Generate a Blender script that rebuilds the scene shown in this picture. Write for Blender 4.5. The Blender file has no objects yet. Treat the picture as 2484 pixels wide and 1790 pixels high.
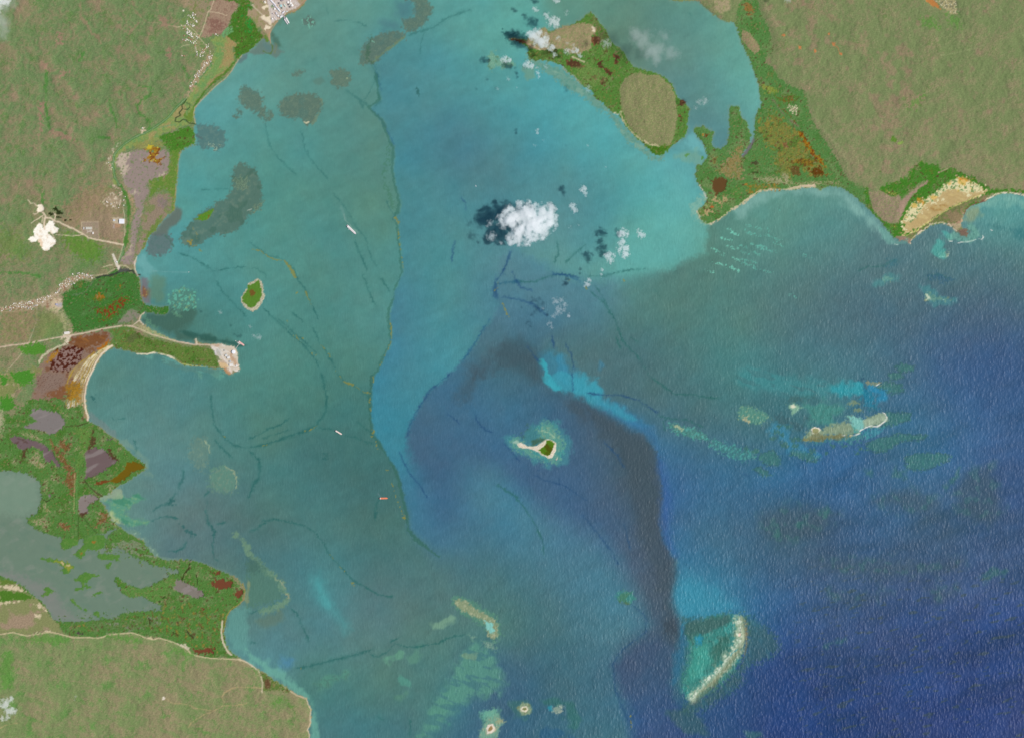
import bpy, math, random
import numpy as np
from mathutils import Vector
random.seed(7)
rng = np.random.default_rng(11)
S = 7.0                                   # metres of ground per photograph pixel
CX, CY = 1242.0, 895.0
scene = bpy.context.scene
COL = scene.collection
# ------------------------------------------------------------------ camera, sky, sun
cam = bpy.data.cameras.new('camera'); cam_o = bpy.data.objects.new('camera', cam); COL.objects.link(cam_o)
CAMH = 70000.0
cam_o.location = (0, 0, CAMH)
cam.sensor_fit = 'HORIZONTAL'; cam.sensor_width = 36.0
cam.lens = 36.0 * CAMH / (2484 * S)
cam.clip_start = 100.0; cam.clip_end = 400000.0
scene.camera = cam_o
SUN_EL, SUN_AZ = math.radians(50), math.radians(4)      # sun in the east, a touch south
world = bpy.data.worlds.new('World'); scene.world = world; world.use_nodes = True
wn = world.node_tree.nodes; wl = world.node_tree.links
bg = wn['Background']; sky = wn.new('ShaderNodeTexSky'); sky.sky_type = 'NISHITA'; sky.sun_disc = False
sky.sun_elevation = SUN_EL; sky.sun_rotation = math.radians(90) + SUN_AZ
wl.new(sky.outputs[0], bg.inputs[0]); bg.inputs[1].default_value = 0.09
sl = bpy.data.lights.new('sun', 'SUN'); sl.energy = 4.6; sl.angle = math.radians(0.5); sl.color = (1.0, 0.97, 0.92)
sun = bpy.data.objects.new('sun', sl); COL.objects.link(sun); sun.location = (9000, 0, 9000)
d = Vector((-math.cos(SUN_EL) * math.cos(SUN_AZ), math.cos(SUN_EL) * math.sin(SUN_AZ), -math.sin(SUN_EL)))
sun.rotation_euler = d.to_track_quat('-Z', 'Y').to_euler()
vs = scene.view_settings; vs.view_transform = 'Standard'; vs.look = 'None'; vs.exposure = 0.0; vs.gamma = 1.0; vs.use_curve_mapping = False
cy = scene.cycles; cy.max_bounces = 24; cy.volume_bounces = 20; cy.transparent_max_bounces = 16
cy.volume_step_rate = .3; cy.volume_max_steps = 512

KS = 1.0
WAVE = 5.2
SL_SEA, OF_SEA = (1.25, 1.30, 1.38), (.010, .012, .010)      # light on flat water: diffuse gain and mirror term of the sky
SL_LAND, OF_LAND = (1.30, 1.31, 1.38), (.004, .004, .004)

# ------------------------------------------------------------------ grid and noise
def axis(a, b, step=2.0, n=34, g=1.17):
    core = np.arange(a - 12, b + 12 + .1, step)
    st = step * g ** np.arange(1, n + 1)
    return np.concatenate([core[0] - np.cumsum(st)[::-1], core, core[-1] + np.cumsum(st)])
X = axis(0, 2484); Y = axis(0, 1790)
W, H = len(X), len(Y)
XX, YY = np.meshgrid(X, Y)
XX = XX.astype(np.float32); YY = YY.astype(np.float32)
fy = np.fft.fftfreq(H)[:, None]; fx = np.fft.rfftfreq(W)[None, :]
def nz(scale, beta=1.8, ang=0.0, stretch=1.0, seed=0):
    """band-limited fractal noise; scale = largest feature in photo pixels"""
    r = np.random.default_rng(seed + 101)
    c, s = math.cos(math.radians(ang)), math.sin(math.radians(ang))
    u = (fx * c + fy * s) * stretch; v = (-fx * s + fy * c)
    k = np.sqrt(u * u + v * v) * (scale / 2.0)
    f = 1.0 / (1.0 + k ** beta)
    f[k < .5] *= 0.6; f = f * (1 - np.exp(-(k * 1.2) ** 2))
    z = np.fft.irfft2(np.fft.rfft2(r.standard_normal((H, W))) * f, s=(H, W))
    z = (z - z.mean()) / z.std()
    return z.astype(np.float32)
N = {}
N['f'] = nz(5, 1.2, seed=1)
N['f2'] = nz(5, 1.2, seed=21)
N['m'] = nz(16, 2.0, seed=2)
N['m2'] = nz(20, 2.0, seed=3)
N['c'] = nz(60, 2.2, seed=4)
N['c2'] = nz(70, 2.2, seed=5)
N['l'] = nz(220, 2.6, seed=6)
N['h'] = nz(140, 2.0, seed=12)
N['h2'] = nz(90, 1.7, seed=13)
N['st'] = nz(40, 2.0, ang=20, stretch=3.5, seed=7)       # streaks
N['sv'] = nz(60, 2.0, ang=-28, stretch=3.0, seed=8)
N['sh'] = nz(50, 2.0, ang=62, stretch=3.5, seed=9)
N['r'] = (1 - np.abs(nz(34, 2.2, seed=10)) * 1.3).astype(np.float32)   # filaments
N['r2'] = (1 - np.abs(nz(60, 2.3, seed=14)) * 1.3).astype(np.float32)
col = np.zeros((H, W, 3), np.float32)
cls = np.zeros((H, W), np.int32)
CLS = {}                                    # id -> dict(name, kind, material ...)
def sm(e0, e1, x):
    t = np.clip((x - e0) / (e1 - e0 + 1e-9), 0, 1); return t * t * (3 - 2 * t)

# ------------------------------------------------------------------ tracing helpers
T = {'G': (0, 0, 1.0), 'V': (0, 0, 2268 / 2484), 'P': (600, 0, 13.62), 'Q': (520, 820, 18.16), 'U': (40, 480, 7.782),
     'E': (2104, 0, 5.734), 'F': (2104, 390, 5.734), 'T': (420, 0, 10.895), 'I': (1270, 980, 10.895)}
for r_, y0 in zip('ABCD', (0, 450, 900, 1340)):
    for k_ in range(4): T[r_ + str(k_)] = (600 * k_, y0, 3.632)
def pp(s):
    out = []; t = T['G']
    for w in s.replace(':', ' ').split():
        if w in T: t = T[w]; continue
        a, b = w.split(','); out.append((t[0] + float(a) / t[2], t[1] + float(b) / t[2]))
    return np.array(out)
def win(p, m):
    x0 = np.searchsorted(X, p[:, 0].min() - m); x1 = np.searchsorted(X, p[:, 0].max() + m)
    y0 = np.searchsorted(Y, p[:, 1].min() - m); y1 = np.searchsorted(Y, p[:, 1].max() + m)
    return max(0, y0), min(H, y1 + 1), max(0, x0), min(W, x1 + 1)
def segd(p, gx, gy, closed=True):
    """distance to the polyline, and inside flag"""
    q = np.roll(p, -1, 0) if closed else p[1:]
    pa = p if closed else p[:-1]
    d2 = np.full(gx.shape, 1e12, np.float32); ins = np.zeros(gx.shape, bool)
    for (x0, y0), (x1, y1) in zip(pa, q):
        ex, ey = x1 - x0, y1 - y0
        wx, wy = gx - np.float32(x0), gy - np.float32(y0)
        t = np.clip((wx * ex + wy * ey) / (ex * ex + ey * ey + 1e-9), 0, 1)
        np.minimum(d2, (wx - t * ex) ** 2 + (wy - t * ey) ** 2, out=d2)
        if closed and y0 != y1:
            c = (gy >= min(y0, y1)) & (gy < max(y0, y1)) & (gx < (gy - y0) * (ex / ey) + x0)
            ins ^= c
    return np.sqrt(d2), ins
def up(a, rows, cols):
    """bilinear resample of a coarse array at fractional rows / cols"""
    r0 = np.clip(rows.astype(int), 0, a.shape[0] - 2); c0 = np.clip(cols.astype(int), 0, a.shape[1] - 2)
    fr = (rows - r0)[:, None]; fc = (cols - c0)[None, :]
    if a.ndim == 3: fr = fr[..., None]; fc = fc[..., None]
    A = a[r0][:, c0]; B = a[r0][:, c0 + 1]; C = a[r0 + 1][:, c0]; D = a[r0 + 1][:, c0 + 1]
    return ((A * (1 - fc) + B * fc) * (1 - fr) + (C * (1 - fc) + D * fc) * fr).astype(np.float32)
def sdf(p, wn_, closed=True, signed=True):
    y0, y1, x0, x1 = wn_
    area = (y1 - y0) * (x1 - x0)
    st = 1 if area < 60000 else (3 if area < 250000 else 4)
    if st == 1:
        dd, ins = segd(p, XX[y0:y1, x0:x1], YY[y0:y1, x0:x1], closed)
        return np.where(ins, dd, -dd) if closed and signed else dd
    iy = np.unique(np.append(np.arange(y0, y1, st), y1 - 1)); ix = np.unique(np.append(np.arange(x0, x1, st), x1 - 1))
    dd, ins = segd(p, XX[np.ix_(iy, ix)], YY[np.ix_(iy, ix)], closed)
    a = np.where(ins, dd, -dd) if closed and signed else dd
    rows = np.interp(np.arange(y0, y1), iy, np.arange(len(iy))); cols = np.interp(np.arange(x0, x1), ix, np.arange(len(ix)))
    return up(a.astype(np.float32), rows, cols)
def C3(c): return np.array(c, np.float32) / 255.0
def R(pts, c=None, soft=1.6, rough=2.0, a=1.0, mix=(), cid=None, nf='m', only=None, keep=None):
    """paint a traced polygon: colour, mottling and, with cid, which thing it is"""
    p = pp(pts) if isinstance(pts, str) else pts
    m = 8 + rough * 3 + soft
    w = win(p, m); y0, y1, x0, x1 = w
    if y1 - y0 < 2 or x1 - x0 < 2: return
    sd = sdf(p, w)
    if rough: sd = sd + N[nf][y0:y1, x0:x1] * rough
    k = np.clip(sd / soft + .5, 0, 1) if soft < 6 else sm(-.5, .5, sd / soft)
    if only is not None: k = k * only[y0:y1, x0:x1]
    ka = k * a
    if c is not None:
        cc = np.broadcast_to(C3(c), k.shape + (3,)).copy()
        for (c2, f, lo, hi, al) in mix:
            fld = N[f][y0:y1, x0:x1] if isinstance(f, str) else f[y0:y1, x0:x1]
            t = (sm(lo, hi, fld) * al)[..., None]
            cc = cc * (1 - t) + C3(c2) * t
        col[y0:y1, x0:x1] = col[y0:y1, x0:x1] * (1 - ka[..., None]) + cc * ka[..., None]
    if cid is not None:
        cls[y0:y1, x0:x1][k > .5] = cid
    return
def L(pts, c, w_=3.0, a=.8, rough=1.2, cid=None, soft=1.8, dash=None, taper=True, nf='m', only=None, fade=0):
    p = pp(pts) if isinstance(pts, str) else pts
    ww = win(p, w_ * 2 + 8 + rough * 3); y0, y1, x0, x1 = ww
    if y1 - y0 < 2 or x1 - x0 < 2: return
    gx = XX[y0:y1, x0:x1] + (N['m2'] * .75 + N['f'] * .2)[y0:y1, x0:x1] * rough; gy = YY[y0:y1, x0:x1] + (N[nf] * .7 + N['f2'] * .2)[y0:y1, x0:x1] * rough
    dd, _ = segd(p, gx, gy, closed=False)
    wv = w_ * (1 + .35 * N['c'][y0:y1, x0:x1]) if taper else w_
    k = np.clip((wv / 2 - dd) / soft + .5, 0, 1)
    if fade:
        for e in (p[0], p[-1]): k = k * sm(0, fade, np.hypot(gx - e[0], gy - e[1]))
        k = k * (.75 + .25 * np.clip(N['c2'][y0:y1, x0:x1], -1, 1)) * (.5 + .5 * sm(350, 900, YY[y0:y1, x0:x1]))
    if dash is not None: k = k * sm(dash - .2, dash + .2, N['m'][y0:y1, x0:x1])
    if only is not None: k = k * only[y0:y1, x0:x1]
    col[y0:y1, x0:x1] = col[y0:y1, x0:x1] * (1 - (k * a)[..., None]) + C3(c) * (k * a)[..., None]
    if cid is not None: cls[y0:y1, x0:x1][k > .5] = cid
def newc(name, mat, label=None, cat=None, kind=None, parent=None, group=None):
    i = len(CLS) + 1
    CLS[i] = dict(name=name, mat=mat, label=label, cat=cat, kind=kind, parent=parent, group=group)
    return i
# ------------------------------------------------------------------ water: the colour of each water mass, sampled across the bay
SEA = newc('sea', 'sea', kind='structure')
cls[:] = SEA
CP = """650,70,92,136,124;720,60,98,146,134;800,40,96,150,140;780,120,88,140,132;700,150,90,138,130;600,150,92,146,138;560,180,100,155,148;500,220,94,152,148;650,180,88,140,132;820,180,86,136,130;450,290,90,152,152;520,320,84,142,136;600,300,84,142,136;700,330,84,140,134;800,300,86,134,126;850,350,86,132,124;450,400,82,146,140;430,360,86,150,150;600,420,80,138,130;700,450,82,136,128;780,400,84,130,118;850,470,84,134,124;650,530,82,138,131;750,560,80,132,126;850,600,82,136,130;560,530,82,140,133;350,600,92,155,155;420,560,85,150,150;400,620,78,135,132;450,650,78,136,134;520,600,82,142,140;600,600,84,140,132;680,680,78,130,122;780,700,82,134,128;840,700,82,136,132;500,700,78,132,126;600,730,84,138,132;700,750,76,128,120;450,720,68,118,112;380,710,72,112,106;550,800,82,134,126;650,820,78,130,120;780,820,76,124,115;240,810,82,130,125;230,880,88,130,122;300,860,84,128,122;350,900,88,124,120;400,830,80,135,135;450,900,80,125,125;520,880,76,128,121;600,900,78,124,116;680,900,72,120,112;780,900,70,116,110;280,950,92,138,135;350,1000,92,138,140;420,960,85,132,130;500,1000,80,124,118;600,1000,78,122,116;700,1000,66,112,114;800,1020,68,112,108;380,1060,90,133,136;300,1130,95,133,126;400,1150,92,122,124;500,1100,85,120,122;600,1100,76,120,114;700,1100,70,116,116;800,1100,66,107,110;860,1150,70,112,108;450,1200,90,120,121;560,1180,74,112,115;650,1200,76,118,120;720,1170,80,124,119;800,1220,72,112,112;500,1250,84,118,116;900,1230,72,114,114;600,1260,76,122,128;700,1290,78,143,148;650,1300,74,118,128;850,1320,84,118,120;950,1280,80,117,117;1000,1250,80,118,120;540,1330,85,122,110;580,1400,84,126,129;620,1430,86,130,146;680,1380,78,128,136;760,1400,85,130,136;850,1400,88,127,132;950,1350,80,118,120;950,1420,84,124,112;850,1470,84,122,110;700,1500,78,124,112;800,1550,72,122,122;900,1520,76,118,112;950,1480,78,120,120;750,1600,72,120,128;900,1600,74,118,126;1000,1550,78,132,120;560,1470,92,146,144
900,130,80,140,146;860,130,74,130,148;900,60,82,144,140;1000,30,90,150,145;1080,80,92,158,150;950,180,74,135,155;1000,150,84,150,155;1060,200,76,148,160;1130,230,80,155,166;1200,220,82,160,173;900,250,78,138,153;950,300,72,128,150;1030,300,78,120,148;1030,350,74,113,140;1000,390,74,120,146;1080,260,76,138,156;1150,280,72,143,163;1250,260,82,162,175;1330,310,85,168,176;1200,330,74,143,163;1120,340,74,124,150;900,400,72,136,154;920,330,70,126,150;900,450,70,124,148;950,430,74,138,158;960,500,74,129,150;1020,450,80,138,156;1100,420,74,120,145;1200,400,78,138,158;1300,400,78,148,163;1260,450,80,125,150;1350,440,76,130,140;1320,500,78,138,148;1400,400,84,166,170;1400,460,84,162,164;1470,400,88,173,173;1500,440,92,168,166;1460,500,90,168,163;1520,520,98,163,154;1420,560,92,163,156;1300,560,90,148,147;1250,530,85,130,150;1250,600,92,148,150;1380,590,95,158,153;1480,580,95,153,144;920,600,74,133,150;1000,600,74,140,152;1080,570,78,128,158;1080,640,78,119,154;1180,590,80,128,156;950,680,72,138,152;900,660,72,115,153;880,740,66,118,163;950,760,72,138,162;880,800,66,130,165;1000,720,74,138,155;1050,700,72,120,154;980,830,72,136,160;900,880,66,128,158;880,950,60,134,163;870,1000,64,128,158;1130,660,78,118,156;1200,640,80,123,157;1280,690,80,125,155;1330,640,82,133,153
1180,740,70,108,160;1130,740,74,116,153;1100,760,75,110,145;1150,800,68,95,108;1110,820,70,103,125;1200,800,64,92,104;1200,850,68,98,132;1260,760,76,114,130;1300,720,74,112,138;1050,850,66,106,152;1150,870,64,113,162;1130,920,62,112,162;1200,900,64,100,147;1240,870,70,90,118;960,900,68,104,142;930,970,68,98,138;950,1050,67,97,138;1000,950,68,104,147;1050,930,66,104,152;1050,1000,68,100,143;1000,1080,64,96,138;1050,1060,72,122,157;1100,1000,68,100,145;960,1120,68,104,148;900,1100,66,124,158;910,1160,70,124,153;1000,1150,68,110,152;1100,1100,74,128,158;1150,1060,68,100,143;1200,1070,68,93,138;1280,1000,68,100,147;1300,950,72,95,132;1250,1100,70,104,148;1150,1160,74,130,158;1250,1170,75,112,148;1300,1100,68,96,142;1350,1150,68,95,142;1100,1200,68,111,148;1200,1230,75,128,157;1000,1230,74,115,147;1100,1280,72,115,125;1050,1250,72,118,120;1200,1300,74,112,130;1300,1280,75,123,152;1350,1220,76,110,147;1400,1250,78,95,130;1300,1350,72,123,148;1200,1380,72,110,116;1150,1340,76,117,115;1100,1400,76,122,115;1250,1450,68,110,125;1350,1380,77,126,148;1420,1320,74,102,132;1440,1400,72,95,120;1200,1500,66,105,120;1300,1500,70,110,128;1130,1500,68,100,138;1200,1600,62,104,130;1300,1600,68,113,133;1350,1500,68,107,138;1400,1450,70,90,122;1450,1480,64,90,130;1420,1560,64,95,147;1480,1500,60,85,123;1480,1600,60,80,138;1050,1600,64,100,138;1060,1530,64,98,138;1140,1560,62,99,133
1330,950,70,92,110;1380,1020,70,90,104;1400,1100,71,89,102;1430,1180,72,88,104;1450,1250,73,88,105;1470,1300,70,87,105;1480,1380,70,87,103;1430,950,62,113,162;1460,1000,65,113,162;1490,1060,64,100,165;1500,1150,62,100,162;1520,1250,67,104,152;1550,1020,64,109,152;1600,1100,64,108,148;1650,1060,64,104,152;1550,1170,66,117,148;1650,1150,67,104,148;1750,1080,60,100,157;1700,1030,60,117,162;1850,1060,60,100,157;1900,1120,62,99,152;2000,1050,66,104,147;2100,1000,64,104,157;2050,950,64,117,158;2150,950,64,99,157;2200,1050,64,90,147;2000,1130,62,99,147;2100,1150,64,92,133;1700,1170,67,96,118;1750,1210,66,98,118;1850,1180,66,89,125;1950,1200,62,92,138;2050,1220,66,90,120;1600,1220,71,109,138;1700,1250,68,100,142;1500,1300,62,146,180;1560,1320,62,140,178;1620,1330,62,122,165;1680,1330,58,104,162;1800,1280,66,92,138;1900,1280,67,94,138;2000,1300,66,88,138;2100,1300,67,88,142;2200,1250,64,88,138;1750,1350,62,90,147;1850,1380,66,90,138;1950,1380,64,84,142;2050,1380,58,78,142;2200,1380,56,76,142;1750,1450,53,76,147;1850,1450,55,76,138;1950,1450,56,76,138;2050,1480,54,73,134;2150,1480,53,71,138;2250,1450,55,75,142;1650,1552,54,82,142;1750,1550,50,71,138;1850,1550,49,69,134;1950,1580,51,69,134;2100,1580,53,69,138;2250,1580,56,71,138;1600,1610,57,85,138;1700,1620,49,66,138;1510,1450,60,112,125
1560,560,90,146,134;1620,530,85,130,119;1700,480,92,148,139;1800,450,90,140,130;1850,480,86,136,134;1750,520,85,130,122;1850,560,83,126,126;1950,580,85,124,129;1600,620,84,124,115;1500,650,84,120,110;1450,660,82,123,118;1400,640,82,138,138;1380,700,76,124,128;1430,720,79,117,112;1500,720,78,120,114;1600,700,82,124,117;1700,620,83,124,121;1800,650,82,118,121;1900,660,78,110,124;1700,720,80,118,119;1600,780,76,127,124;1500,780,76,118,121;1400,790,77,108,117;1340,760,78,108,118;1450,820,74,110,117;1550,840,72,120,128;1650,800,72,136,138;1620,860,70,126,128;1500,880,77,112,112;1420,860,74,110,119;1350,830,74,111,130;1750,770,77,117,127;1850,750,77,110,124;1950,720,76,105,124;2050,650,77,107,121;1980,600,82,117,127;2100,600,79,120,124;2100,700,74,100,128;2200,600,79,110,124;2200,700,72,98,133;2250,520,82,137,134;2200,480,92,157,152;2060,530,86,128,136;2100,520,80,123,133;2250,600,78,114,124;2000,780,72,107,138;1900,800,73,122,138;1800,830,72,128,143;1700,850,68,124,129;2100,800,66,95,147;2200,800,62,90,147;2000,860,68,107,143;2100,880,64,95,147;2250,900,62,92,147;1600,920,75,112,112;1550,950,75,108,114;1500,930,75,108,117;1650,970,68,116,133;1700,920,70,110,118;1750,880,66,110,115;1600,1000,64,108,148
1350,30,94,140,125;1400,80,90,123,110;1500,60,94,140,125;1450,120,92,126,115;1500,150,97,133,130;1560,110,94,138,128;1620,100,97,163,153;1550,200,86,138,133;1620,180,90,148,138;1660,200,110,176,163;1500,250,84,124,132;1560,280,86,138,142;1540,230,82,133,138;1600,260,86,143,138;1670,270,102,163,158;1660,240,104,170,160;1500,340,94,163,172;1540,330,94,166,172;1530,370,97,153,148;1500,400,94,163,163;1580,300,78,110,124;1600,310,77,110,124"""
pts_ = np.array([[float(v) for v in q.split(',')] for ln in CP.split('\n') for q in ln.split(';') if q])
pts_[:, :2] *= 2484 / 2268
ex_ = np.clip(pts_[:, 4] - pts_[:, 3], 0, None)
pts_[:, 2] -= .07 * ex_; g_ = np.where(ex_ > 0, pts_[:, 3] - .07 * np.clip(pts_[:, 3] - 75, 0, None), pts_[:, 3] * 1.01)
pts_[:, 4] = np.where(ex_ > 0, g_ + .71 * ex_, pts_[:, 4] * 1.01); pts_[:, 3] = g_
pts_[:, 2:5] += 2
mid_ = np.exp(-((pts_[:, 0] - 1180) / 330.0) ** 2 - ((pts_[:, 1] - 640) / 480.0) ** 2) * (ex_ > 0)
pts_[:, 2] += 4 * mid_; pts_[:, 3] += 8 * mid_; pts_[:, 4] -= 3 * mid_
FRONT = "G 872,-3000 872,-10 A1 1000,0 1000,300 1100,560 1150,650 1160,780 1180,880 1080,950 1200,1060 1260,1230 1300,1300 1290,1500 B1 1310,0 1335,80 1350,160 1335,240 1290,290 1330,340 1340,450 1360,600 1375,770 1340,850 1310,920 1300,1000 1260,1090 1255,1180 1275,1300 1265,1400 1210,1510 1160,1634 C1 1110,50 1100,180 1085,240 1095,400 1110,560 1160,620 1250,760 1310,860 1350,960 1380,1120 1420,1280 1430,1400 1500,1480 1600,1560 1700,1634 D1 1850,80 1900,200 2000,400 2100,600 1900,800 1850,1000 1700,1200 1600,1350 1500,1634 G 950,2600"
PW = pp(FRONT + " G -9000,2600 -9000,-3000")
PE = pp("G 1714,544 B2 1880,450 1850,520 1870,600 1700,660 1550,740 1400,765 1250,790 1150,850 1100,950 1150,1050 1050,1100 900,1250 700,1300 450,1400 420,1570 C2 410,0 430,90 520,160 700,220 860,290 1000,370 1100,450 1200,500 1290,550 1400,680 1430,760 1430,850 1470,1030 1480,1100 1450,1350 1470,1480 1530,1560 1560,1634 D2 1600,50 1600,200 1570,350 1600,480 1650,620 1640,760 1600,950 1570,1150 1600,1300 1650,1450 1700,1634 G 1700,2600 9000,2600 9000,400 1714,400")
PPu = pp("B2 150,560 450,690 600,780 850,840 1050,810 1300,900 1300,1500 G 1500,940 1640,1080 1640,1400 1700,1790 1720,2600 1560,2600 D2 1200,1634 1150,1300 1080,1150 1050,1000 1150,830 1350,650 1300,500 1100,100 C2 1050,1634 900,1450 700,1350 400,1200 150,1000 0,870 C1 1950,850 1850,1000 1750,1250 1600,1050 1500,900 1410,700 1400,600 1430,480 1480,370 1560,250 1600,170 1660,130 1800,10 B1 1850,1590 1930,1500 2000,1400 2070,1280 2179,1150 B2 50,1050 20,1000 0,900 50,650")
st = 5
iy = np.unique(np.append(np.arange(0, H, st), H - 1)); ix = np.unique(np.append(np.arange(0, W, st), W - 1))
gx, gy = np.clip(XX[np.ix_(iy, ix)], -150, 2634), np.clip(YY[np.ix_(iy, ix)], -150, 1940)
rows = np.interp(np.arange(H), iy, np.arange(len(iy))); cols_ = np.interp(np.arange(W), ix, np.arange(len(ix)))
def inside(poly, q):
    _, ins = segd(poly, q[:, 0].astype(np.float32), q[:, 1].astype(np.float32)); return ins
sel_e = inside(PE, pts_); sel_p = inside(PPu, pts_) & ~sel_e; sel_w = inside(PW, pts_) & ~sel_p & ~sel_e
def idw(sel, near):
    """colours of one water mass; points of its neighbours count only far from it"""
    num = np.zeros(gx.shape + (3,), np.float32); den = np.zeros(gx.shape, np.float32)
    for q, s_ in zip(pts_, sel):
        if not s_: continue
        r2 = (gx - q[0]) ** 2 + (gy - q[1]) ** 2
        wgt = np.exp(-r2 / (2 * 58.0 ** 2)) + 3e3 / (r2 + 40.0 ** 2) ** 1.5
        num += wgt[..., None] * (q[2:5].astype(np.float32) / 255); den += wgt
    return up(num / den[..., None], rows, cols_)
full = (0, H, 0, W)
jag = N['m'] * 1.6 + N['f'] * .8 + N['c'] * 2.0
def bump_at(spec):
    out = np.zeros((H, W), np.float32)
    for (x, y, r, a) in spec: out += a * np.exp(-((XX - x) ** 2 + (YY - y) ** 2) / (r * r))
    return out
def blend(poly, sel, soft, jg=1.0):
    global col
    k = sm(-.5, .5, (sdf(poly, full) + jag * jg) / soft)[..., None]
    col = col * (1 - k) + idw(sel, 0) * k
col = idw(~sel_e & ~sel_p & ~sel_w, 0)
blend(PW, sel_w, 9 + bump_at([(873, 0, 130, 140), (1180, 1480, 200, 130), (1100, 1380, 60, 50), (1020, 1700, 200, 60)]), .6)
blend(PPu, sel_p, 12 + bump_at([(1050, 1250, 120, 90), (1350, 680, 80, 40), (1560, 700, 130, 60), (1130, 1150, 90, 70), (1330, 1300, 240, 90), (1500, 1480, 130, 60), (1540, 1750, 80, 40)]))
blend(PE, sel_e, 14 + bump_at([(1460, 790, 110, 80), (1400, 830, 90, 60), (1700, 610, 60, 8), (1640, 1500, 60, 20), (1650, 1640, 120, 30), (1510, 720, 90, 40)]))
# soft drifts of silt and clear water
col *= (1 + .007 * N['c'] + .009 * N['sv'] + .006 * N['m2'])[..., None]
col[..., 0] += .004 * N['l'] + .002 * N['c2']; col[..., 2] -= .004 * N['l']
def soft(p, c, s=24, a=.6, **k): R(p, c, soft=s, rough=k.pop('rough', 4), a=a, nf=k.pop('nf', 'c'), **k)
L("V 1025,880 1050,825 1110,785 1180,795 1225,845 1290,885 1345,935 1395,1000", (68, 88, 98), 34, .5, rough=3, soft=34)
# cyan shoal and its tail along the grey tongue
soft("C2 400,-40 450,90 530,160 620,200 680,210 860,290 1000,370 1100,450 1250,520 1330,480 1200,380 1000,250 930,180 850,110 760,30 680,-60 600,-130 480,-200 400,-150", (56, 132, 164), 34, .55)
soft("B2 400,1560 440,1634 C2 420,20 440,100 520,160 600,190 560,120 500,60 470,10 B2 450,1570 430,1540", (62, 172, 186), 9, .85, rough=3)
soft("B2 540,1500 600,1520 660,1620 C2 640,60 680,140 640,130 560,40 520,-20", (62, 138, 168), 18, .6, rough=4)
soft("C2 690,10 800,20 880,100 940,190 900,220 820,200 800,230 880,290 820,270 700,200 690,100", (66, 154, 174), 18, .65, rough=4)
soft("B2 920,1540 980,1570 1000,1634 940,1600", (64, 132, 165), 16, .5)
soft("C2 950,230 1100,330 1250,430 1400,520 1430,640 1480,740 1400,650 1250,520 1050,420 880,300", (62, 116, 160), 34, .6)
soft("C2 1430,700 1480,800 1520,1000 1560,1200 1520,1350 1540,1500 1600,1634 1500,1500 1450,1330 1480,1080 1430,900", (62, 96, 158), 34, .55)
soft("D2 1600,300 1700,200 1950,330 2150,480 2000,520 1850,560 1700,570 1620,520 1580,420", (64, 144, 168), 56, .66)
soft("D2 1620,620 1700,700 1680,900 1620,1100 1570,1150 1600,900 1620,760", (54, 108, 140), 20, .7)
soft("C2 420,40 470,60 560,0 640,20 760,40 880,120 960,210 1080,310 1250,430 1180,440 1000,360 860,290 760,230 680,200 560,170 450,110", (64, 156, 174), 16, .62)
bd_ = nz(150, 2.2, ang=-14, stretch=3.2, seed=46) * sm(1700, 2100, XX) * sm(800, 1200, YY)
col *= (1 - .03 * bd_)[..., None]; col[..., 2] -= .008 * np.clip(bd_, 0, 3)
# silt cloud drawn out from the strait
soft("A2 1700,1200 1850,1280 1880,1380 1800,1460 1780,1600 B2 1800,60 1700,200 1760,340 1860,440 1700,640 1300,780 1050,780 1200,500 1450,200 1550,0 A2 1560,1500 1480,1420 1640,1280", (98, 172, 170), 60, .35)
soft("A2 1640,1290 1700,1200 1750,1180 1860,1290 1870,1390 1800,1330 1700,1330", (112, 182, 186), 16, .6)
# pale shallows along the shores
soft("B3 -60,230 0,170 100,80 250,40 420,40 560,30 700,50 850,40 980,110 1080,220 1200,340 1290,440 1330,500 1240,470 1180,400 1000,250 860,120 700,90 400,70 250,110 100,200 -20,290", (128, 174, 166), 30, .75)
soft("F 1230,640 1560,600 1730,510 1900,470 2200,500 2200,640 1900,580 1650,650 1500,740 1400,840 1340,860 1320,740", (120, 172, 160), 24, .7)
soft("F 1340,740 1420,650 1500,640 1600,700 1500,800 1400,860 1330,840", (142, 150, 112), 20, .6)
soft("A1 180,200 260,170 330,150 300,200 240,260 230,330 210,330 200,260", (90, 128, 112), 10, .6)
soft("A1 210,290 270,330 310,420 260,420 215,370", (70, 100, 85), 10, .6, rough=2)
soft("D0 2040,500 2179,470 D1 0,1000 60,1010 D1 0,850 D0 2179,900 2080,860 2010,780 1990,700", (100, 158, 150), 18, .6)
soft("D1 0,860 120,940 250,1010 380,1110 460,1200 560,1290 590,1380 620,1634 560,1634 570,1400 530,1290 430,1250 300,1150 100,1010 0,960", (110, 172, 155), 14, .7)
soft("B0 1205,640 1280,620 1340,760 1300,840 1230,780", (110, 168, 168), 20, .8)
soft("B0 1240,800 1290,820 1320,960 1340,1060 1270,1040 1235,960", (118, 112, 118), 10, .85, rough=2)
soft("B0 1260,880 1300,960 1290,990 1250,980", (130, 88, 62), 6, .8, rough=2, mix=[((190, 160, 70), 'm', .6, 1.2, .7)])
soft("B0 1340,800 1450,830 1480,1000 1400,1060 1310,1000", (98, 128, 104), 26, .6)
soft("B0 1270,1130 1500,1100 1560,1060 1740,1090 1720,1200 1600,1290 1850,1340 2050,1380 1850,1390 1600,1350 1400,1280 1260,1210", (68, 100, 88), 20, .75)
soft("B0 1560,1280 1700,1290 1900,1340 2100,1390 2179,1410 2080,1420 1900,1380 1700,1340", (50, 92, 84), 8, .7, rough=2)
soft("B0 1330,440 1420,330 1500,250 1560,170 1610,250 1560,340 1480,400 1470,430", (100, 112, 104), 10, .9, rough=2)
soft("A0 2060,570 2130,490 2179,470 2179,520 2110,560", (96, 120, 122), 6, .8, rough=2)
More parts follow.
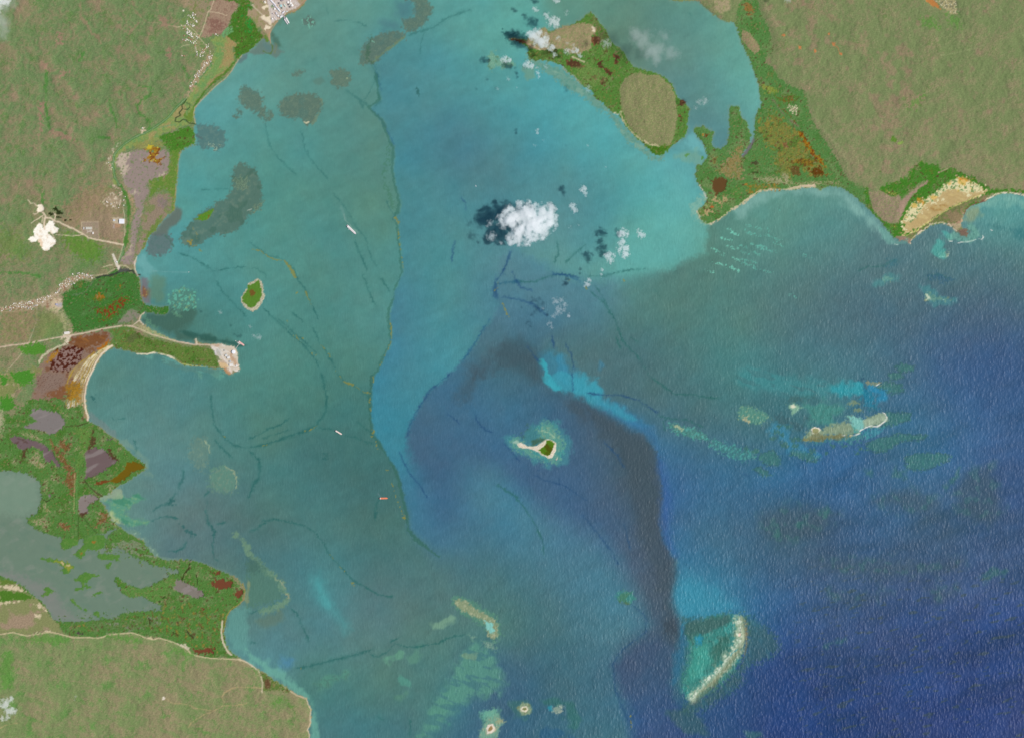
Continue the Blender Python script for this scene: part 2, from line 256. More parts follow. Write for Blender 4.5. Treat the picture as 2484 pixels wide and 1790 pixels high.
soft("A1 0,460 60,420 140,330 250,400 310,460 250,500 180,480 60,480", (104, 124, 116), 8, .8, rough=2)
soft("A1 145,350 200,395 225,420 215,470 160,450 135,400", (96, 128, 124), 4, .9, rough=1)
soft("C0 1700,0 1990,20 2060,30 1900,50 1760,40", (100, 165, 150), 8, .7, mix=[((70, 120, 110), 'st', .2, .8, .8)])
soft("B0 1100,1490 1500,1510 1640,1600 1950,1610 1990,1634 C0 1900,50 1750,40 1600,0 B0 1400,1540", (92, 130, 120), 12, .5, mix=[((110, 175, 160), 'st', .5, 1.0, .8)])
# shallow grounds of the southern bay
soft("D1 1700,1250 1850,1000 1900,880 2000,800 2179,900 D2 60,1050 100,1150 40,1250 D1 2179,1240 1950,1300 1750,1450 1650,1560 1560,1634 1500,1634 1600,1420", (92, 150, 130), 26, .75, mix=[((72, 120, 125), 'st', .1, 1.0, .7)])
soft("D1 1180,940 1260,880 1350,870 1330,920 1220,980", (98, 152, 130), 12, .8)
soft("D1 1640,620 1700,580 1800,550 1820,580 1720,650 1650,680", (118, 158, 135), 12, .8)
soft("D1 1430,880 1520,850 1540,900 1480,980 1440,970", (94, 145, 125), 16, .6)
soft("D1 600,1150 730,1070 870,1060 860,1110 700,1180 620,1210", (88, 145, 125), 16, .6, mix=[((80, 118, 105), 'm2', .1, .6, .7)])
soft("D1 1340,1110 1420,1110 1400,1160 1350,1150", (86, 150, 135), 10, .7)
soft("D1 1290,1250 1380,1240 1360,1300 1290,1290", (90, 140, 118), 16, .5)
soft("D1 1750,1480 1800,1480 1810,1540 1760,1530", (78, 140, 130), 12, .7)
soft("D1 2050,1420 2179,1380 D2 40,1400 60,1490 20,1634 D1 2060,1634 2100,1540 2080,1480", (92, 148, 128), 14, .8, mix=[((60, 100, 110), 'm2', .2, 1, .6)])
soft("D1 550,200 640,160 700,300 760,440 860,570 920,680 850,720 800,600 700,500 580,380", (80, 152, 155), 30, .55, nf='c2')
soft("D1 600,250 660,250 700,420 770,470 720,490 620,400", (82, 162, 165), 22, .5)
soft("D1 300,920 400,940 380,1010 300,990", (78, 135, 172), 26, .6)
soft("C0 1000,1130 1200,1080 1250,1120 1100,1230 1180,1290 1290,1340 1200,1360 1060,1340 980,1280 940,1180 900,1130", (92, 152, 125), 12, .8, mix=[((120, 165, 120), 'm', .3, 1.0, .7), ((60, 130, 100), 'st', .4, 1.2, .7)])
soft("C0 970,1230 1030,1290 1090,1350 1030,1350 960,1290", (178, 190, 135), 8, .8, rough=2)
soft("C0 870,1110 960,1060 1080,1030 1060,1090 920,1140", (155, 170, 140), 10, .7)
soft("C0 1100,1400 1200,1420 1340,1540 1400,1634 D0 1560,60 1450,130 1330,60 1300,0 C0 1340,1600 1200,1480", (112, 145, 128), 14, .7, mix=[((165, 195, 165), 'm', .7, 1.3, .7)])
soft("C0 1000,590 1130,600 1200,700 1280,790 1300,870 1260,900 1350,920 1300,800 1180,700", (118, 150, 135), 10, .6)
soft("C0 770,380 860,400 960,500 1060,580 1000,600 900,520 820,460", (112, 132, 130), 10, .7)
soft("B2 0,1634 0,1500 90,1350 200,1340 320,1400 380,1560 400,1634 C2 420,70 380,110 250,60 150,0", (66, 88, 96), 36, .6)
soft("C2 640,300 700,260 900,330 1080,420 1200,520 1340,560 1400,680 1440,850 1470,1050 1450,1300 1480,1500 1540,1634 D2 1600,60 1590,250 1540,420 1600,600 1650,700 1600,800 1500,780 1500,600 1480,400 1400,100 C2 1330,1634 1250,1400 1230,1200 1170,900 1080,700 900,520 740,400", (68, 84, 92), 34, .5, rough=5)
soft("C1 1970,0 2090,0 2080,60 2000,60", (68, 88, 98), 16, .7)
soft("D2 1060,1000 1130,900 1300,790 1450,760 1500,850 1400,1000 1200,1150 1150,1250 1080,1150", (68, 86, 112), 34, .45)
soft("D2 1500,1380 1600,1380 1680,1330 1850,1500 1880,1600 1700,1600 1560,1480", (64, 100, 100), 16, .6)
# deep-water grounds, darker weed showing through
for q in ["C3 150,1280 300,1220 450,1180 700,1200 850,1260 700,1400 500,1480 300,1500 180,1420", "C3 1150,1150 1350,1040 1550,1040 1750,1150 1700,1260 1500,1250 1300,1200",
          "C3 1950,900 2200,820 2300,1200 2200,1350 1950,1280 1850,1100", "D3 700,100 900,40 1300,60 1700,100 1950,60 1900,150 1500,180 1200,220 900,200",
          "D3 750,330 1000,380 1300,360 1250,400 1000,430 780,400", "D3 1650,330 1900,300 1880,380 1700,450"]:
    soft(q, (70, 92, 104), 46, .62, mix=[((66, 108, 104), 'c', .3, 1.4, .7)])
for q in ["C3 250,1400 330,1370 360,1440 300,1500", "C3 440,1340 540,1340 520,1400 460,1390", "C3 640,1210 780,1200 760,1270 680,1260", "D3 730,790 900,770 880,820 740,820",
          "D3 2100,190 2250,150 2350,160 2280,220 2120,250", "C3 1340,840 1430,880 1400,940 1330,920", "C3 1080,880 1130,880 1130,920 1080,920",
          "C3 1780,1020 1920,860 1880,1000 1800,1060", "D3 20,1580 160,1570 180,1620 60,1660"]:
    soft(q, (64, 114, 110), 14, .6, mix=[((60, 95, 110), 'm2', .3, 1.2, .6)])
wk = sm(1.2, 1.9, nz(26, 2.0, ang=-14, stretch=3.2, seed=45)) * sm(1330, 1450, YY) * sm(1880, 1980, XX)
col = col * (1 - wk[..., None] * .45) + C3((72, 88, 78)) * (wk[..., None] * .45)
# seagrass gaps and sand ripples off the eastern shore
for (x, y, w2) in [(2080, 400, 60), (2110, 420, 70), (2050, 480, 90), (2100, 550, 80), (1940, 560, 40), (2000, 600, 50), (2110, 640, 70), (1980, 690, 120), (2030, 710, 90), (1900, 760, 90), (2120, 740, 60)]:
    L("B2 %d,%d %d,%d %d,%d" % (x - w2 / 2, y - 12, x, y + 4, x + w2 / 2, y + 22), (118, 198, 178), 3.6, .85, rough=3, dash=-.5)
for (x, y, w2) in [(110, 370, 120), (120, 440, 150), (70, 410, 90), (130, 530, 150), (30, 550, 70), (40, 600, 80), (220, 570, 150), (70, 670, 160), (60, 700, 120), (280, 460, 100), (180, 750, 160), (230, 385, 24), (120, 600, 60), (310, 520, 80), (450, 970, 40), (570, 630, 70), (320, 215, 30)]:
    L("B3 %d,%d %d,%d %d,%d" % (x - w2 / 2, y - 14, x, y, x + w2 / 2, y + 20), (104, 184, 168), 3.8, .65, rough=3, dash=-.4)
# dark slicks and current lines
TE = (48, 102, 98); TB = (42, 90, 126)
for w_, c, a, lines in [
  (6.5, TE, .62, ["A1 1400,315 1560,270 1650,240 1750,165 1880,115 1990,85", "A1 850,785 930,840 990,880 1010,930 1030,980", "C0 1620,850 1610,950 1560,1050", "C1 0,690 60,740 100,780 110,880 100,940 50,1000 20,1100 0,1130", "C1 640,0 670,80 690,180 700,250 690,350 650,420 600,480 500,530 400,560 300,600 150,650 0,675", "D1 410,1020 530,1005 700,960 850,925 950,900 1110,850", "C0 1560,1060 1490,1160 1400,1190 1330,1240", "A1 1140,640 1170,900 1110,950"]),
  (4.4, TE, .62, ["A1 750,190 880,180 1000,210 1070,245", "A1 1560,280 1530,380 1520,500", "A1 1145,650 1110,750 1050,860 1010,880", "A1 1000,880 1080,950", "A1 690,50 720,150", "A1 150,1080 200,1290 260,1380 350,1470 450,1560", "A1 470,1120 500,1290 550,1400 650,1510 720,1600", "A1 1075,310 1090,400 1050,480 1080,540 1130,600 1150,640",
    "B1 740,65 830,150 900,260 960,370 1040,460 1070,580 1100,660 1150,730", "B1 940,450 970,560 1030,680 1060,770", "B1 1150,800 1210,860 1260,950", "B1 1010,770 1090,980 1150,1110", "B1 1215,110 1250,200 1290,260 1335,230", "B1 0,485 80,545 180,620 300,640 400,730 440,820 500,900 530,970 570,1050 630,1190", "B1 130,1070 200,1140 280,1210 330,1260 400,1330 480,1390 540,1460 600,1530 640,1634", "B1 250,1160 350,1240 420,1310 500,1370 620,1490", "B1 570,1240 630,1380 700,1470 750,1560 775,1634", "B1 380,1110 500,1210", "B1 0,735 80,730 150,780 180,830",
    "C1 780,0 850,90 930,125 1040,200 1090,260", "C1 0,600 60,580 100,560 180,510 300,470 380,400", "C1 110,600 200,570 380,510", "C1 620,500 760,510", "C1 840,565 950,580 1060,630 1120,640", "C1 950,430 1110,560", "C1 1180,1100 1130,1180 1130,1330", "C1 110,1320 240,1305 380,1330 500,1360 600,1420 660,1500 720,1620", "C1 0,1420 80,1390 130,1350 190,1330",
    "C0 1850,190 1870,350 1890,470 1960,570 2050,650 2179,675", "C0 1880,590 1960,680 2060,780", "C0 1170,590 1200,660 1190,740", "C0 1860,1040 1790,1110", "C0 1830,1130 1815,1230 1830,1330 1890,1400 1880,1480 1870,1560 1880,1630 D0 1930,90", "C0 1320,1330 1370,1300 1470,1280 1590,1300", "C0 1650,1480 1620,1550 1550,1590 1450,1580", "C0 970,390 1010,430 1120,410", "C0 1900,1350 2000,1330",
    "D1 710,0 760,60 850,150 920,240 1000,280 1080,330 1150,370 1220,380 1300,390", "D1 0,545 90,510 200,490 250,430", "D1 380,485 440,540 480,640 530,740 535,800", "D1 1060,890 1150,920 1240,870 1280,830 1300,800 1400,830 1500,830 1600,810 1680,800 1750,760 1830,735 1930,720", "D1 0,790 100,795", "D1 1430,1450 1440,1560 1420,1634", "D1 1130,1430 1210,1480", "D1 1240,800 1300,770 1370,730",
    "B2 0,870 150,850 350,850 480,800 600,780 720,800", "B2 810,800 950,800 1060,770 1200,745 1350,735", "B2 870,870 940,960 1000,1080 1060,1180 1090,1280 1130,1370 1200,1450 1260,1500 1340,1634", "B2 820,920 940,1010 1060,1180", "B2 1060,1310 1110,1450", "B2 1180,1330 1280,1390", "B2 550,470 560,600 520,700", "B2 610,700 680,620 820,510", "B2 1380,910 1430,940 1460,1000",
    "C2 1340,0 1380,60 1500,140 1580,200 1750,210 1900,235 2000,240", "C2 1430,390 1560,420 1700,430 1850,500", "C2 1520,420 1480,440 1510,540", "C2 0,990 180,1100 280,1230 370,1370 420,1500 440,1630", "B0 1870,40 1780,40 2000,30 2179,100", "B0 1560,590 1700,640 1800,700 1880,760 1960,740 2179,715", "B0 1900,830 1960,940 2080,1060 2179,1170", "A2 1690,100 1760,160", "B3 1010,730 1040,750 1100,720 1250,710 1320,660 1390,670", "B3 1600,860 1680,780 1780,800 1850,830"]),
  (6, TB, .65, ["A1 1110,560 1140,640 1160,740 1190,820", "A1 1080,950 1150,1020 1210,1110 1260,1210 1300,1300", "B2 0,870 150,850 240,850", "B2 450,720 520,780 640,790 770,860", "B1 2150,1160 2070,1280 1980,1430 1880,1560"]),
  (10, (46, 84, 118), .75, ["B2 100,700 60,780 10,850 0,960 30,1020"]),
  (6, (46, 84, 118), .75, ["B2 150,560 120,660 60,780", "B2 50,980 180,1000 330,1040 470,1160", "B2 480,790 600,780 760,820"]),
  (4.2, (44, 80, 116), .6, ["B2 500,1300 530,1450", "B2 270,1400 400,1570", "B2 610,1380 680,1500 700,1634", "C2 800,190 950,210 1100,210 1250,250 1350,310 1450,380", "C2 680,0 690,190", "C2 950,610 1080,740 1150,870", "C2 60,620 150,700 230,810", "C2 350,910 430,960 600,1000 830,1150", "C2 760,1250 900,1420 1040,1600", "C2 1140,1330 1200,1590", "C2 410,400 460,410 540,460", "D2 1030,0 1100,120", "D2 1200,450 1300,530 1340,600 1330,700 1130,850 1040,980 1060,1200 1120,1360 1190,1500", "C1 1340,690 1370,790 1430,900 1520,1010 1600,1130", "C1 1800,10 1660,130 1600,170 1560,250 1480,370 1430,480 1400,600", "C1 2000,360 2030,450 2100,520 2179,550", "C1 1750,370 1830,420 1880,480", "C2 360,860 410,880", "C2 560,930 590,990", "C3 0,900 80,930", "B0 1250,1190 1260,1230", "B1 1880,90 1920,160 1925,240", "B1 1830,470 1810,600 1800,690", "B2 150,740 180,830 230,900 350,930"])]:
    for q in lines: L(q, c, w_ * .6, min(.85, a), soft=1.8, fade=10); L(q, c, w_ * 1.3, a * .5, soft=4, fade=12, rough=2)
L("A1 1260,1280 1240,1380 1215,1480 1200,1560 1210,1634 B1 1240,60 1290,200", (74, 124, 104), 12, .6, rough=3, dash=-.2)
fr_ = pp(FRONT); fr_ = fr_[(fr_[:, 1] > 150) & (fr_[:, 1] < 1350)]
L(fr_ - [4, 0], (62, 112, 100), 5, .6); L(fr_[fr_[:, 1] > 900] - [3, 0], (58, 100, 92), 7, .4)
for q in ["C0 1600,1350 1650,1390 1720,1430 1690,1460 1640,1410", "C0 1500,1120 1540,1140 1520,1190 1480,1180", "C1 680,720 710,740 700,785 675,780", "C1 1120,1240 1150,1250 1130,1300", "C0 1870,1370 1910,1420 1880,1440", "A1 1490,790 1520,800 1510,840 1490,830", "C0 800,220 850,230 830,250"]:
    R(q, (52, 100, 98), soft=6, rough=3, a=.7)
# dark patches where the bottom drops beside the reefs
for q, c in [("C2 300,480 380,500 420,560 400,600 330,640 280,620 200,580 250,570", (62, 100, 92)), ("C3 430,230 560,210 650,220 500,260 420,300", (66, 100, 100)), ("C3 280,400 350,380 420,440 520,460 560,420 640,390 540,450 500,520 400,520 300,460", (66, 98, 104)), ("C3 1030,80 1080,60 1080,130 1040,100", (52, 88, 108)), ("C3 1060,150 1150,180 1180,300 1200,350 1130,340 1060,250", (36, 130, 160)), ("C3 1120,320 1170,320 1190,360 1140,360", (62, 100, 110)),
             ("B3 1260,720 1310,680 1290,650 1360,665 1380,690 1300,710", (60, 110, 122)), ("B3 1640,800 1700,770 1760,790 1860,830 1780,870 1700,830", (58, 100, 122)), ("D2 1640,560 1850,590 2000,540 2060,520 1900,640 1700,700", (62, 100, 100)), ("D2 1480,600 1600,600 1600,700 1500,700", (64, 78, 88))]:
    R(q, c, soft=14, rough=4, a=.65)
soft("C3 -40,0 200,0 500,60 900,100 1050,130 1000,200 900,210 600,220 400,200 100,150 -40,100", (66, 148, 152), 30, .45, mix=[((72, 118, 124), 'st', .3, 1.2, .7)])
soft("C3 540,290 700,260 850,300 900,330 800,470 650,470 560,480 600,380", (74, 142, 132), 20, .75, mix=[((66, 118, 110), 'm2', .3, 1.1, .6)])
soft("C3 780,140 900,110 1060,120 1100,200 960,230 800,190", (52, 158, 172), 16, .7)
soft("C3 1090,90 1300,160 1250,250 1180,210 1090,200", (46, 140, 180), 14, .7)
# ------------------------------------------------------------------ land
WEST = ("A1 520,-60 520,0 495,50 460,85 400,115 345,135 320,150 285,170 250,205 215,255 195,310 195,345 207,385 190,388 165,370 150,345 135,335 100,365 60,420 0,460 "
 "A0 2130,490 2080,560 2040,630 1990,690 1900,760 1830,830 1770,890 1720,950 1708,1010 1725,1090 1700,1150 1720,1215 1722,1275 1680,1290 1620,1310 1590,1350 1575,1400 1565,1500 1560,1634 "
 "B0 1553,0 1545,100 1535,225 1490,255 1440,300 1400,360 1370,410 1330,430 1300,490 1280,545 1240,580 1205,625 1190,680 1195,750 1215,795 1235,850 1232,920 1240,980 1265,1040 1330,1060 1400,1075 1480,1065 1500,1085 1455,1140 1400,1135 1330,1120 1270,1120 1240,1160 1230,1190 1260,1220 1320,1260 1400,1305 1480,1340 1560,1370 1650,1395 1715,1405 1720,1355 1740,1355 1750,1385 1850,1393 "
 "Q 0,260 200,310 400,290 640,340 760,350 880,420 960,480 995,560 1010,700 1020,850 1035,1000 1060,1150 1090,1300 1095,1380 1050,1450 870,1520 800,1600 700,1610 600,1590 500,1530 440,1450 400,1380 300,1330 200,1300 80,1360 0,1370 "
 "B0 1830,1600 1760,1580 1700,1590 1620,1585 1560,1545 1530,1520 1490,1500 1430,1485 1350,1470 1290,1485 1210,1480 1160,1465 1100,1450 1030,1430 970,1440 930,1460 890,1510 850,1580 825,1634 "
 "C0 805,0 775,80 760,150 750,220 760,290 775,370 775,430 830,470 900,500 960,560 1020,590 1070,640 1120,690 1170,740 1230,780 1280,820 1290,860 1250,890 1190,920 1130,970 1060,1000 1000,1040 980,1070 900,1100 870,1130 930,1190 960,1250 980,1310 1060,1370 1120,1420 1180,1450 1260,1490 1290,1540 1340,1600 1370,1634 "
 "D0 1380,40 1480,70 1600,60 1720,75 1800,100 1900,140 2000,180 2080,215 2140,270 2165,340 2155,410 2110,460 2040,500 2000,560 1985,630 1975,700 1985,780 2010,850 2060,890 2120,930 2179,970 "
 "D1 0,965 60,1005 105,1035 170,1070 240,1120 310,1160 380,1210 440,1255 520,1280 540,1340 565,1380 555,1440 562,1500 530,1560 545,1600 550,1634 G 755,1840 760,9000 -9000,9000 -9000,-9000 745,-9000")
EASTL = ("A2 1500,-40 1540,0 1600,12 1680,15 1790,8 1830,50 1880,90 1940,140 2000,180 2060,195 2110,200 2150,300 2179,400 A3 0,395 40,470 80,560 110,640 140,730 155,800 160,870 175,905 155,960 125,1010 110,1060 115,1130 105,1170 125,1200 100,1230 90,1270 60,1310 20,1370 0,1385 5,1340 50,1290 70,1230 85,1180 60,1165 45,1080 0,1040 "
 "A2 2165,1010 2150,940 2070,935 2068,1050 2065,1200 2060,1240 2020,1300 1950,1320 1915,1280 1910,1220 1940,1180 1900,1150 1830,1110 1795,1125 1760,1118 1760,1160 1780,1200 1830,1250 1860,1320 1880,1390 1830,1440 1770,1465 1790,1500 1760,1540 1780,1590 1800,1620 "
 "B2 1800,0 1840,50 1865,110 1860,160 1800,210 1780,230 1800,290 1840,335 1900,345 1960,310 2010,280 2060,240 2120,200 2179,165 B3 0,175 40,140 90,95 150,60 230,45 330,40 430,40 540,20 620,15 700,40 740,15 800,5 870,20 940,60 1000,100 1050,150 "
 "F 0,650 90,750 190,850 250,930 310,1010 360,1080 480,1100 550,1130 600,1160 610,1100 700,1030 800,960 880,900 960,878 1050,872 1130,900 1190,940 1240,990 1300,1050 1370,1065 1410,1030 1420,1000 1370,950 1310,950 1305,880 1330,800 1340,730 1380,670 1450,620 1560,590 1640,560 1720,510 1800,475 1880,455 1960,450 2060,465 2179,488 G 2500,478 2700,520 3000,640 9000,900 9000,-9000 1600,-9000")
GOAT = ("A2 835,105 870,130 900,160 930,210 970,250 1000,310 1020,360 1060,400 1130,450 1150,490 1180,540 1230,590 1300,615 1400,640 1460,660 1530,710 1570,750 1590,810 1610,860 1680,910 1715,960 1700,1050 1700,1130 1680,1200 1600,1260 1540,1310 1480,1370 1430,1375 1390,1350 1340,1300 1290,1250 1220,1190 1160,1120 1120,1060 1090,1010 1030,990 980,940 940,900 880,860 860,800 790,770 740,720 700,670 640,640 610,590 540,560 470,540 400,530 350,530 290,510 290,470 300,420 240,385 180,365 130,350 130,335 200,340 290,350 350,300 400,260 450,245 490,290 560,255 620,235 700,210 780,160")
# shallow shelf south-west of the large island
R("A2 400,540 520,590 600,610 640,650 720,700 790,770 860,820 940,900 1030,990 1100,1060 1160,1130 1230,1200 1340,1320 1400,1380 1480,1380 1490,1400 1450,1425 1380,1410 1300,1340 1180,1250 1100,1150 1000,1000 900,960 820,890 760,840 700,820 620,770 540,700 470,660 380,600 300,560 280,500 300,400", (112, 150, 132), 8, 3, .75, mix=[((86, 138, 118), 'm2', .1, 1.0, .6), ((150, 175, 150), 'st', .9, 1.4, .5)])
R("A2 60,280 130,290 260,300 290,340 270,390 150,390 100,350", (44, 92, 92), 8, 3, .6)  # cloud shadow off the island's western tip, painted dark into the water colour
WL, EL, GO = pp(WEST), pp(EASTL), pp(GOAT)
sdW = sdf(WL, full) + N['m'] * 1.1; sdE = sdf(EL, full) + N['m'] * 1.2; sdG = sdf(GO, full) + N['m'] * 1.0
land = np.maximum(np.maximum(sdW, sdE), sdG)
# water goes pale or dim right at the shore
k = sm(-7, 0, land)[..., None] * .3; col = col * (1 - k) + C3((128, 150, 132)) * k
hillsW = newc('hills', 'ground', kind='structure'); HS = newc('hills', 'ground', kind='structure'); HE = newc('hills', 'ground', kind='structure')
PL = newc('plain', 'ground', kind='structure'); BE = newc('beach', 'ground', kind='structure'); SW = newc('mangrove_swamp', 'leaf', kind='stuff', label='green mangrove swamp with brown pools round the western lagoon', cat='swamp')
SWE = newc('mangrove_swamp', 'leaf', kind='stuff', label='green and orange wetland behind the eastern spit', cat='swamp')
SALT = newc('mudflat', 'ground', kind='structure'); ROAD = newc('road', 'ground', kind='structure'); RIV = newc('river', 'sea', kind='structure')
LAG = newc('lagoon', 'sea', kind='structure'); POND = newc('pond', 'sea', kind='structure'); QRY = newc('quarry', 'ground', kind='structure'); YARD = newc('port_yard', 'ground', kind='structure'); FLD = newc('field', 'ground', kind='structure')
def paintland(mask, tones, cid, gain=1.0):
    global col
    k = np.clip(mask / 1.6 + .5, 0, 1)[..., None]
    base = np.broadcast_to(C3(tones[0][0]), col.shape).copy()
    for (c, t, a) in tones[1:]:
        tt = (t * a)[..., None]; base = base * (1 - tt) + C3(c) * tt
    base *= gain
    col = col * (1 - k) + base * k
    cls[mask > 0] = cid
fine = N['f'] * .34 + N['m'] * .45
drain = 1 - np.abs(nz(120, 2.0, seed=70)) * 2.6; drain2 = 1 - np.abs(nz(90, 2.2, ang=35, stretch=1.8, seed=71)) * 2.8; drain3 = 1 - np.abs(nz(110, 2.0, ang=-40, stretch=1.6, seed=72)) * 2.8
wb = N['h'] * .5 + N['r'] * .45 + fine * .45
biasW = sm(0, 1, (YY - 100) / 900) * .25 - .25 * np.exp(-((XX - 420) ** 2 + (YY - 80) ** 2) / 140 ** 2)
westm = sdW
paintland(westm, [((112, 134, 90),), ((146, 130, 104), sm(-.8, 1.2, wb + biasW + .25 * sm(300, 520, YY)), .74), ((88, 128, 66), sm(.5, 1.7, N['h2'] * .6 + N['r2'] * .5 - N['f'] * .3), .5), ((156, 130, 110), sm(.9, 2.2, N['c'] * .6 + N['h'] * .6), .6), ((156, 134, 108), sm(.3, 1.0, drain2) * sm(-.6, 1.0, N['c2']), .3), ((84, 126, 64), sm(.35, 1.0, drain), .3)], hillsW, .99)
south = np.minimum(sdW, sdf(pp("D0 -3000,800 0,720 120,700 230,730 380,710 440,695 600,730 680,745 830,755 980,715 1160,705 1280,745 1350,768 1410,750 1550,800 1640,840 1680,890 1800,925 1950,930 2100,940 D1 60,1000 600,1100 G 1500,1700 1500,9000 -9000,9000"), full))
ws = N['h'] * .4 + N['st'] * .35 + fine * .5
paintland(south, [((120, 137, 90),), ((144, 134, 104), sm(-.9, 1.2, ws + sm(200, 560, XX + (YY - 1500) * .8) * .7 - .3), .9), ((88, 140, 68), sm(.6, 1.7, N['h2'] * .7 - N['f'] * .3 + sm(500, 100, XX) * .3), .6), ((154, 140, 112), sm(.3, 1.0, drain3) * sm(-.6, 1.0, N['c']), .4), ((92, 132, 68), sm(.5, 1.0, drain2), .35)], HS, 1.01)
we = N['h'] * .45 + N['sv'] * .25 + fine * .55
paintland(sdE, [((122, 136, 92),), ((146, 137, 106), sm(-.7, 1.4, we + sm(120, 450, YY) * .7 - .35), .85), ((156, 130, 110), sm(.8, 2.1, N['c2'] * .6 + N['h2'] * .4 + np.exp(-(((XX - 2170) / 60) ** 2 + ((YY - 260) / 150) ** 2)) * 1.6 + np.exp(-(((XX - 1920) / 70) ** 2 + ((YY - 80) / 80) ** 2)) * 1.2), .6), ((92, 132, 68), sm(.9, 2.0, N['h'] * .5 - N['f2'] * .35 + N['r2'] * .4), .6), ((156, 136, 112), sm(.2, 1.0, drain3) * sm(-.8, 1.0, N['c2']), .45), ((104, 130, 78), sm(.5, 1.0, drain), .4)], HE, .98)
isl_g = newc('mangrove', 'leaf', parent='goat'); isl_h = newc('scrub_hill', 'ground', parent='goat')
paintland(sdG, [((84, 126, 58),), ((110, 132, 74), sm(.2, 1.4, N['m2'] * .7 + N['c'] * .4), .7), ((128, 128, 96), sm(1.0, 2.0, N['m'] * .7 + N['c2'] * .6), .6)], isl_g)
GR = (84, 128, 60)
def G_(p, c=(134, 134, 96), **k): R(p, c, 1.5, k.pop('rough', 1.2), mix=k.pop('mix', [((118, 134, 84), N['f'] * .6 + N['m'] * .5, -.2, 1.2, .8), ((168, 148, 118), 'f2', .5, 1.6, .5)]), **k)
G_("A2 1150,690 1220,650 1290,640 1330,665 1440,660 1500,710 1560,760 1590,850 1600,950 1615,1050 1590,1140 1570,1250 1530,1290 1480,1290 1400,1285 1330,1260 1280,1220 1220,1160 1170,1090 1130,1000 1110,900 1100,800 1120,740", cid=isl_h)
G_("A2 500,290 580,240 700,215 800,205 870,225 890,280 860,300 855,360 850,430 790,460 720,480 650,470 590,430 540,440 480,440 400,450 310,430 290,400 260,370 290,350 400,260 450,248 480,290", (152, 138, 106), cid=isl_h)
L("A2 1110,980 1130,1060 1180,1130 1240,1200 1300,1240 1380,1280 1450,1290", (205, 190, 155), 2.5, .8, cid=newc('beach', 'ground', parent='goat'))
L("A2 1100,990 1090,1010 1060,1000", (215, 205, 180), 3, .8, cid=newc('beach', 'ground', parent='goat'))
L("A2 600,590 640,640 700,670 760,740", (170, 160, 140), 3, .6, cid=newc('beach', 'ground', parent='goat'))
L("A2 130,342 200,345 280,385 400,440 520,440", (205, 170, 140), 2.4, .8, cid=newc('beach', 'ground', parent='goat'))
R("A2 135,350 240,350 290,390 240,380", (110, 72, 56), 2, 1)
R("A2 850,230 890,250 890,290 860,280", (220, 205, 185), 2, 1, .8)
R("A2 680,495 800,545 790,555 670,505", (205, 190, 165), 2, .6, .8, cid=newc('beach', 'ground', parent='goat'))
for q in ["A2 630,540 680,530 740,545 790,590 770,605 690,600 640,580", "A2 850,320 930,325 930,390 880,400 850,360", "A2 905,545 950,535 940,570 1000,620 1035,640 1030,670 990,650 960,610 900,590", "A2 835,675 890,670 885,700 850,690", "A2 920,690 960,680 965,760 930,740", "A2 870,430 900,430 880,455", "A2 1640,880 1690,900 1650,940 1620,930", "A2 1040,480 1100,500 1080,570 1060,560", "A2 1620,1010 1650,1040 1640,1100"]:
    R(q, (84, 52, 42), 2, 1.6, .9, mix=[((150, 100, 70), 'm', .9, 1.5, .6)], cid=newc('salt_pond', 'ground', parent='goat'))
R("A2 860,150 900,170 960,300 980,340 930,400 900,300", (122, 104, 82), 5, 4, .5)
R("A2 700,600 820,560 900,600 980,700 880,760 760,700", (124, 142, 84), 14, 4, .5)
R("A2 1340,1300 1430,1290 1540,1290 1480,1365 1420,1370", (70, 112, 30), 3, 2, .8)
R("A2 290,480 480,430 620,480 600,520 400,520 300,520", (84, 108, 56), 6, 4, .8, mix=[((60, 72, 30), 'm2', .3, 1, .7)])
# --- eastern wetlands
R("A3 130,0 165,110 210,190 245,280 268,440 262,490 210,470 200,550 270,600 330,690 430,760 540,800 570,870 580,940 610,1040 650,1120 720,1220 800,1350 860,1440 900,1530 950,1600 1040,1634 B3 1050,0 1100,40 1130,100 1150,200 1200,270 1300,330 1340,335 1300,500 F 0,900 B3 0,300 B2 1700,400 1700,-200 A2 1700,1000 2060,900 2179,900 2179,400 2120,200 2160,0 A3 0,0",
  (86, 128, 70), 2, 2, mix=[((116, 136, 88), N['c'] * .8 + N['st'] * .3, -.2, 1.6, .7), ((72, 116, 54), 'c2', .6, 1.6, .6)], cid=SWE, only=np.clip(sdE / 1.6 + .5, 0, 1))
oE = np.clip(sdE / 1.6 + .5, 0, 1)
G_("A3 0,260 60,290 130,370 165,440 110,480 50,420 0,350", (150, 132, 104), cid=HE)
R("A3 20,30 60,25 110,90 60,130 20,80", (150, 104, 58), 4, 3, .8); R("A2 1930,0 2070,0 2080,90 2000,125 1930,100", (158, 146, 116), 2, 2, mix=[((130, 138, 92), 'm', 0, 1, .7)], cid=HE)
R("A3 180,750 260,770 330,810 250,830 190,800", (138, 146, 66), 4, 3, .85)
R("A3 250,980 330,1020 430,1130 520,1180 560,1300 640,1400 740,1480 720,1540 600,1540 480,1480 420,1560 340,1530 280,1440 300,1340 200,1260 150,1120 180,1060 240,1070", (118, 124, 64), 6, 5, .85, nf='m2', mix=[((148, 128, 62), 'm2', .1, .9, .8), ((82, 112, 46), 'c', .3, 1.1, .8), ((132, 92, 50), 'm', 1.0, 1.6, .8)], only=oE)
R("A3 490,1160 530,1170 570,1240 640,1340 700,1400 740,1490 700,1450 620,1370 550,1280 520,1210", (160, 110, 30), 3, 2, .9, mix=[((110, 50, 22), 'm', .3, 1, .8)], only=oE)
R("A3 280,850 480,840 480,900 400,920 330,900", (120, 84, 36), 3, 6, .8, mix=[((80, 118, 50), 'm', -.1, .5, 1.0)], only=oE)
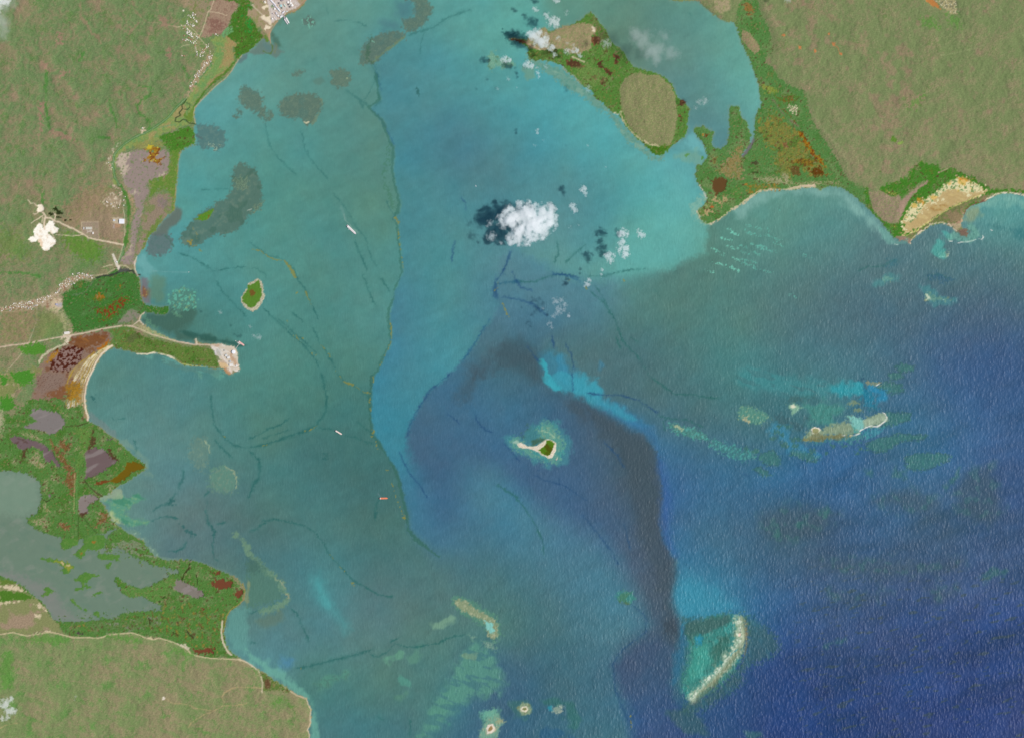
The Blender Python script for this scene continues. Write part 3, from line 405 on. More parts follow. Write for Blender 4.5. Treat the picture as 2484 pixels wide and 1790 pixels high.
R("A3 590,1490 700,1480 730,1540 640,1555", (96, 56, 22), 3, 3, .9); R("A3 410,1480 490,1470 520,1550 450,1540", (104, 78, 44), 3, 3, .9); R("A3 350,1250 400,1260 410,1300 370,1300", (128, 92, 62), 2, 2, .9)
R("A3 420,1420 560,1400 640,1410 620,1470 500,1450", (150, 104, 34), 4, 3, .7, mix=[((92, 60, 30), 'm', .2, .9, .8)])
R("A3 410,940 470,935 490,960 470,1010 430,980", (225, 205, 180), 2, 3, .9, mix=[((100, 140, 80), 'f', .1, .6, 1)])
L("A3 270,880 350,990 430,1070 500,1110", (124, 110, 92), 3, .8); L("A3 320,930 420,1020 480,1100", (120, 76, 36), 3, .7, dash=-.2)
for q in ["A3 340,1520 400,1530 440,1600 400,1634 370,1600", "A3 100,1570 300,1550 450,1610 600,1600 860,1600 870,1620 600,1634 200,1620"]: R(q, (175, 160, 130), 3, 3, .7, mix=[((90, 120, 60), 'm', .3, .8, .8)])
R("A2 1930,1580 1990,1560 2060,1600 2040,1634 B2 2060,10 2000,60 1950,90 1930,50 1910,0", (98, 72, 44), 3, 2, .95, cid=POND)
R("A2 1950,1500 2060,1400 2179,1250 2179,1400 2179,1600 2050,1560", (150, 126, 84), 5, 5, .85, mix=[((100, 124, 66), 'c', .3, .9, .7), ((150, 140, 112), 'm', .9, 1.4, .7)], only=oE)
R("A2 1910,1380 1960,1390 1950,1440 1920,1440", (130, 112, 60), 4, 3, .6); R("A2 1850,1180 1885,1185 1870,1215", (110, 50, 26), 2, 1, .9); R("A2 1825,1182 1842,1182 1840,1200 1828,1198", (200, 130, 50), 1.5, 0, .9)
R("A3 80,1440 130,1420 140,1460 100,1450", (72, 62, 48), 2, 2, .8); R("A3 80,1520 140,1510 150,1530 100,1530", (60, 66, 40), 2, 1, .8)
R("B2 1850,130 1950,180 1880,250 1800,270 1790,230 1840,200", (110, 130, 62), 4, 3, .6, mix=[((190, 170, 130), 'm', .4, 1, .8)])
for q in ["B2 2000,110 2040,100 2040,140 2000,180", "B2 1840,220 1900,215 1910,250 1860,260", "B2 1900,110 1960,120 1980,150 1920,150"]: R(q, (180, 155, 115), 2, 3, .85)
R("B2 1905,170 1930,175 1928,200 1905,198", (190, 92, 50), 2, 1, .9)
R("B2 2080,30 2179,20 2179,120 2100,110", (92, 134, 68), 4, 3, .6); R("B3 30,0 320,0 330,40 200,30 60,60", (140, 120, 56), 4, 4, .7, mix=[((176, 110, 40), 'm', .4, 1, .8), ((84, 124, 56), 'm2', .4, 1, .8)])
L("B2 1800,0 1840,50 1862,110", (225, 205, 190), 2.6, .9, cid=BE); L("B2 1780,225 1810,290 1850,335 1900,343", (215, 195, 165), 2.6, .85, cid=BE)
L("B2 1900,340 1990,295 2080,220 2179,160 B3 0,168 60,115 150,52 240,40 420,36 560,12 640,8", (205, 188, 160), 4.5, .85, cid=BE, dash=-1.2)
L("B3 415,0 425,25 520,5 640,0", (215, 190, 165), 3, .8, cid=BE)
# narrow tidal channel
L("A3 100,1235 75,1290 40,1340 10,1375", (112, 110, 112), 7, .9, cid=LAG, taper=False)
# --- south-east point: forest, salt flat, spit
R("F -40,380 0,380 20,450 45,560 80,680 150,770 250,850 330,880 400,870 440,800 480,730 540,620 560,580 640,470 720,380 840,300 760,300 600,420 480,540 450,490 330,510 260,460 170,420 180,370 290,320 440,290 470,240 560,230 600,120 680,60 720,10 790,20 850,50 960,70 980,30 1020,130 1190,100 1250,150 1330,160 1380,200 1500,230 1520,310 1600,310 1660,340 1700,400 1850,400 2179,420 2179,460 1960,440 1680,480 1400,700 900,1000 600,1050 500,1050 360,1080 280,960 200,860 100,760 0,640",
  (70, 124, 44), 2, 2, mix=[((88, 128, 62), 'c', .1, 1.2, .7), ((112, 118, 78), N['m2'] * .5 + N['c2'] * .6, .6, 1.5, .6)], cid=SWE, only=oE)
G_("F 20,440 170,420 260,460 330,510 440,480 480,560 400,690 440,740 420,860 330,875 230,840 150,770 80,680 50,560", (150, 132, 112), cid=HE)
R("F 410,700 470,560 560,480 700,370 840,285 845,300 720,390 620,490 550,600 500,700 430,860 410,860 450,760", (158, 134, 118), 2, 1.5, .95, cid=HE)
R("F 490,1010 500,880 480,850 520,760 580,680 640,580 660,650 760,560 800,540 900,480 980,440 1040,400 1100,330 1160,280 1250,240 1350,250 1450,280 1480,340 1540,330 1560,370 1620,370 1650,430 1640,470 1560,490 1450,530 1350,570 1200,630 1100,690 1000,750 900,820 800,890 700,950 600,1000 550,1035",
  (190, 168, 120), 2, 3, nf='m2', mix=[((230, 224, 184), N['m2'] * .6 + N['m'] * .5, .1, .8, .85)], cid=SALT)
R("F 520,900 700,770 850,690 860,620 930,640 1050,620 1100,560 1060,440 1180,420 1300,440 1330,520 1450,510 1560,470 1450,520 1300,590 1150,660 1000,740 850,850 700,930 560,980", (184, 160, 112), 5, 4, .92, mix=[((150, 112, 60), np.exp(-(((XX - 2275) / 22) ** 2 + ((YY - 503) / 10) ** 2)) * 2, .2, 1.5, .8), ((205, 185, 130), 'st', .5, 1.3, .6)], cid=SALT)
R("F 500,860 560,700 640,590 760,570 950,450 1080,330 1250,240 1440,280 1500,350 1560,340 1560,440 1350,450 1200,400 1060,430 980,520 860,580 760,680 640,830", (228, 220, 178), 3, 2, .8, mix=[((92, 130, 76), N['m'] * .7 + N['m2'] * .5, .35, .75, .95), ((226, 168, 60), 'c', 1.0, 1.8, .6)], cid=SALT)
for q in ["F 1240,240 1300,235 1450,280 1450,310 1380,290 1280,270", "F 690,520 740,510 800,580 780,630 740,600 700,590"]: R(q, (214, 140, 50), 2, 3, .8, mix=[((120, 130, 60), 'm', .2, .8, .8)])
for q in ["F 340,900 400,900 400,940 350,950", "F 260,400 330,430 420,450 380,480 300,460 260,440"]: R(q, (220, 180, 110), 2, 3, .7, mix=[((100, 120, 50), 'm', 0, .5, .9)])
R("F 390,1060 500,1050 600,1090 620,1110 600,1155 520,1110 440,1110", (152, 126, 112), 2, 1.5, .95, cid=HE)
R("F 560,1050 650,1000 800,900 900,810 1050,730 1200,640 1350,580 1500,530 1640,480 1680,470 1640,560 1500,580 1420,620 1370,670 1335,740 1320,800 1300,880 1310,960 1240,980 1190,930 1120,880 1040,860 950,865 870,890 780,960 700,1010 600,1090", (112, 122, 76), 2, 1.5, mix=[((142, 122, 96), N['m'] * .5 + N['c'] * .5 + np.exp(-(((XX - 2320) / 30) ** 2 + ((YY - 528) / 14) ** 2)) * 1.6, 0, 1.0, .85)], cid=HE, only=oE)
R("F 1240,990 1300,1060 1370,1065 1415,1030 1420,990 1370,950 1300,950", (122, 98, 88), 2, 1.5, .9, only=oE); R("F 1220,855 1290,850 1285,880 1240,875", (90, 44, 30), 1.5, 1, .9)
R("F 1140,880 1230,860 1300,840 1330,740 1320,900 1290,960 1230,960", (190, 166, 142), 3, 1.5, .7, only=oE)
L("F 1340,760 1370,680 1450,615 1560,580 1640,560", (120, 78, 66), 3, .8)
L("F 600,1150 612,1090 700,1025 800,955 880,893 960,870 1050,865 1135,893 1190,935 1235,985", (222, 205, 180), 2.6, .9, cid=BE, dash=-1.6)
L("F 1640,560 1720,505 1800,470 1880,450 1960,444 2060,458 2179,480 G 2500,474 2620,500", (228, 212, 192), 2.6, .95, cid=BE, taper=False)
L("F 500,1035 560,1040 700,960 900,825 1100,690 1350,575 1560,490", (214, 206, 130), 2.2, .8)
R("F 970,165 1110,110 1120,120 985,180", (170, 150, 128), 1.5, .5, .9); R("F 1225,200 1265,200 1262,216 1228,214", (235, 210, 180), 1.2, .3, .9)
for (x, y, r) in [(180, 155, 12), (180, 240, 11), (350, 320, 10), (1445, 205, 14), (80, 60, 7), (370, 60, 8), (220, 35, 7)]:
    a_ = np.linspace(0, 6.28, 9)[:-1]; R(np.array([[T['F'][0] + (x + r * math.cos(t)) / 5.734, T['F'][1] + (y + r * math.sin(t)) / 5.734] for t in a_]), (88, 118, 62), 1.5, 1, .8)
R("A3 1305,1215 1340,1205 1365,1230 1350,1255 1315,1245", (92, 132, 52), 1.5, 1, .9); R("A3 1355,1270 1410,1240 1418,1262 1380,1280", (132, 160, 82), 1.5, 1, .9)
for q in ["A3 340,305 380,308 370,325 345,320", "A3 495,405 525,405 520,435 500,430", "A3 633,440 648,440 650,475 640,470", "A3 755,290 775,290 772,315 758,310", "A3 785,380 820,385 815,410 795,400", "A3 860,470 880,470 875,490 862,488"]: R(q, (198, 124, 78), 1.5, .8, .9)
L("A3 815,400 850,430 860,480", (184, 124, 84), 1.4, .7, rough=.6)
R("A3 1600,0 1690,0 1740,60 1750,85 1680,60 1620,15", (186, 124, 70), 1.5, 1, .95, cid=QRY)
R("A3 1690,0 1885,0 1890,60 1915,115 1900,135 1830,130 1800,90 1760,60", (168, 158, 118), 1.5, 1.5, .95, mix=[((110, 112, 90), 'm', 0, .8, .8), ((230, 222, 195), 'f', .7, 1.4, .8)], cid=QRY)
for q in ["A3 1800,130 1900,140 1930,240 1880,250 1830,190", "A3 1570,170 1680,150 1740,260 1600,230", "A3 1500,900 1600,820 1560,930 1480,960"]: R(q, (88, 138, 62), 10, 6, .6)
for q in ["A3 205,75 260,120 300,200 350,250 400,300", "A3 1080,0 1150,110 1190,210 1240,370", "A3 1750,490 1850,480 1950,450 2060,430 2150,390", "A3 1930,330 1900,410", "E 1690,0 1850,130 1990,280 2100,400 2179,520", "A3 540,620 550,760 600,900 610,1000 700,1130 850,1290 960,1500", "A3 500,450 530,600"]: L(q, (148, 152, 112), 2.4, .45)
for q in ["A3 400,60 500,20 600,60 700,110 850,180", "A3 900,380 1050,400 1150,560", "A3 1380,460 1450,600 1480,750 1400,850 1250,960 1300,1050"]: L(q, (160, 128, 110), 9, .4, rough=4, soft=6)
L("A3 860,0 900,180 1160,250", (146, 132, 104), 2, .4)
# --- west: shore plain, delta, flats
oW = np.clip(sdW / 1.6 + .5, 0, 1)
R("A0 1850,0 2060,0 2105,40 2080,90 2050,120 2030,180 2000,250 1960,300 1880,310 1820,330 1760,340 1850,110", (158, 134, 114), 1.6, 1.5, mix=[((140, 112, 96), 'm2', .3, 1.2, .7)], cid=FLD)
R("A0 1640,0 1850,0 1840,110 1760,330 1700,270 1720,160 1680,100 1650,60", (154, 134, 112), 3, 3, .8, mix=[((124, 132, 82), 'm2', .3, 1.2, .7)], cid=FLD)
R("A0 1830,160 1930,170 2000,210 1990,260 1900,300 1830,290 1850,230 1820,200", (128, 92, 82), 3, 3, .7, mix=[((156, 128, 112), 'm', .2, 1, .8)], cid=FLD)
R("A0 1950,0 2179,0 A1 30,0 40,90 0,60 20,160 60,200 95,270 140,320 110,370 0,470 A0 2179,500 2080,520 2060,480 2045,430 2090,390 2000,340 1980,300 2030,200 2040,140 2100,90 2110,40 2060,15", (74, 116, 44), 2, 2, mix=[((52, 140, 58), N['m2'] * .7 + np.exp(-(((XX - 603) / 12) ** 2 + ((YY - 55) / 26) ** 2)) * 2, .9, 1.9, .85), ((88, 126, 52), 'c', .3, 1.3, .6)], cid=SW, only=oW)
R("A0 1850,340 1950,320 2000,340 2090,380 2050,430 2060,490 2080,520 2040,600 1900,720 1800,790 1740,880 1700,930 1720,960 1700,1090 1560,1130 1430,1190 1400,1240 1200,1290 1080,1340 1050,1380 1010,1500 1040,1634 1000,1634 990,1500 1000,1380 1090,1270 1200,1205 1300,1160 1420,1080 1510,1000 1600,910 1680,810 1730,720 1800,630 1860,560 1900,420",
  (134, 150, 88), 2, 2, mix=[((104, 146, 88), N['st'] * .5 + N['m2'] * .5, -.2, 1.0, .7), ((164, 142, 100), 'c2', .6, 1.5, .7)], cid=PL, only=oW)
R("A0 1880,380 1950,400 1900,560 1830,650 1760,760 1700,850 1690,900 1760,830 1850,720 1960,560 2000,480 1960,370", (108, 148, 90), 8, 3, .6, only=oW)
R("A0 1990,330 2090,380 2050,430 2060,490 2075,530 2000,540 1940,600 1990,420", (164, 138, 96), 4, 3, .7, only=oW)
R("A0 1830,730 1950,640 2040,560 2030,600 1900,720 1800,800", (160, 132, 98), 4, 2, .7, only=oW)
L("A0 2080,520 2050,570 1980,650 1880,730 1800,810 1750,880 1700,960", (72, 118, 40), 5, .75, dash=-1.4, only=oW)
R("A0 1400,1210 1450,1180 1520,1170 1580,1140 1650,1120 1705,1150 1720,1215 1720,1270 1660,1290 1590,1330 1560,1400 1500,1340 1440,1280", (76, 124, 46), 2, 2, mix=[((96, 132, 62), 'c', .4, 1.3, .7)], cid=SW, only=oW)
R("A0 1640,1000 1700,960 1705,1060 1720,1090 1650,1060 1600,1020", (100, 128, 52), 4, 3, .8, only=oW)
R("A0 1180,1260 1300,1230 1420,1240 1440,1300 1300,1330 1180,1310", (140, 142, 82), 6, 4, .7)
R("A0 1010,1430 1060,1350 1140,1340 1240,1320 1340,1340 1440,1320 1500,1350 1500,1440 1480,1540 1400,1570 1320,1610 1290,1634 B0 1320,60 1270,140 1240,300 1200,470 1190,560 1180,700 1090,690 1060,660 1150,540 1160,330 1200,200 1130,60 1090,-30 A0 1060,1500", (150, 134, 128), 2, 2.5, mix=[((196, 180, 160), N['m'] * .4 + N['c'] * .4 + np.exp(-(((XX - 296) / 14) ** 2 + ((YY - 395) / 34) ** 2)) * 2.4, .5, 1.4, .85), ((108, 124, 84), 'm', .8, 1.5, .7)], cid=SALT)
R("A0 1280,1320 1330,1280 1420,1310 1390,1350 1380,1400 1440,1400 1390,1460 1350,1420 1270,1420 1300,1380 1340,1340", (160, 118, 40), 3, 3, .95, mix=[((118, 66, 34), 'm', .2, .8, .9), ((206, 196, 70), 'm2', .8, 1.4, .9)], cid=SALT)
R("A0 1290,1290 1340,1270 1350,1300 1300,1320", (200, 186, 60), 3, 3, .8)
R("A0 1500,1340 1570,1310 1590,1350 1560,1634 B0 1550,0 1540,220 1500,240 1510,100 1440,20 1370,60 1320,120 1330,30 A0 1310,1600 1480,1540", (98, 132, 56), 3, 3, .9, mix=[((132, 136, 78), 'm2', .3, 1.2, .7)], cid=PL, only=oW)
R("B0 1330,120 1440,60 1520,120 1500,240 1430,300 1380,380 1330,420 1290,500 1260,560 1215,600 1200,560 1260,380 1280,200", (146, 128, 112), 4, 3, .9, mix=[((112, 132, 74), 'c', .4, 1.2, .7), ((150, 124, 130), 'st', .8, 1.5, .5)], cid=PL, only=oW)
R("B0 1390,110 1480,120 1470,190 1400,200", (134, 116, 122), 8, 3, .6)
R("B0 1330,430 1300,490 1250,570 1240,590 1270,520 1300,420 1390,300 1440,250 1420,310 1370,400", (96, 130, 52), 3, 2, .7, only=oW)
R("B0 760,20 900,0 1040,20 1080,100 1100,300 1080,520 870,480 760,430 640,380 560,300 620,250 520,200 640,120", (152, 128, 104), 12, 6, .75, mix=[((130, 128, 84), 'm2', .3, 1.2, .6)])
R("B0 820,230 960,230 1090,300 1085,500 880,440 720,420 700,330", (156, 134, 114), 10, 4, .5)
R("B0 560,420 700,450 850,490 900,560 870,660 780,680 650,600 560,500", (84, 134, 44), 14, 6, .7, mix=[((112, 130, 70), 'm2', .2, 1.2, .5)])
R("B0 0,380 150,420 280,600 200,650 0,600", (92, 132, 58), 24, 8, .5)
R("B0 170,120 560,480 300,620 100,450", (112, 132, 74), 40, 8, .15)
R("B0 900,130 960,90 1050,70 1090,150 1020,190 950,170", (172, 152, 130), 5, 4, .7, mix=[((220, 208, 188), 'm', .4, 1, .8)])
# quarry
R("U 340,560 420,500 450,480 520,560 560,500 640,430 700,440 720,530 800,590 740,680 680,680 600,650 580,680 660,730 740,810 730,870 680,910 640,940 640,980 600,1000 500,990 470,920 420,880 400,800 370,830 290,840 230,800 260,740 330,730 340,690 310,640", (252, 246, 236), 1.6, 1, mix=[((228, 208, 184), 'm', .5, 1.5, .6), ((226, 188, 150), np.exp(-(((XX - 97) / 6) ** 2 + ((YY - 592) / 12) ** 2)) * 2, .3, 1, .6)], cid=QRY)
R("U 390,130 480,125 525,180 500,260 420,270 380,240 400,200", (244, 230, 212), 1.6, 1, cid=QRY)
for w_, q in [(4.2, "U 500,280 550,350 530,420 520,520 530,600"), (3.8, "U 550,380 660,390 710,440 800,460 900,510 1000,560 1080,590 1180,650 1280,690 1350,750 1440,780 1600,810 1800,850 2010,890"), (2, "U 210,40 270,110 320,100 390,160"), (2, "U 320,300 360,310 410,280"), (2, "U 500,340 420,390 350,430 280,480"), (2.4, "U 710,430 740,340 700,290"), (1.6, "U 750,700 900,710 1050,725 1260,700"), (2.2, "U 640,640 700,720 720,780"), (2, "U 500,370 480,480"), (2, "U 1340,640 1340,740"), (1.5, "U 1640,1310 1740,1280 1820,1270"), (2, "U 1830,1070 1890,1220")]:
    L(q, (222, 202, 178), w_, .92, rough=.5, cid=ROAD, taper=False)
for q in ["U 650,230 690,190 780,185 780,240 870,270 880,310 800,320 760,300 740,250", "U 600,310 640,290 710,300 700,330 640,345", "U 750,370 800,355 830,380 790,390", "U 900,415 1040,420 1000,435 930,425"]:
    R(q, (48, 58, 34), 1.5, 1, .95, cid=POND)
R("U 1230,460 1545,455 1555,785 1440,770 1340,730 1240,660", (158, 140, 122), 1.2, 0, .9, cid=FLD, mix=[((140, 140, 108), 'm', .4, 1.2, .5)])
L("U 1240,690 1230,460 1545,455 1555,785", (196, 176, 150), 1.3, .9, rough=0, taper=False)
R("U 1300,555 1430,555 1430,605 1300,605", (196, 188, 174), 1.2, 0, .9); R("U 1330,610 1430,620 1420,660 1330,660", (205, 195, 185), 2, 1, .8)
R("U 1815,380 1920,370 2050,400 2040,500 1930,500 1820,480", (190, 176, 154), 1.6, .5, .9, cid=YARD); R("U 1860,500 1960,500 1960,570 1860,570", (176, 140, 112), 1.6, .5, .8); R("U 1820,500 1855,500 1855,580 1820,580", (168, 150, 146), 1.6, .3, .8)
# canal and coast road
for q in ["A0 1870,560 1800,640 1700,760 1640,870 1550,955 1480,1040 1400,1100 1300,1165 1190,1210 1085,1280 1010,1360 995,1450 1010,1560 1050,1634 B0 1065,0 1115,90 1140,220 1135,330 1110,500 1080,600 1040,680"]:
    L(q, (66, 118, 62), 5.5, .85, rough=.5, taper=False); L(q, (150, 160, 130), 1.8, .85, rough=.4, cid=ROAD, taper=False)
L("B0 1085,190 1100,290 1100,420 1085,530 1060,620 1030,690 1025,720", (190, 182, 156), 1.8, .85, rough=.3, cid=ROAD, taper=False)
L("B0 1060,0 1110,90 1140,200 1140,340 1120,440 1105,520", (70, 122, 44), 7, .7, rough=1, nf='f')
R("B0 1150,80 1190,120 1180,180 1210,200 1190,240 1150,330 1130,470 1110,590 1130,480 1140,300 1160,150 1110,90", (168, 140, 112), 3, 2, .8, mix=[((108, 122, 78), 'm', .2, .9, .7)])
R("B0 1180,600 1130,545 1150,540 1140,580 1090,640", (190, 170, 148), 2, 1, .5)
R("B0 985,605 1003,602 1045,700 1022,715", (214, 205, 192), 1.4, .4, .95, cid=YARD); R("B0 1025,700 1060,710 1050,750 1030,735", (222, 208, 194), 1.4, .5, .95, cid=YARD)
L("B0 1045,705 1110,710 1160,745 1190,775 1215,800", (206, 196, 164), 2, .9, rough=.3, cid=ROAD, taper=False)
# large mangrove with reddish pools
R("B0 1020,730 1050,755 1120,755 1190,780 1225,810 1232,920 1240,980 1265,1040 1330,1060 1400,1075 1490,1065 1500,1085 1455,1140 1330,1120 1270,1120 1230,1150 1200,1195 1080,1225 950,1240 800,1270 640,1305 630,1200 600,1170 560,1100 540,1060 560,980 520,940 530,910 570,940 620,920 640,870 720,830 800,840 850,810 920,800 980,770",
  (70, 116, 56), 2, 2, mix=[((94, 124, 78), N['sv'] * .4 + N['c'] * .5, .1, 1.5, .6), ((56, 114, 44), 'c2', .5, 1.6, .6)], cid=SW, only=oW)
R("B0 1110,1110 1180,1090 1240,1140 1215,1195 1080,1215 1020,1225 1080,1170", (142, 130, 122), 3, 2, .9, mix=[((100, 126, 84), 'm', .4, 1.2, .7)], cid=SALT)
R("B0 830,970 880,950 920,980 890,1020 840,1010", (160, 104, 36), 4, 3, .9)
R("B0 960,1050 1060,980 1130,980 1140,1020 1080,1080 1050,1100 1040,1140 980,1170 930,1200 870,1200 920,1150 840,1130 850,1090 920,1070", (128, 62, 34), 2, 5, .95, nf='m', mix=[((70, 118, 46), 'm', .1, .5, 1)])
R("B0 700,1000 760,990 900,1010 880,1030 740,1010", (110, 96, 44), 2, 5, .6, mix=[((70, 118, 46), 'm', -.2, .3, 1)]); R("B0 1045,880 1075,880 1060,910", (150, 100, 34), 2, 2, .8); R("B0 670,870 710,870 720,900 680,890", (120, 110, 60), 3, 3, .7)
L("B0 780,805 850,815 900,800 980,790 1050,765 1060,745 1100,750 1160,750 1200,790 1235,790", (64, 72, 62), 4, .95, cid=RIV, rough=.8)
R("B0 1040,740 1100,730 1150,750 1060,775", (86, 90, 86), 3, 2, .9, cid=RIV); L("B0 830,820 800,880 760,930 700,960 640,965", (110, 122, 100), 3, .6, rough=1.5)
L("B0 515,910 530,945 560,950", (60, 80, 56), 6, .8)
# town strips: bare ground under the houses
R("B0 0,1075 100,1070 200,1020 280,1010 330,1000 420,970 500,930 540,870 600,810 700,790 800,795 840,810 800,840 740,830 640,850 620,900 570,940 530,960 550,990 540,1090 500,1140 420,1100 340,1060 300,1090 200,1115 100,1115 0,1105", (178, 158, 134), 3, 3, .85, mix=[((140, 100, 78), 'm2', .6, 1.4, .7), ((120, 130, 84), 'm', .6, 1.3, .6)], cid=PL)
R("B0 470,1010 550,1000 545,1080 500,1130 440,1090", (206, 186, 156), 3, 2, .8); R("B0 490,1040 550,1040 540,1070 500,1070", (168, 164, 172), 3, 1, .8)
R("B0 560,1290 630,1285 630,1330 600,1400 560,1410 580,1350 540,1350", (218, 202, 182), 3, 2, .9, mix=[((170, 160, 130), 'm', .4, 1.2, .6)], cid=PL)
L("B0 0,1425 90,1410 220,1395 330,1375 450,1350 600,1325 750,1300 900,1265 1060,1238 1160,1240 1230,1265 1330,1310 1450,1345 1560,1375 1700,1400 1850,1405 1950,1400", (206, 184, 164), 3.4, .95, rough=.4, cid=ROAD, taper=False)
L("B0 1170,1235 1200,1215 1225,1190 1240,1150 1270,1122", (206, 188, 168), 2.6, .9, rough=.5, cid=ROAD); L("B0 1230,1190 1255,1220 1265,1225", (206, 188, 168), 3, .9, rough=.4)
for q in ["B0 325,1060 322,1200 290,1290 260,1370 230,1430 160,1520 60,1634", "B0 15,1110 0,1200", "B0 40,1400 230,1400", "B0 170,1240 250,1140 320,1080", "B0 0,1110 100,1112 200,1108 270,1090 320,1050 420,1010 520,930 560,880 640,830 720,790 850,795 940,780 1020,730"]: L(q, (196, 176, 152), 1.8, .75, rough=.4, cid=ROAD, taper=False)
R("B0 170,1430 250,1400 330,1380 420,1420 400,1480 300,1500 200,1470", (78, 136, 48), 4, 3, .9, cid=FLD); R("B0 0,1110 320,1080 320,1200 240,1370 0,1400", (150, 128, 100), 14, 5, .7, mix=[((118, 132, 76), 'm2', .3, 1.2, .7)])
R("B0 330,1120 470,1100 600,1200 600,1290 400,1360 290,1350 330,1200", (112, 132, 72), 16, 5, .5); R("B0 330,1130 560,1090 620,1230 640,1290 560,1280 530,1180 480,1130", (176, 164, 130), 4, 3, .6, mix=[((120, 134, 88), 'm', .3, 1, .7)])
# brown pools and striped beach ridges
R("B0 380,1560 430,1480 540,1430 600,1400 640,1330 760,1310 880,1285 960,1290 990,1340 940,1400 880,1440 850,1500 760,1634 C0 720,20 700,100 600,180 500,260 430,290 260,260 290,200 330,100 300,0 B0 330,1600", (138, 114, 100), 2, 2, mix=[((118, 80, 58), N['c'] * .6 + N['m2'] * .4, 0, 1.1, .7)], cid=SALT)
R("B0 620,1370 720,1330 860,1310 960,1320 900,1400 780,1430 700,1460 640,1420", (120, 76, 44), 8, 4, .8, mix=[((152, 98, 44), 'st', .5, 1.3, .7)]); R("B0 880,1420 950,1370 960,1400 900,1450 860,1440", (176, 104, 30), 5, 2, .9)
R("B0 500,1450 640,1420 740,1440 700,1560 600,1634 450,1634 440,1560", (140, 118, 112), 4, 3, .9, mix=[((72, 34, 22), N['m'] * .7 + N['m2'] * .4, -.2, .35, .95)], cid=POND)
R("B0 400,1560 460,1490 520,1450 500,1500 420,1560", (170, 124, 34), 4, 2, .8)
L("B0 340,1570 380,1500 450,1450 560,1400 600,1370", (214, 200, 178), 4, .7, rough=1)
R("B0 620,1634 700,1560 800,1500 880,1450 960,1420 1030,1380 1040,1390 960,1440 900,1490 850,1560 815,1634 C0 790,30 760,100 745,200 750,300 775,400 770,440 740,400 740,280 690,300 700,160 720,60 590,60", (158, 136, 98), 2.5, 1.5, .9, mix=[((140, 116, 84), 'm2', .2, 1.0, .7)], cid=BE, only=oW)
rg_ = pp("B0 1000,1405 930,1450 870,1500 830,1560 800,1634 C0 770,60 745,130 735,220 738,300")
for i in range(11): L(rg_ - [[3.0 + i * 4.0, -i * 1.0]] * np.linspace(.15, 1, len(rg_))[:, None] ** .5 * [[1.0, 1.0]], ((232, 224, 196), (176, 146, 62), (222, 212, 182))[i % 3], 1.7, .85, rough=.5, dash=-1.2, only=oW)
for i, q in enumerate(["B0 640,1634 720,1550 830,1470", "B0 700,1634 780,1540 860,1470", "C0 640,0 600,80 590,110", "C0 690,0 660,60 630,110", "C0 730,0 720,60 700,120 690,200"]): L(q, (225, 218, 190) if i % 2 else (178, 150, 60), 2, .8, rough=.6)
R("C0 560,140 620,90 720,100 710,200 690,260 600,260 580,200", (156, 112, 34), 5, 3, .85, mix=[((128, 104, 60), 'm2', .2, 1, .7)]); R("C0 420,180 560,140 600,200 560,260 480,300 440,240", (126, 84, 56), 6, 4, .8)
R("C0 330,20 560,20 570,100 500,160 380,190 300,170", (134, 114, 104), 4, 2, .7, mix=[((84, 56, 50), 'f', 1.0, 1.6, .7)])
L("B0 1035,1382 960,1430 890,1490 845,1560 815,1634 C0 785,50 758,130 745,220 750,300 765,370 778,400 772,440", (224, 206, 184), 4.2, .95, rough=.5, cid=BE, taper=False); L("C0 770,60 752,140 742,230 748,310", (150, 110, 86), 1.4, .6, rough=.3)
# peninsula
R("B0 1000,1400 1060,1350 1100,1290 1180,1270 1230,1310 1330,1350 1480,1380 1640,1420 1800,1425 1880,1450 1900,1520 1950,1600 1830,1595 1700,1580 1620,1575 1540,1510 1430,1480 1290,1480 1160,1460 1030,1425", (96, 122, 58), 3, 2, .95, mix=[((122, 110, 74), N['st'] * .5 + N['m2'] * .4, .4, 1.3, .75), ((66, 110, 40), 'c', .4, 1.3, .6)], cid=SW, only=oW)
R("B0 960,1280 1100,1240 1180,1260 1100,1290 1100,1400 1020,1380 980,1400 1000,1330", (88, 124, 60), 3, 2, .9, only=oW, mix=[((120, 100, 60), 'm', .5, 1.1, .7)]); R("B0 1120,1330 1200,1290 1230,1340 1150,1390 1110,1380", (92, 96, 64), 4, 2, .7)
R("B0 1190,1240 1260,1230 1400,1300 1560,1360 1700,1390 1560,1370 1380,1330 1260,1290", (172, 172, 128), 4, 2, .6, only=oW)
L("B0 1205,1482 1290,1486 1350,1472 1430,1486 1490,1502 1535,1525", (226, 212, 186), 3, .95, rough=.5, cid=BE); L("B0 1540,1525 1600,1570 1700,1588 1830,1600", (196, 190, 120), 1.8, .7, rough=.6)
R("B0 1850,1410 1960,1400 2050,1410 2085,1440 2095,1500 2108,1634 2050,1634 C0 2050,30 1990,10 B0 1970,1600 1930,1590 1920,1540 1950,1540 1900,1480 1860,1430", (208, 194, 178), 1.8, 1, .97, mix=[((180, 148, 120), 'c2', .3, 1.2, .6), ((226, 220, 216), 'st', .5, 1.2, .6)], cid=YARD, only=oW)
R("Q 200,1100 420,1080 600,1180 640,1300 480,1300 400,1380 210,1250", (214, 184, 140), 2, 1, .8, only=oW); R("Q 440,1300 700,1450 750,1560 600,1590 480,1500", (176, 130, 90), 3, 1, .7, only=oW); R("Q 0,540 60,560 130,740 40,740 0,700", (222, 214, 222), 2, 1, .85); R("Q 140,420 260,480 330,700 300,800 180,800 120,700 60,560", (172, 174, 166), 3, 1, .7)
R("Q 700,560 780,700 820,860 960,900 1000,1150 900,1200 760,1000 700,900 680,760", (184, 148, 118), 3, 1, .7, only=oW)
L("Q 130,420 250,580 350,780 430,930 560,1080 650,1240 720,1500", (226, 218, 214), 2, .9, rough=.3, cid=ROAD)
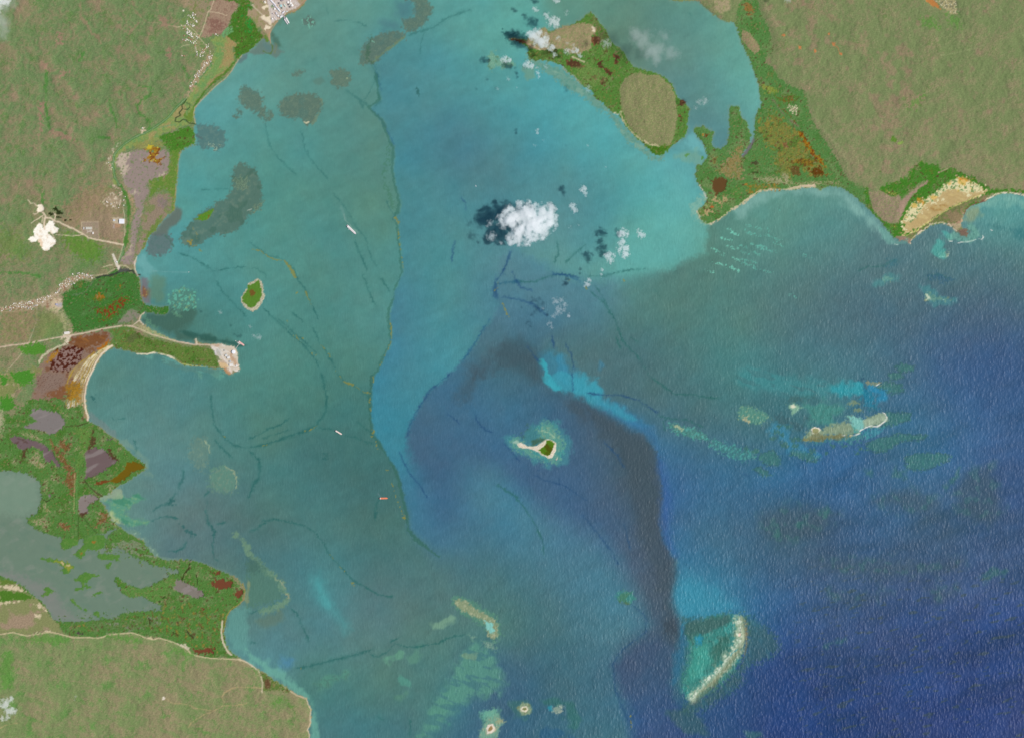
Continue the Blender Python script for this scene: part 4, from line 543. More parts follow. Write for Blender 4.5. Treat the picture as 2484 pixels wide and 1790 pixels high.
L("B0 1725,1355 1735,1400", (214, 200, 178), 3, .9, rough=.3, cid=ROAD)
# port yard
R("P 0,-60 1950,-60 1950,0 1850,120 1700,290 1560,380 1340,440 1220,490 1190,560 1050,640 960,740 870,860 780,990 730,1120 740,1250 770,1450 740,1440 640,1150 540,1050 440,900 340,920 220,680 0,520 20,300 150,380 220,120 100,60", (164, 144, 118), 1.8, 1, .97, mix=[((140, 138, 92), 'm2', .4, 1.2, .7)], cid=YARD, only=oW)
R("P 640,0 1200,-60 1640,0 1740,160 1600,300 1350,380 1220,480 1180,560 1050,640 900,720 780,800 760,560 700,330 680,160", (204, 192, 188), 3, 1, .9, mix=[((176, 150, 130), 'm', .4, 1.2, .6), ((228, 224, 226), 'f', .4, 1.2, .6)], cid=YARD, only=oW)
for q in ["P 410,560 540,510 620,570 740,540 780,700 760,840 640,730 480,640", "P 550,960 620,820 700,870 790,890 740,980 640,960 600,1020", "P 480,240 620,160 690,180 690,270 600,280 560,340 480,280", "P 520,60 580,40 640,120 570,145"]: R(q, (232, 216, 190), 1.4, .6, .95)
for q in ["P 170,190 500,510", "P 700,190 770,600 790,780", "P 140,175 200,170", "P 900,130 1000,300 1100,430", "P 1190,80 1240,200 1290,260", "P 450,600 700,760 820,860"]: L(q, (214, 200, 180), 2, .85, rough=.2, cid=ROAD, taper=False)
L("P 1950,0 1850,120 1700,290 1560,380 1340,440 1240,500", (170, 130, 104), 2, .8, rough=.3); L("P 1000,700 880,880 790,1010 730,1130 740,1260 770,1450", (186, 148, 118), 2.2, .85, rough=.3, cid=BE)
R("P 560,1100 680,1240 720,1400 640,1430 560,1280", (92, 128, 54), 2, 1, .8); R("P 60,560 340,600 430,900 360,1050 340,850 200,680", (132, 142, 84), 4, 2, .6)
R("P 770,200 830,160 890,240 850,270 790,250", (128, 152, 118), 2, .5, .8)
L("A1 207,390 222,410 222,440 205,475 170,470 140,450", (88, 116, 60), 3, .85, rough=.5); L("A1 222,440 240,470 260,400 240,380", (120, 128, 100), 3, .5, rough=.5)
# town ground in the north-west
R("T 240,690 380,560 320,600 360,480 600,480 620,650 560,720 690,960 800,1100 900,1180 1050,1450 1000,1634 850,1634 900,1450 720,1500 560,1400 480,1280 520,1180 400,1000 460,920 340,820", (160, 148, 112), 5, 5, .7, mix=[((104, 134, 74), 'm', -.1, .5, .9)], cid=PL)
R("A0 1870,480 1860,570 1800,640 1730,740 1680,830 1650,870 1640,850 1690,740 1740,640 1780,560 1830,490", (172, 146, 120), 3, 3, .75)
for w_, q in [(1.8, "T 0,690 100,730 240,700 320,700 480,870 560,930 690,1010"), (2, "T 1080,0 1000,250 920,330 860,560 760,850 690,980"), (1.6, "T 600,900 700,1010 780,1110 900,1230 850,1300 720,1420"), (1.4, "T 480,1050 580,1160 620,1380"), (1.4, "T 180,1270 260,1220 440,1190"), (1.6, "T 940,320 1200,350 1420,420"), (1.4, "T 390,660 560,830 690,970")]: L(q, (206, 190, 160), w_, .85, rough=.3, cid=ROAD, taper=False)
L("A0 1205,200 1290,200 1400,205 1480,225 1560,240", (170, 148, 122), 1.8, .8, rough=.5, cid=ROAD)
for q in ["A0 710,0 710,150 780,230 800,290 880,350 890,390", "A0 1170,20 1190,100 1250,160 1290,190", "A0 1220,200 1160,270 1110,340"]: L(q, (152, 126, 104), 5, .6, rough=2)
for q in ["A0 510,290 540,290 545,340 560,390 500,410 495,380 520,340", "A0 1400,150 1440,140 1490,210 1480,250 1420,230", "A0 1460,450 1490,430 1515,490 1500,540 1470,500", "A0 360,560 420,560 430,640 410,640", "A0 500,660 600,620 620,640 520,690", "A0 340,900 390,900 370,1100 350,1200", "A0 440,1150 540,1160 660,1240 440,1200"]: R(q, (156, 126, 108), 6, 3, .8)
for q in ["A0 1200,920 1230,1010 1290,1040 1325,1090 1315,1140", "A0 1230,760 1340,770 1330,840 1240,890 1215,960", "A0 960,880 980,980 1020,1050 1030,1120", "A0 410,640 400,800 410,960 430,1130", "A0 740,460 700,540", "A0 1620,600 1670,700", "B0 390,50 370,100 380,160", "B0 0,770 200,770 350,800", "A0 870,1210 960,1220"]: L(q, (78, 130, 62), 5, .75, rough=2)
for q in ["T 480,180 640,170 650,250 560,290", "A0 1600,200 1700,120 1720,60", ]: R(q, (112, 130, 70), 4, 3, .6)
L("T 1320,960 1400,830 1480,740 1540,730 1550,820 1450,900 1340,960", (108, 158, 106), 6, .9, rough=.5)
# river delta channels
L("A0 1640,880 1630,900 1600,930 1605,960 1580,1000 1590,1020 1545,1040 1545,1070 1580,1080 1610,1055 1640,1060 1660,1085 1725,1097", (56, 74, 50), 2.4, .95, rough=.4, cid=RIV, taper=False)
L("A0 1605,960 1650,970 1670,950 1675,920 1640,910", (62, 84, 56), 2, .8, rough=.4, cid=RIV); L("A0 1390,1130 1480,1110 1540,1100", (110, 150, 110), 1.6, .7, rough=.5)
L("A0 2130,490 2080,560 2040,630 1990,690 1900,760 1830,830 1770,890 1718,950 1706,1010 1722,1090", (190, 166, 142), 2, .75, rough=.4, cid=BE, taper=False)
L("A0 1590,1350 1575,1400 1565,1500 1560,1634 B0 1553,0 1545,100 1533,220", (168, 140, 90), 1.8, .7, rough=.4, cid=BE)
L("B0 1205,630 1186,690 1190,750 1212,795", (214, 194, 180), 2.2, .9, rough=.3, cid=BE); L("B0 1225,810 1240,860 1236,920 1245,980 1265,1040", (160, 110, 80), 1.8, .7, rough=.5)
R("A0 1240,1140 1270,1130 1280,1165 1245,1170", (214, 190, 166), 2, 2, .8); R("A0 1610,90 1625,92 1622,105 1612,103", (230, 220, 205), 1.2, 0, .9)
for q in ["A0 960,1400 985,1400 980,1500 950,1490", "A0 980,1380 1050,1260 1000,1330", "B0 980,0 1050,0 1040,30"]: R(q, (178, 156, 134), 3, 2, .6, mix=[((225, 215, 200), 'm', .4, 1, .8)])
# --- western lagoon, swamp and pools
R("C0 -400,300 0,330 40,380 130,390 150,300 190,330 250,250 430,240 540,240 600,330 700,290 740,400 775,440 830,470 960,560 1120,690 1280,820 1290,860 1130,970 1000,1040 870,1130 980,1310 1120,1420 1290,1540 1370,1634 D0 1480,70 1720,75 2000,180 2165,340 2110,460 1985,630 1985,780 2060,890 2120,930 1950,925 1800,920 1690,890 1640,840 1550,800 1410,745 1270,740 1160,700 980,710 830,750 680,740 560,720 440,560 300,400 220,380 0,380 -400,380",
  (84, 124, 62), 2, 2.5, mix=[((106, 132, 82), 'c', 0, 1.2, .6), ((72, 112, 44), 'c2', .5, 1.4, .6), ((150, 134, 104), N['m2'] * .6 + N['c'] * .4, 1.0, 1.6, .6)], cid=SW, only=oW)
R("D0 1150,560 1300,540 1500,400 1700,470 1980,500 2000,560 1960,800 1880,900 1700,860 1560,740 1300,660 1000,680 700,700 560,640 800,610 1000,610", (84, 126, 60), 10, 4, .6, mix=[((118, 70, 44), nz(18, 2, ang=70, stretch=2.5, seed=61), .9, 1.3, .85), ((128, 124, 100), 'c', .3, 1.2, .4), ((176, 124, 60), nz(20, 2, seed=62), 1.2, 1.7, .8)], only=oW)
for q in ["D0 1860,280 1900,240 1960,235 2050,250 2040,290 1990,320 1920,320 1880,300", "D0 2055,370 2090,335 2140,340 2150,380 2100,400", "D0 1690,850 1800,850 1890,840 1870,890 1720,885", "D0 1890,170 1930,165 1935,195 1900,200", "D0 1770,490 1810,490 1800,515"]: R(q, (116, 70, 52), 2, 2, .95, cid=POND)
R("D0 -400,110 0,235 110,245 160,280 230,345 320,400 400,480 430,560 480,590 570,715 440,690 300,700 220,730 120,700 0,720 -400,760", (132, 136, 92), 2, 2, mix=[((160, 136, 118), N['c'] * .5 + np.exp(-(((XX - 50) / 40) ** 2 + ((YY - 1505) / 22) ** 2)) * 1.5, .2, 1.2, .85)], cid=PL, only=oW)
R("D0 0,330 210,350 300,400 200,420 60,430 0,440", (74, 118, 40), 3, 2, .9); R("D0 0,235 110,245 150,275 60,280 0,290", (92, 120, 50), 3, 2, .85)
for q in ["D0 0,305 60,285 160,290 220,340 120,330 40,320", "D0 300,450 350,450 420,520 380,500", "D0 310,540 360,560 350,580 310,570", "D0 0,440 100,425 200,420 60,450 0,460", "D0 350,690 440,690 300,715"]: R(q, (214, 196, 168), 2.5, 2, .85)
R("C0 -400,240 0,240 60,300 130,250 150,150 220,130 300,60 380,0 B0 300,1600 200,1634 -400,1634", (128, 136, 82), 6, 4, .8, mix=[((182, 156, 132), N['m2'] * .5 + N['c'] * .6, .3, 1.2, .85)], cid=PL)
for q in ["C0 90,20 250,-10 300,20 290,90 200,130 130,90", "C0 0,250 60,210 110,240 140,310 60,360 0,330", "C0 0,30 80,60 60,120 0,100"]: R(q, (70, 134, 46), 4, 3, .9, cid=FLD)
R("C0 -400,340 20,350 40,450 10,530 -400,560", (190, 172, 150), 8, 3, .7)
LG = [((138, 144, 136), N['sv'] * .5 + N['c'] * .5, .1, 1.6, .4), ((100, 128, 112), N['st'] * .5 + N['c2'] * .5, .1, 1.5, .5)]
R("C0 -400,870 0,880 60,875 150,890 230,900 290,930 340,960 360,1010 355,1060 370,1110 350,1180 330,1250 270,1280 235,1300 250,1335 300,1380 350,1410 440,1440 520,1460 550,1480 540,1560 600,1570 650,1530 690,1480 740,1480 840,1440 920,1430 980,1390 1030,1380 1010,1410 950,1440 930,1500 930,1560 1060,1550 1130,1600 1180,1634 D0 1260,60 1330,110 1450,130 1570,150 1580,180 1500,190 1480,215 1420,240 1330,290 1240,320 1140,290 1080,300 1060,340 1140,390 1250,380 1330,430 1420,470 1420,515 1330,510 1180,520 1080,530 1000,590 930,580 860,590 780,600 700,610 600,610 520,605 470,590 440,540 420,500 380,440 330,400 260,350 220,300 150,260 80,235 0,200 -400,120",
  (108, 131, 115), 1.8, 1.5, mix=LG, cid=LAG, only=oW)
R("C0 -400,870 0,880 240,900 350,980 350,1200 200,1290 0,1250 -400,1250", (124, 150, 132), 34, 3, .6, only=(cls == LAG).astype(np.float32))
R("D0 -400,150 0,180 80,170 180,190 300,250 430,270 500,350 560,480 700,600 480,600 330,400 150,260 0,220", (132, 132, 130), 26, 3, .6, only=(cls == LAG).astype(np.float32))
for q, c in [("D0 1510,290 1560,230 1640,260 1720,310 1780,340 1800,390 1740,400 1620,360 1540,330", (128, 122, 116)), ("C0 270,380 290,340 350,330 430,350 500,360 540,390 570,440 560,490 500,530 440,560 400,530 330,520 200,500 250,470 320,440", (128, 122, 122)),
             ("C0 80,590 130,570 200,580 300,610 400,650 450,700 500,780 540,840 510,850 460,790 400,800 370,700 280,660 200,700 130,650", (112, 96, 100)), ("C0 740,720 790,680 860,670 930,690 960,740 1040,790 960,840 900,890 820,920 750,950 760,860 750,790", (112, 96, 98)),
             ("C0 700,1110 800,1080 870,1120 800,1160 770,1200 780,1250 700,1260 690,1180", (134, 124, 122)), ("C0 940,600 1000,580 980,600 940,620", (110, 96, 96)), ("C0 420,1090 460,1070 450,1110 430,1120", (120, 104, 108))]:
    R(q, c, 1.8, 1.6, .97, mix=[((84, 64, 58), N['st'] * .5 + N['m2'] * .4, .9, 1.8, .6), ((146, 138, 138), nz(60, 2, ang=-25, stretch=3.5, seed=90), .2, 1.6, .6)], cid=POND)
for q in ["C0 820,520 840,640 780,690 800,600", "C0 920,670 960,690 1010,740 1050,790 990,770", "C0 200,700 240,680 220,760 180,800", "C0 700,1260 760,1240 740,1290 700,1280"]: R(q, (84, 60, 44), 2, 2.5, .85)
R("C0 1120,800 1180,795 1250,820 1280,850 1220,870 1160,890 1120,930 1060,980 1000,985 960,970 1020,930 1080,880 1110,840", (112, 92, 28), 2, 1.2, .97, cid=POND)
R("C0 820,1000 880,965 980,960 960,980 860,1000", (120, 62, 34), 2, 1, .9)
for q in ["C0 520,620 560,610 580,640 640,640 600,700 560,720 540,670", "C0 440,600 480,640 540,720 600,800 650,880 600,900 560,840 500,740 460,660", "C0 600,900 690,880 670,960 650,1050 640,1130 600,1000 560,980 590,930", "C0 870,1230 950,1260 950,1310 840,1370 850,1340 890,1290", "C0 520,1330 620,1360 600,1400 530,1380"]: R(q, (124, 84, 54), 3, 3, .9, mix=[((150, 128, 100), 'm', .4, 1.2, .6)])
for q in ["C0 170,540 260,540 360,590 430,630 400,620 280,590 180,560", "C0 250,780 330,700 360,760 420,840 340,860 240,800", "C0 90,800 140,770 150,830", "C0 370,1180 400,1160 450,1240 380,1230", "C0 270,1310 400,1290 450,1340 400,1380 300,1350", "C0 430,940 490,880 480,970", "C0 390,950 420,960 410,1080 390,1060", "C0 940,990 1010,1000 980,1070 950,1040", "C0 520,340 600,380 590,400 530,360", "C0 860,1230 890,1240 860,1300", "C0 1000,1330 1050,1380 990,1350", "C0 640,670 690,660 680,700 650,700", "C0 890,600 920,595 930,620 900,620"]: R(q, (168, 150, 124), 3, 4, .8, mix=[((96, 130, 68), 'm', .2, .8, .8)])
R("C0 670,510 800,480 800,560 760,700 700,860 660,840 720,700 700,600", (106, 136, 68), 8, 3, .6)
L("C0 570,490 640,480 700,475 770,455", (80, 78, 52), 2, .9, rough=.5, cid=RIV); L("C0 740,960 780,1010 830,1060 900,1100", (84, 76, 56), 2.5, .8, rough=.7, cid=RIV); L("C0 690,1280 690,1480", (64, 88, 44), 2.4, .8, rough=.3); L("C0 660,900 650,1250", (178, 168, 120), 2.5, .7, rough=.5); L("C0 680,870 672,1250", (96, 140, 76), 3.5, .9, rough=.3, taper=False)
L("C0 750,1310 800,1370 850,1420", (60, 70, 40), 2, .8, rough=.5); L("C0 360,1120 410,1150 460,1120 480,1100", (64, 62, 44), 2.5, .8, rough=.6, cid=RIV)
for q in ["D0 1680,60 1660,140 1620,190 1600,240", "D0 1480,310 1470,340 1450,380 1400,430", "D0 1310,580 1320,620", "D0 1730,200 1740,290", "D0 1640,690 1700,750", "D0 1520,700 1570,730"]: L(q, (66, 62, 40), 2.6, .85, rough=1, cid=RIV)
# islets in the lagoon
IS = newc('mangrove_islet', 'leaf')
islets = [("D0 360,50 430,45 520,65 600,90 665,125 640,140 600,185 560,180 530,150 560,130 500,90 420,70 370,65", 'mangrove islet like a boomerang with a yellow core, in the lagoon', (150, 146, 60)),
 ("D0 640,240 700,210 740,170 800,180 885,205 820,220 790,240 750,265 770,285 800,300 780,320 740,310 710,260", 'hook-shaped mangrove islet in the middle of the lagoon', None),
 ("D0 650,310 720,308 735,322 660,330", 'slim little mangrove islet just below the hook-shaped one', None), ("D0 810,370 880,340 905,350 860,370 815,383", 'slim slanting mangrove islet below the hook-shaped one', None),
 ("D0 605,410 650,405 670,450 720,490 785,515 740,515 690,480 630,430", 'long curved mangrove islet in the lower lagoon', None), ("D0 360,385 400,340 375,310 430,305 490,340 440,355 410,385", 'ragged mangrove islet near the left bank of the lagoon', None),
 ("D0 820,515 870,520 880,560 940,580 860,575 830,545", 'small mangrove islet off the lagoon\'s lower bank', None), ("D0 920,110 960,85 985,95 960,140 930,130", 'small round mangrove islet at the top right of the lagoon', None),
 ("C0 650,1610 700,1570 730,1530 740,1480 840,1440 920,1440 930,1500 920,1560 840,1580 760,1570 740,1634 D0 720,50 690,50 655,20", 'big mangrove islet at the channel mouth with an orange clearing', None),
 ("C0 870,1610 930,1590 D0 900,0 960,10 1060,20 1040,50 1070,80 1000,60 940,65 880,60 860,30 870,0", 'broad mangrove islet at the top edge of the lagoon', None),
 ("C0 540,1500 560,1470 690,1470 690,1510 670,1540 620,1535 570,1565 540,1550", 'square mangrove point below the straight dyke', None)]
for q, lb, core in islets:
    i_ = newc('mangrove_islet', 'leaf', label=lb, cat='islet', group='mangrove islets in the lagoon')
    R(q, (84, 128, 58), 1.6, 1.4, .98, mix=[((104, 134, 70), 'm2', .3, 1.2, .6)], cid=i_)
    if core: R("D0 480,70 560,80 630,110 640,130 600,160 590,120 540,100", core, 4, 2, .8); R("D0 540,85 620,110 610,120 550,100", (200, 180, 150), 2, 1, .8)
for q in ["C0 810,1490 850,1495 830,1520 805,1510", "C0 700,1595 725,1598 715,1615"]: R(q, (160, 110, 50), 2.5, 1, .85)
R("D0 1060,310 1140,290 1240,320 1340,300 1440,240 1500,210 1550,230 1540,290 1500,320 1460,380 1400,430 1330,420 1250,375 1140,390 1080,350", (92, 132, 66), 2, 1.6, .9, cid=SW, mix=[((128, 128, 88), 'm2', .6, 1.3, .6)])
R("D0 1010,225 1050,215 1080,260 1130,285 1100,305 1050,300 1015,260", (78, 122, 48), 2, 1.5, .95, cid=SW)
R("C0 960,1520 1000,1430 1100,1410 1200,1470 1280,1510 1310,1570 1370,1634 1200,1634 1130,1590 1060,1545", (84, 124, 60), 3, 4, .9, nf='m2', mix=[((140, 138, 128), 'st', .4, 1, .7)], cid=SW, only=oW)
R("D0 760,640 900,600 1100,600 1400,560 1400,640 1150,690 900,680", (96, 122, 74), 6, 4, .8, mix=[((140, 134, 128), nz(30, 2, ang=0, stretch=3, seed=63), .5, 1.1, .8), ((70, 112, 40), 'm2', .4, 1.1, .7)], only=(cls == SW).astype(np.float32))
R("D0 650,690 700,700 730,720 670,710", (84, 72, 72), 2, 1.5, .9, cid=POND)
rag = sm(.9, 1.15, nz(16, 2.0, ang=25, stretch=1.8, seed=91) + .5 * N['c'] - .2)
R("C0 900,1480 1100,1500 1250,1560 1380,1634 D0 1500,120 1560,200 1400,180 1250,90 1100,60 900,20 860,-40", (88, 124, 64), 4, 3, .95, only=rag * (cls == LAG), mix=[((112, 132, 84), 'm', .2, 1.2, .6)], cid=SW)
R("D0 480,560 640,570 900,540 1100,500 1420,490 1400,520 1100,540 960,600 700,615 520,610", (84, 120, 60), 6, 4, .95, only=rag * (cls == LAG), cid=SW)
# southern coast road and track
L("D0 -1200,760 0,720 60,710 120,702 180,720 230,732 300,722 380,708 440,698 500,710 560,725 640,745 700,748 790,745 830,755 900,745 960,722 1050,713 1160,706 1220,722 1280,748 1350,765 1400,750 1470,770 1550,798 1620,830 1660,860 1680,890 1740,910 1850,930 2000,935 2100,940 2179,965", (208, 190, 156), 2.6, .9, rough=.5, cid=ROAD, taper=False)
R("D0 1290,745 1330,740 1350,770 1310,760", (214, 196, 160), 2, 1, .8); R("D0 1550,795 1620,805 1670,830 1660,860 1610,835", (210, 196, 176), 2.5, 1.5, .85)
L("D0 1960,600 1950,700 1965,790 2000,860 2040,900", (214, 196, 176), 4, .9, rough=.5, cid=BE, taper=False)
L("D0 2140,270 2160,340 2150,410 2105,455 2035,500 1995,560 1978,640 1968,700", (160, 132, 80), 2, .8, rough=.4, cid=BE)
L("D0 2110,935 2179,968 D1 0,968 60,1008 100,1040 110,1060 135,1140 130,1230", (214, 196, 176), 2.2, .85, rough=.4, cid=ROAD)
L("D1 310,1175 440,1260 520,1285 537,1340 562,1380 552,1440 558,1500 528,1560 545,1600 548,1660", (206, 184, 158), 2.6, .85, rough=.5, cid=BE, taper=False)
R("D1 110,1050 180,1080 310,1170 380,1210 350,1240 300,1210 200,1215 140,1220 150,1150", (92, 118, 58), 2, 2, .9, mix=[((100, 66, 50), np.exp(-(((XX - 649) / 9) ** 2 + ((YY - 1658) / 14) ** 2)) * 2, .4, 1.4, .9), ((160, 142, 116), 'm', .7, 1.2, .6)], cid=SW, only=oW)
for q in ["D0 1460,1280 1520,1325 1600,1330 1680,1345 1720,1370 1800,1380 1870,1390", "D0 2179,1180 2070,1185 1980,1230 1955,1270 1975,1320 1960,1350 1880,1395 1800,1425 1740,1460 1690,1490 1660,1540", "D0 0,1545 50,1520 150,1500", "D0 1960,1350 2100,1340 2179,1330", "D1 0,1185 130,1190"]: L(q, (186, 162, 120), 1.7, .7, rough=.6, cid=ROAD)
R("D0 1425,1275 1450,1265 1460,1290 1430,1297", (230, 218, 204), 1.5, .6, .9); R("D0 1540,845 1555,850 1550,865", (196, 160, 130), 1.2, 0, .8)
for q in ["D0 200,760 400,720 600,760 560,800 300,790", "D0 950,730 1200,740 1250,790 1000,760", "D1 200,1330 310,1270 300,1300 240,1340", "D1 345,1290 400,1370 420,1400 370,1360", "D0 60,850 120,900 100,1200 20,1200 0,1000", "D0 1500,820 1640,870 1700,910 1580,890"]: R(q, (88, 142, 62), 10, 4, .65)
# ------------------------------------------------------------------ coral reefs, cays, weed and surf
ROOT = {'goat': ('island', 'large green island with two dry scrub hills and brown salt ponds', 'island', "A2 1300,900")}
RB = (94, 112, 98); RT = [((112, 124, 104), 'm2', .1, 1.3, .6), ((80, 112, 104), 'c2', .2, 1.4, .5), ((76, 100, 90), 'f', .6, 1.6, .5), ((124, 138, 116), 'f2', 1.0, 2.0, .5)]
def reef(label, q, c=RB, mix=RT, soft=8, rough=2.6, a=.76, name='coral_reef', group='coral reefs in the bay'):
    i_ = newc(name, 'sea', label=label, cat='reef', group=group); R(q, c, soft, rough, a, mix=mix, cid=i_); return i_
def rim(q, c, w_=3, a=.4, **k): p = pp(q); L(np.vstack([p, p[:1]]), c, w_, a, rough=1.5, **k)
reef('brown reef running down from the top edge of the bay', "A1 1400,-60 1400,0 1440,10 1480,50 1465,110 1470,150 1370,175 1360,230 1410,290 1490,270 1570,210 1620,130 1635,90 1600,30 1560,-60")
soft("A1 1330,20 1440,20 1470,90 1460,150 1370,170 1300,120", (76, 118, 128), 26, .6); soft("A1 1170,200 1300,190 1340,240 1200,290", (78, 118, 126), 26, .6)
reef('long tapering brown reef just left of the current line', "A1 1000,450 1040,380 1100,330 1200,300 1300,275 1380,290 1385,340 1300,400 1230,450 1190,500 1110,560 1040,575 985,560 985,530 1000,510"); L("A1 1100,555 1230,440 1300,395 1380,330", (116, 136, 100), 5, .5)
L("A1 1090,340 1060,450 1060,520 1110,570", (66, 104, 84), 6, .6, rough=3)
for q in ["A1 1105,370 1130,375 1120,390", "A1 345,855 370,850 360,870", "A1 370,880 400,885 380,895"]: R(q, (120, 175, 155), 2, 1.5, .8)
reef('rounded brown reef with fine wave lines over it', "A1 720,640 760,615 830,605 890,630 915,680 900,740 850,775 790,775 745,740 740,690", (98, 118, 102)); R("A1 872,690 885,688 884,702", (190, 205, 160), 1.5, 0, .9)
reef('broad brown reef with a round lobe at its foot', "A1 270,930 300,890 350,850 450,825 560,825 620,850 660,900 650,960 610,1030 575,1090 530,1115 495,1080 470,1050 380,1040 300,1020 280,980"); L("A1 500,1078 520,1088 540,1078", (205, 200, 170), 2, .9, rough=.3); L("A1 650,880 660,930 620,1020 580,1090", (122, 132, 104), 6, .5)
reef('brown reef with a hooked tail, left of the broad one', "A0 2120,760 2150,755 A1 30,780 100,820 135,870 135,930 160,970 200,975 235,1010 230,1045 165,1075 130,1050 90,1000 40,985 A0 2130,930 2095,880 2120,830"); R("A1 150,1000 190,985 200,1030 170,1045", (92, 138, 128), 3, 1.5, .8)
reef('tiny brown reef specks left of the hooked reef', "A0 2050,1020 2090,1010 2115,1050 2070,1055"); reef('pair of small ring reefs beside the hooked reef', "A0 2085,970 2110,960 2140,990 2130,1010 2100,1000", rough=2)
reef('round dark reef close to the river mouth', "A0 1740,1100 1800,1100 1900,1110 1970,1160 1995,1230 1970,1300 1920,1335 1860,1300 1790,1320 1745,1290 1735,1200", (84, 114, 112), [((104, 126, 118), 'm2', .2, 1.2, .6)]); R("A0 1840,1260 1930,1300 1910,1330 1860,1300", (150, 175, 155), 2, 4, .8, mix=[((90, 116, 110), 'f', -.1, .4, 1)]); L("A0 1725,1195 1780,1220", (84, 104, 104), 3, .7)
reef('large dark reef sweeping round a green islet', "A0 2110,1430 2160,1440 A1 0,1465 60,1490 100,1560 125,1634 B1 130,100 130,190 60,235 0,270 B0 2160,330 2080,400 1970,440 1900,430 1800,490 1740,530 1680,540 1600,520 1580,470 1620,400 1700,310 1780,230 1870,190 1900,150 1980,120 2050,30 A0 2040,1580 2060,1480", (86, 110, 98), [((108, 122, 106), N['m2'] * .5 + N['sv'] * .5, .1, 1.3, .7), ((62, 92, 76), 'c2', .6, 1.4, .5)], soft=5)
for q in ["A0 2060,1570 2179,1560 B0 2179,40 2080,30", "B1 60,190 130,150 120,200 40,240"]: R(q, (125, 148, 120), 6, 4, .6, mix=[((90, 110, 95), 'f', 0, .6, .9)])
L("B0 1690,360 1740,440 1730,470", (150, 140, 80), 2, .6, dash=-.2); R("B0 1660,490 1690,480 1700,530 1670,520", (160, 140, 60), 2, 2, .8); L("B0 1690,535 1760,525", (160, 140, 60), 2, .7, dash=0); L("B1 0,222 35,212", (200, 205, 195), 1.5, .9, rough=.2)
i_ = newc('islet', 'leaf', label='slim green mangrove islet set in the large dark reef', cat='islet'); R("B0 1720,300 1780,250 1880,208 1862,265 1800,318", (88, 136, 46), 1.5, 1, .97, cid=i_, mix=[((132, 120, 54), 'm', .9, 1.5, .7)]); R("B0 1835,262 1850,262 1840,280", (120, 80, 40), 1.5, .5, .8)
reef('dark reef hugging the mangrove shore', "B0 1300,500 1340,430 1420,420 1500,440 1530,490 1510,560 1440,620 1350,630 1290,600", (98, 110, 110), [((84, 104, 100), 'm2', .2, 1.2, .6)]); L("B0 1450,440 1500,490 1530,540", (72, 110, 96), 2, .7)
reef('small oval brown reef, left of the rounded one', "A1 400,650 440,625 500,615 500,640 430,690", (96, 118, 106), a=.7)
soft("A1 580,720 650,680 680,720 630,750", (92, 122, 110), 8, .5, rough=2)
reef('small reef ringed with turquoise below the port', "A1 490,170 540,140 600,180 600,220 540,245 500,220", (92, 112, 104), [((112, 178, 158), 'm', .7, 1.1, .9)], a=.9)
reef('pale olive reef off the western marsh, upper of two', "C0 1700,580 1800,590 1845,660 1840,740 1820,850 1780,880 1720,850 1690,780 1650,760 1690,660", (104, 134, 122), [((126, 146, 124), 'm2', .3, 1.3, .6)], soft=14, a=.6, rough=4); L("C0 1800,610 1842,660 1845,720", (165, 178, 145), 2, .6)
reef('pale olive reef off the western marsh, lower of two', "C0 1850,870 1960,830 2050,870 2085,940 2080,1030 2030,1075 1900,1060 1850,1020", (100, 142, 122), [((128, 148, 124), 'm2', .3, 1.3, .6)], soft=14, a=.65, rough=4); L("C0 1980,840 2060,880 2085,960 2080,1030", (158, 168, 135), 2.6, .7)
reef('mottled turquoise reef north of the mangrove point', "B0 1500,960 1600,890 1730,940 1740,1070 1640,1100 1560,1130 1480,1040", (84, 130, 116), [((104, 186, 160), 'm', .2, .9, .85), ((150, 170, 110), 'm2', 1.2, 1.8, .6)], soft=6)
for q in ["B0 1270,1150 1320,1230 1380,1260", "B0 1340,1270 1420,1300", "B0 1520,1120 1600,1160"]: L(q, (110, 165, 130), 6, .45, rough=4, soft=5)
i_ = newc('coral_reef', 'sea', label='narrow pale green barrier reef south of the marsh', cat='reef', group='coral reefs in the bay'); L("C0 2080,1440 2130,1500 2179,1560 D1 20,20 110,90 190,180 270,240 315,320 355,380 340,440 230,490 120,520", (112, 146, 118), 13, .75, rough=3, soft=7, cid=i_); L("D1 240,220 300,260 330,310", (170, 172, 135), 3, .6); L("D1 340,370 365,380 355,410", (175, 165, 125), 6, .7, soft=3)
R("D1 0,80 110,90 250,240 300,330 320,400 200,450 60,470 0,490", (84, 124, 108), 14, 4, .7); R("D1 0,30 80,60 130,140 60,180 0,170", (72, 106, 98), 16, 4, .6)
soft("D1 0,230 30,260 20,440 0,470 D0 2160,400", (128, 142, 108), 6, .8, rough=2); soft("D1 60,600 150,560 240,530 310,500 300,620 180,660", (100, 118, 98), 24, .5)
i_ = newc('coral_reef', 'sea', label='curved sandy reef bar with a turquoise tail, lower middle', cat='reef', group='coral reefs in the bay')
R("D1 1800,400 1870,380 1960,410 2060,480 2179,540 D2 40,620 60,720 0,800 D1 2140,720 2060,640 1980,590 1880,540 1810,460", (88, 138, 118), 8, 3, .8, cid=i_)
R("D1 1825,420 1860,405 1940,430 2000,490 2100,540 2179,590 D2 25,650 30,720 0,770 D1 2120,740 2100,650 2080,600 1980,555 1900,515 1830,465", (136, 150, 118), 4, 1.6, .9, mix=[((175, 178, 148), 'm', .4, 1.2, .7)], cid=i_)
R("D1 2100,600 2160,620 2179,700 2140,710 2095,660", (126, 196, 190), 3, 2, .9)
for q in ["D1 2060,770 2179,800 2179,850 2100,840", "D1 1950,720 2010,740 1980,770", "D2 0,850 20,840 20,870"]: R(q, (140, 168, 148), 4, 3, .7, mix=[((80, 130, 120), 'm', 0, .7, .8)])
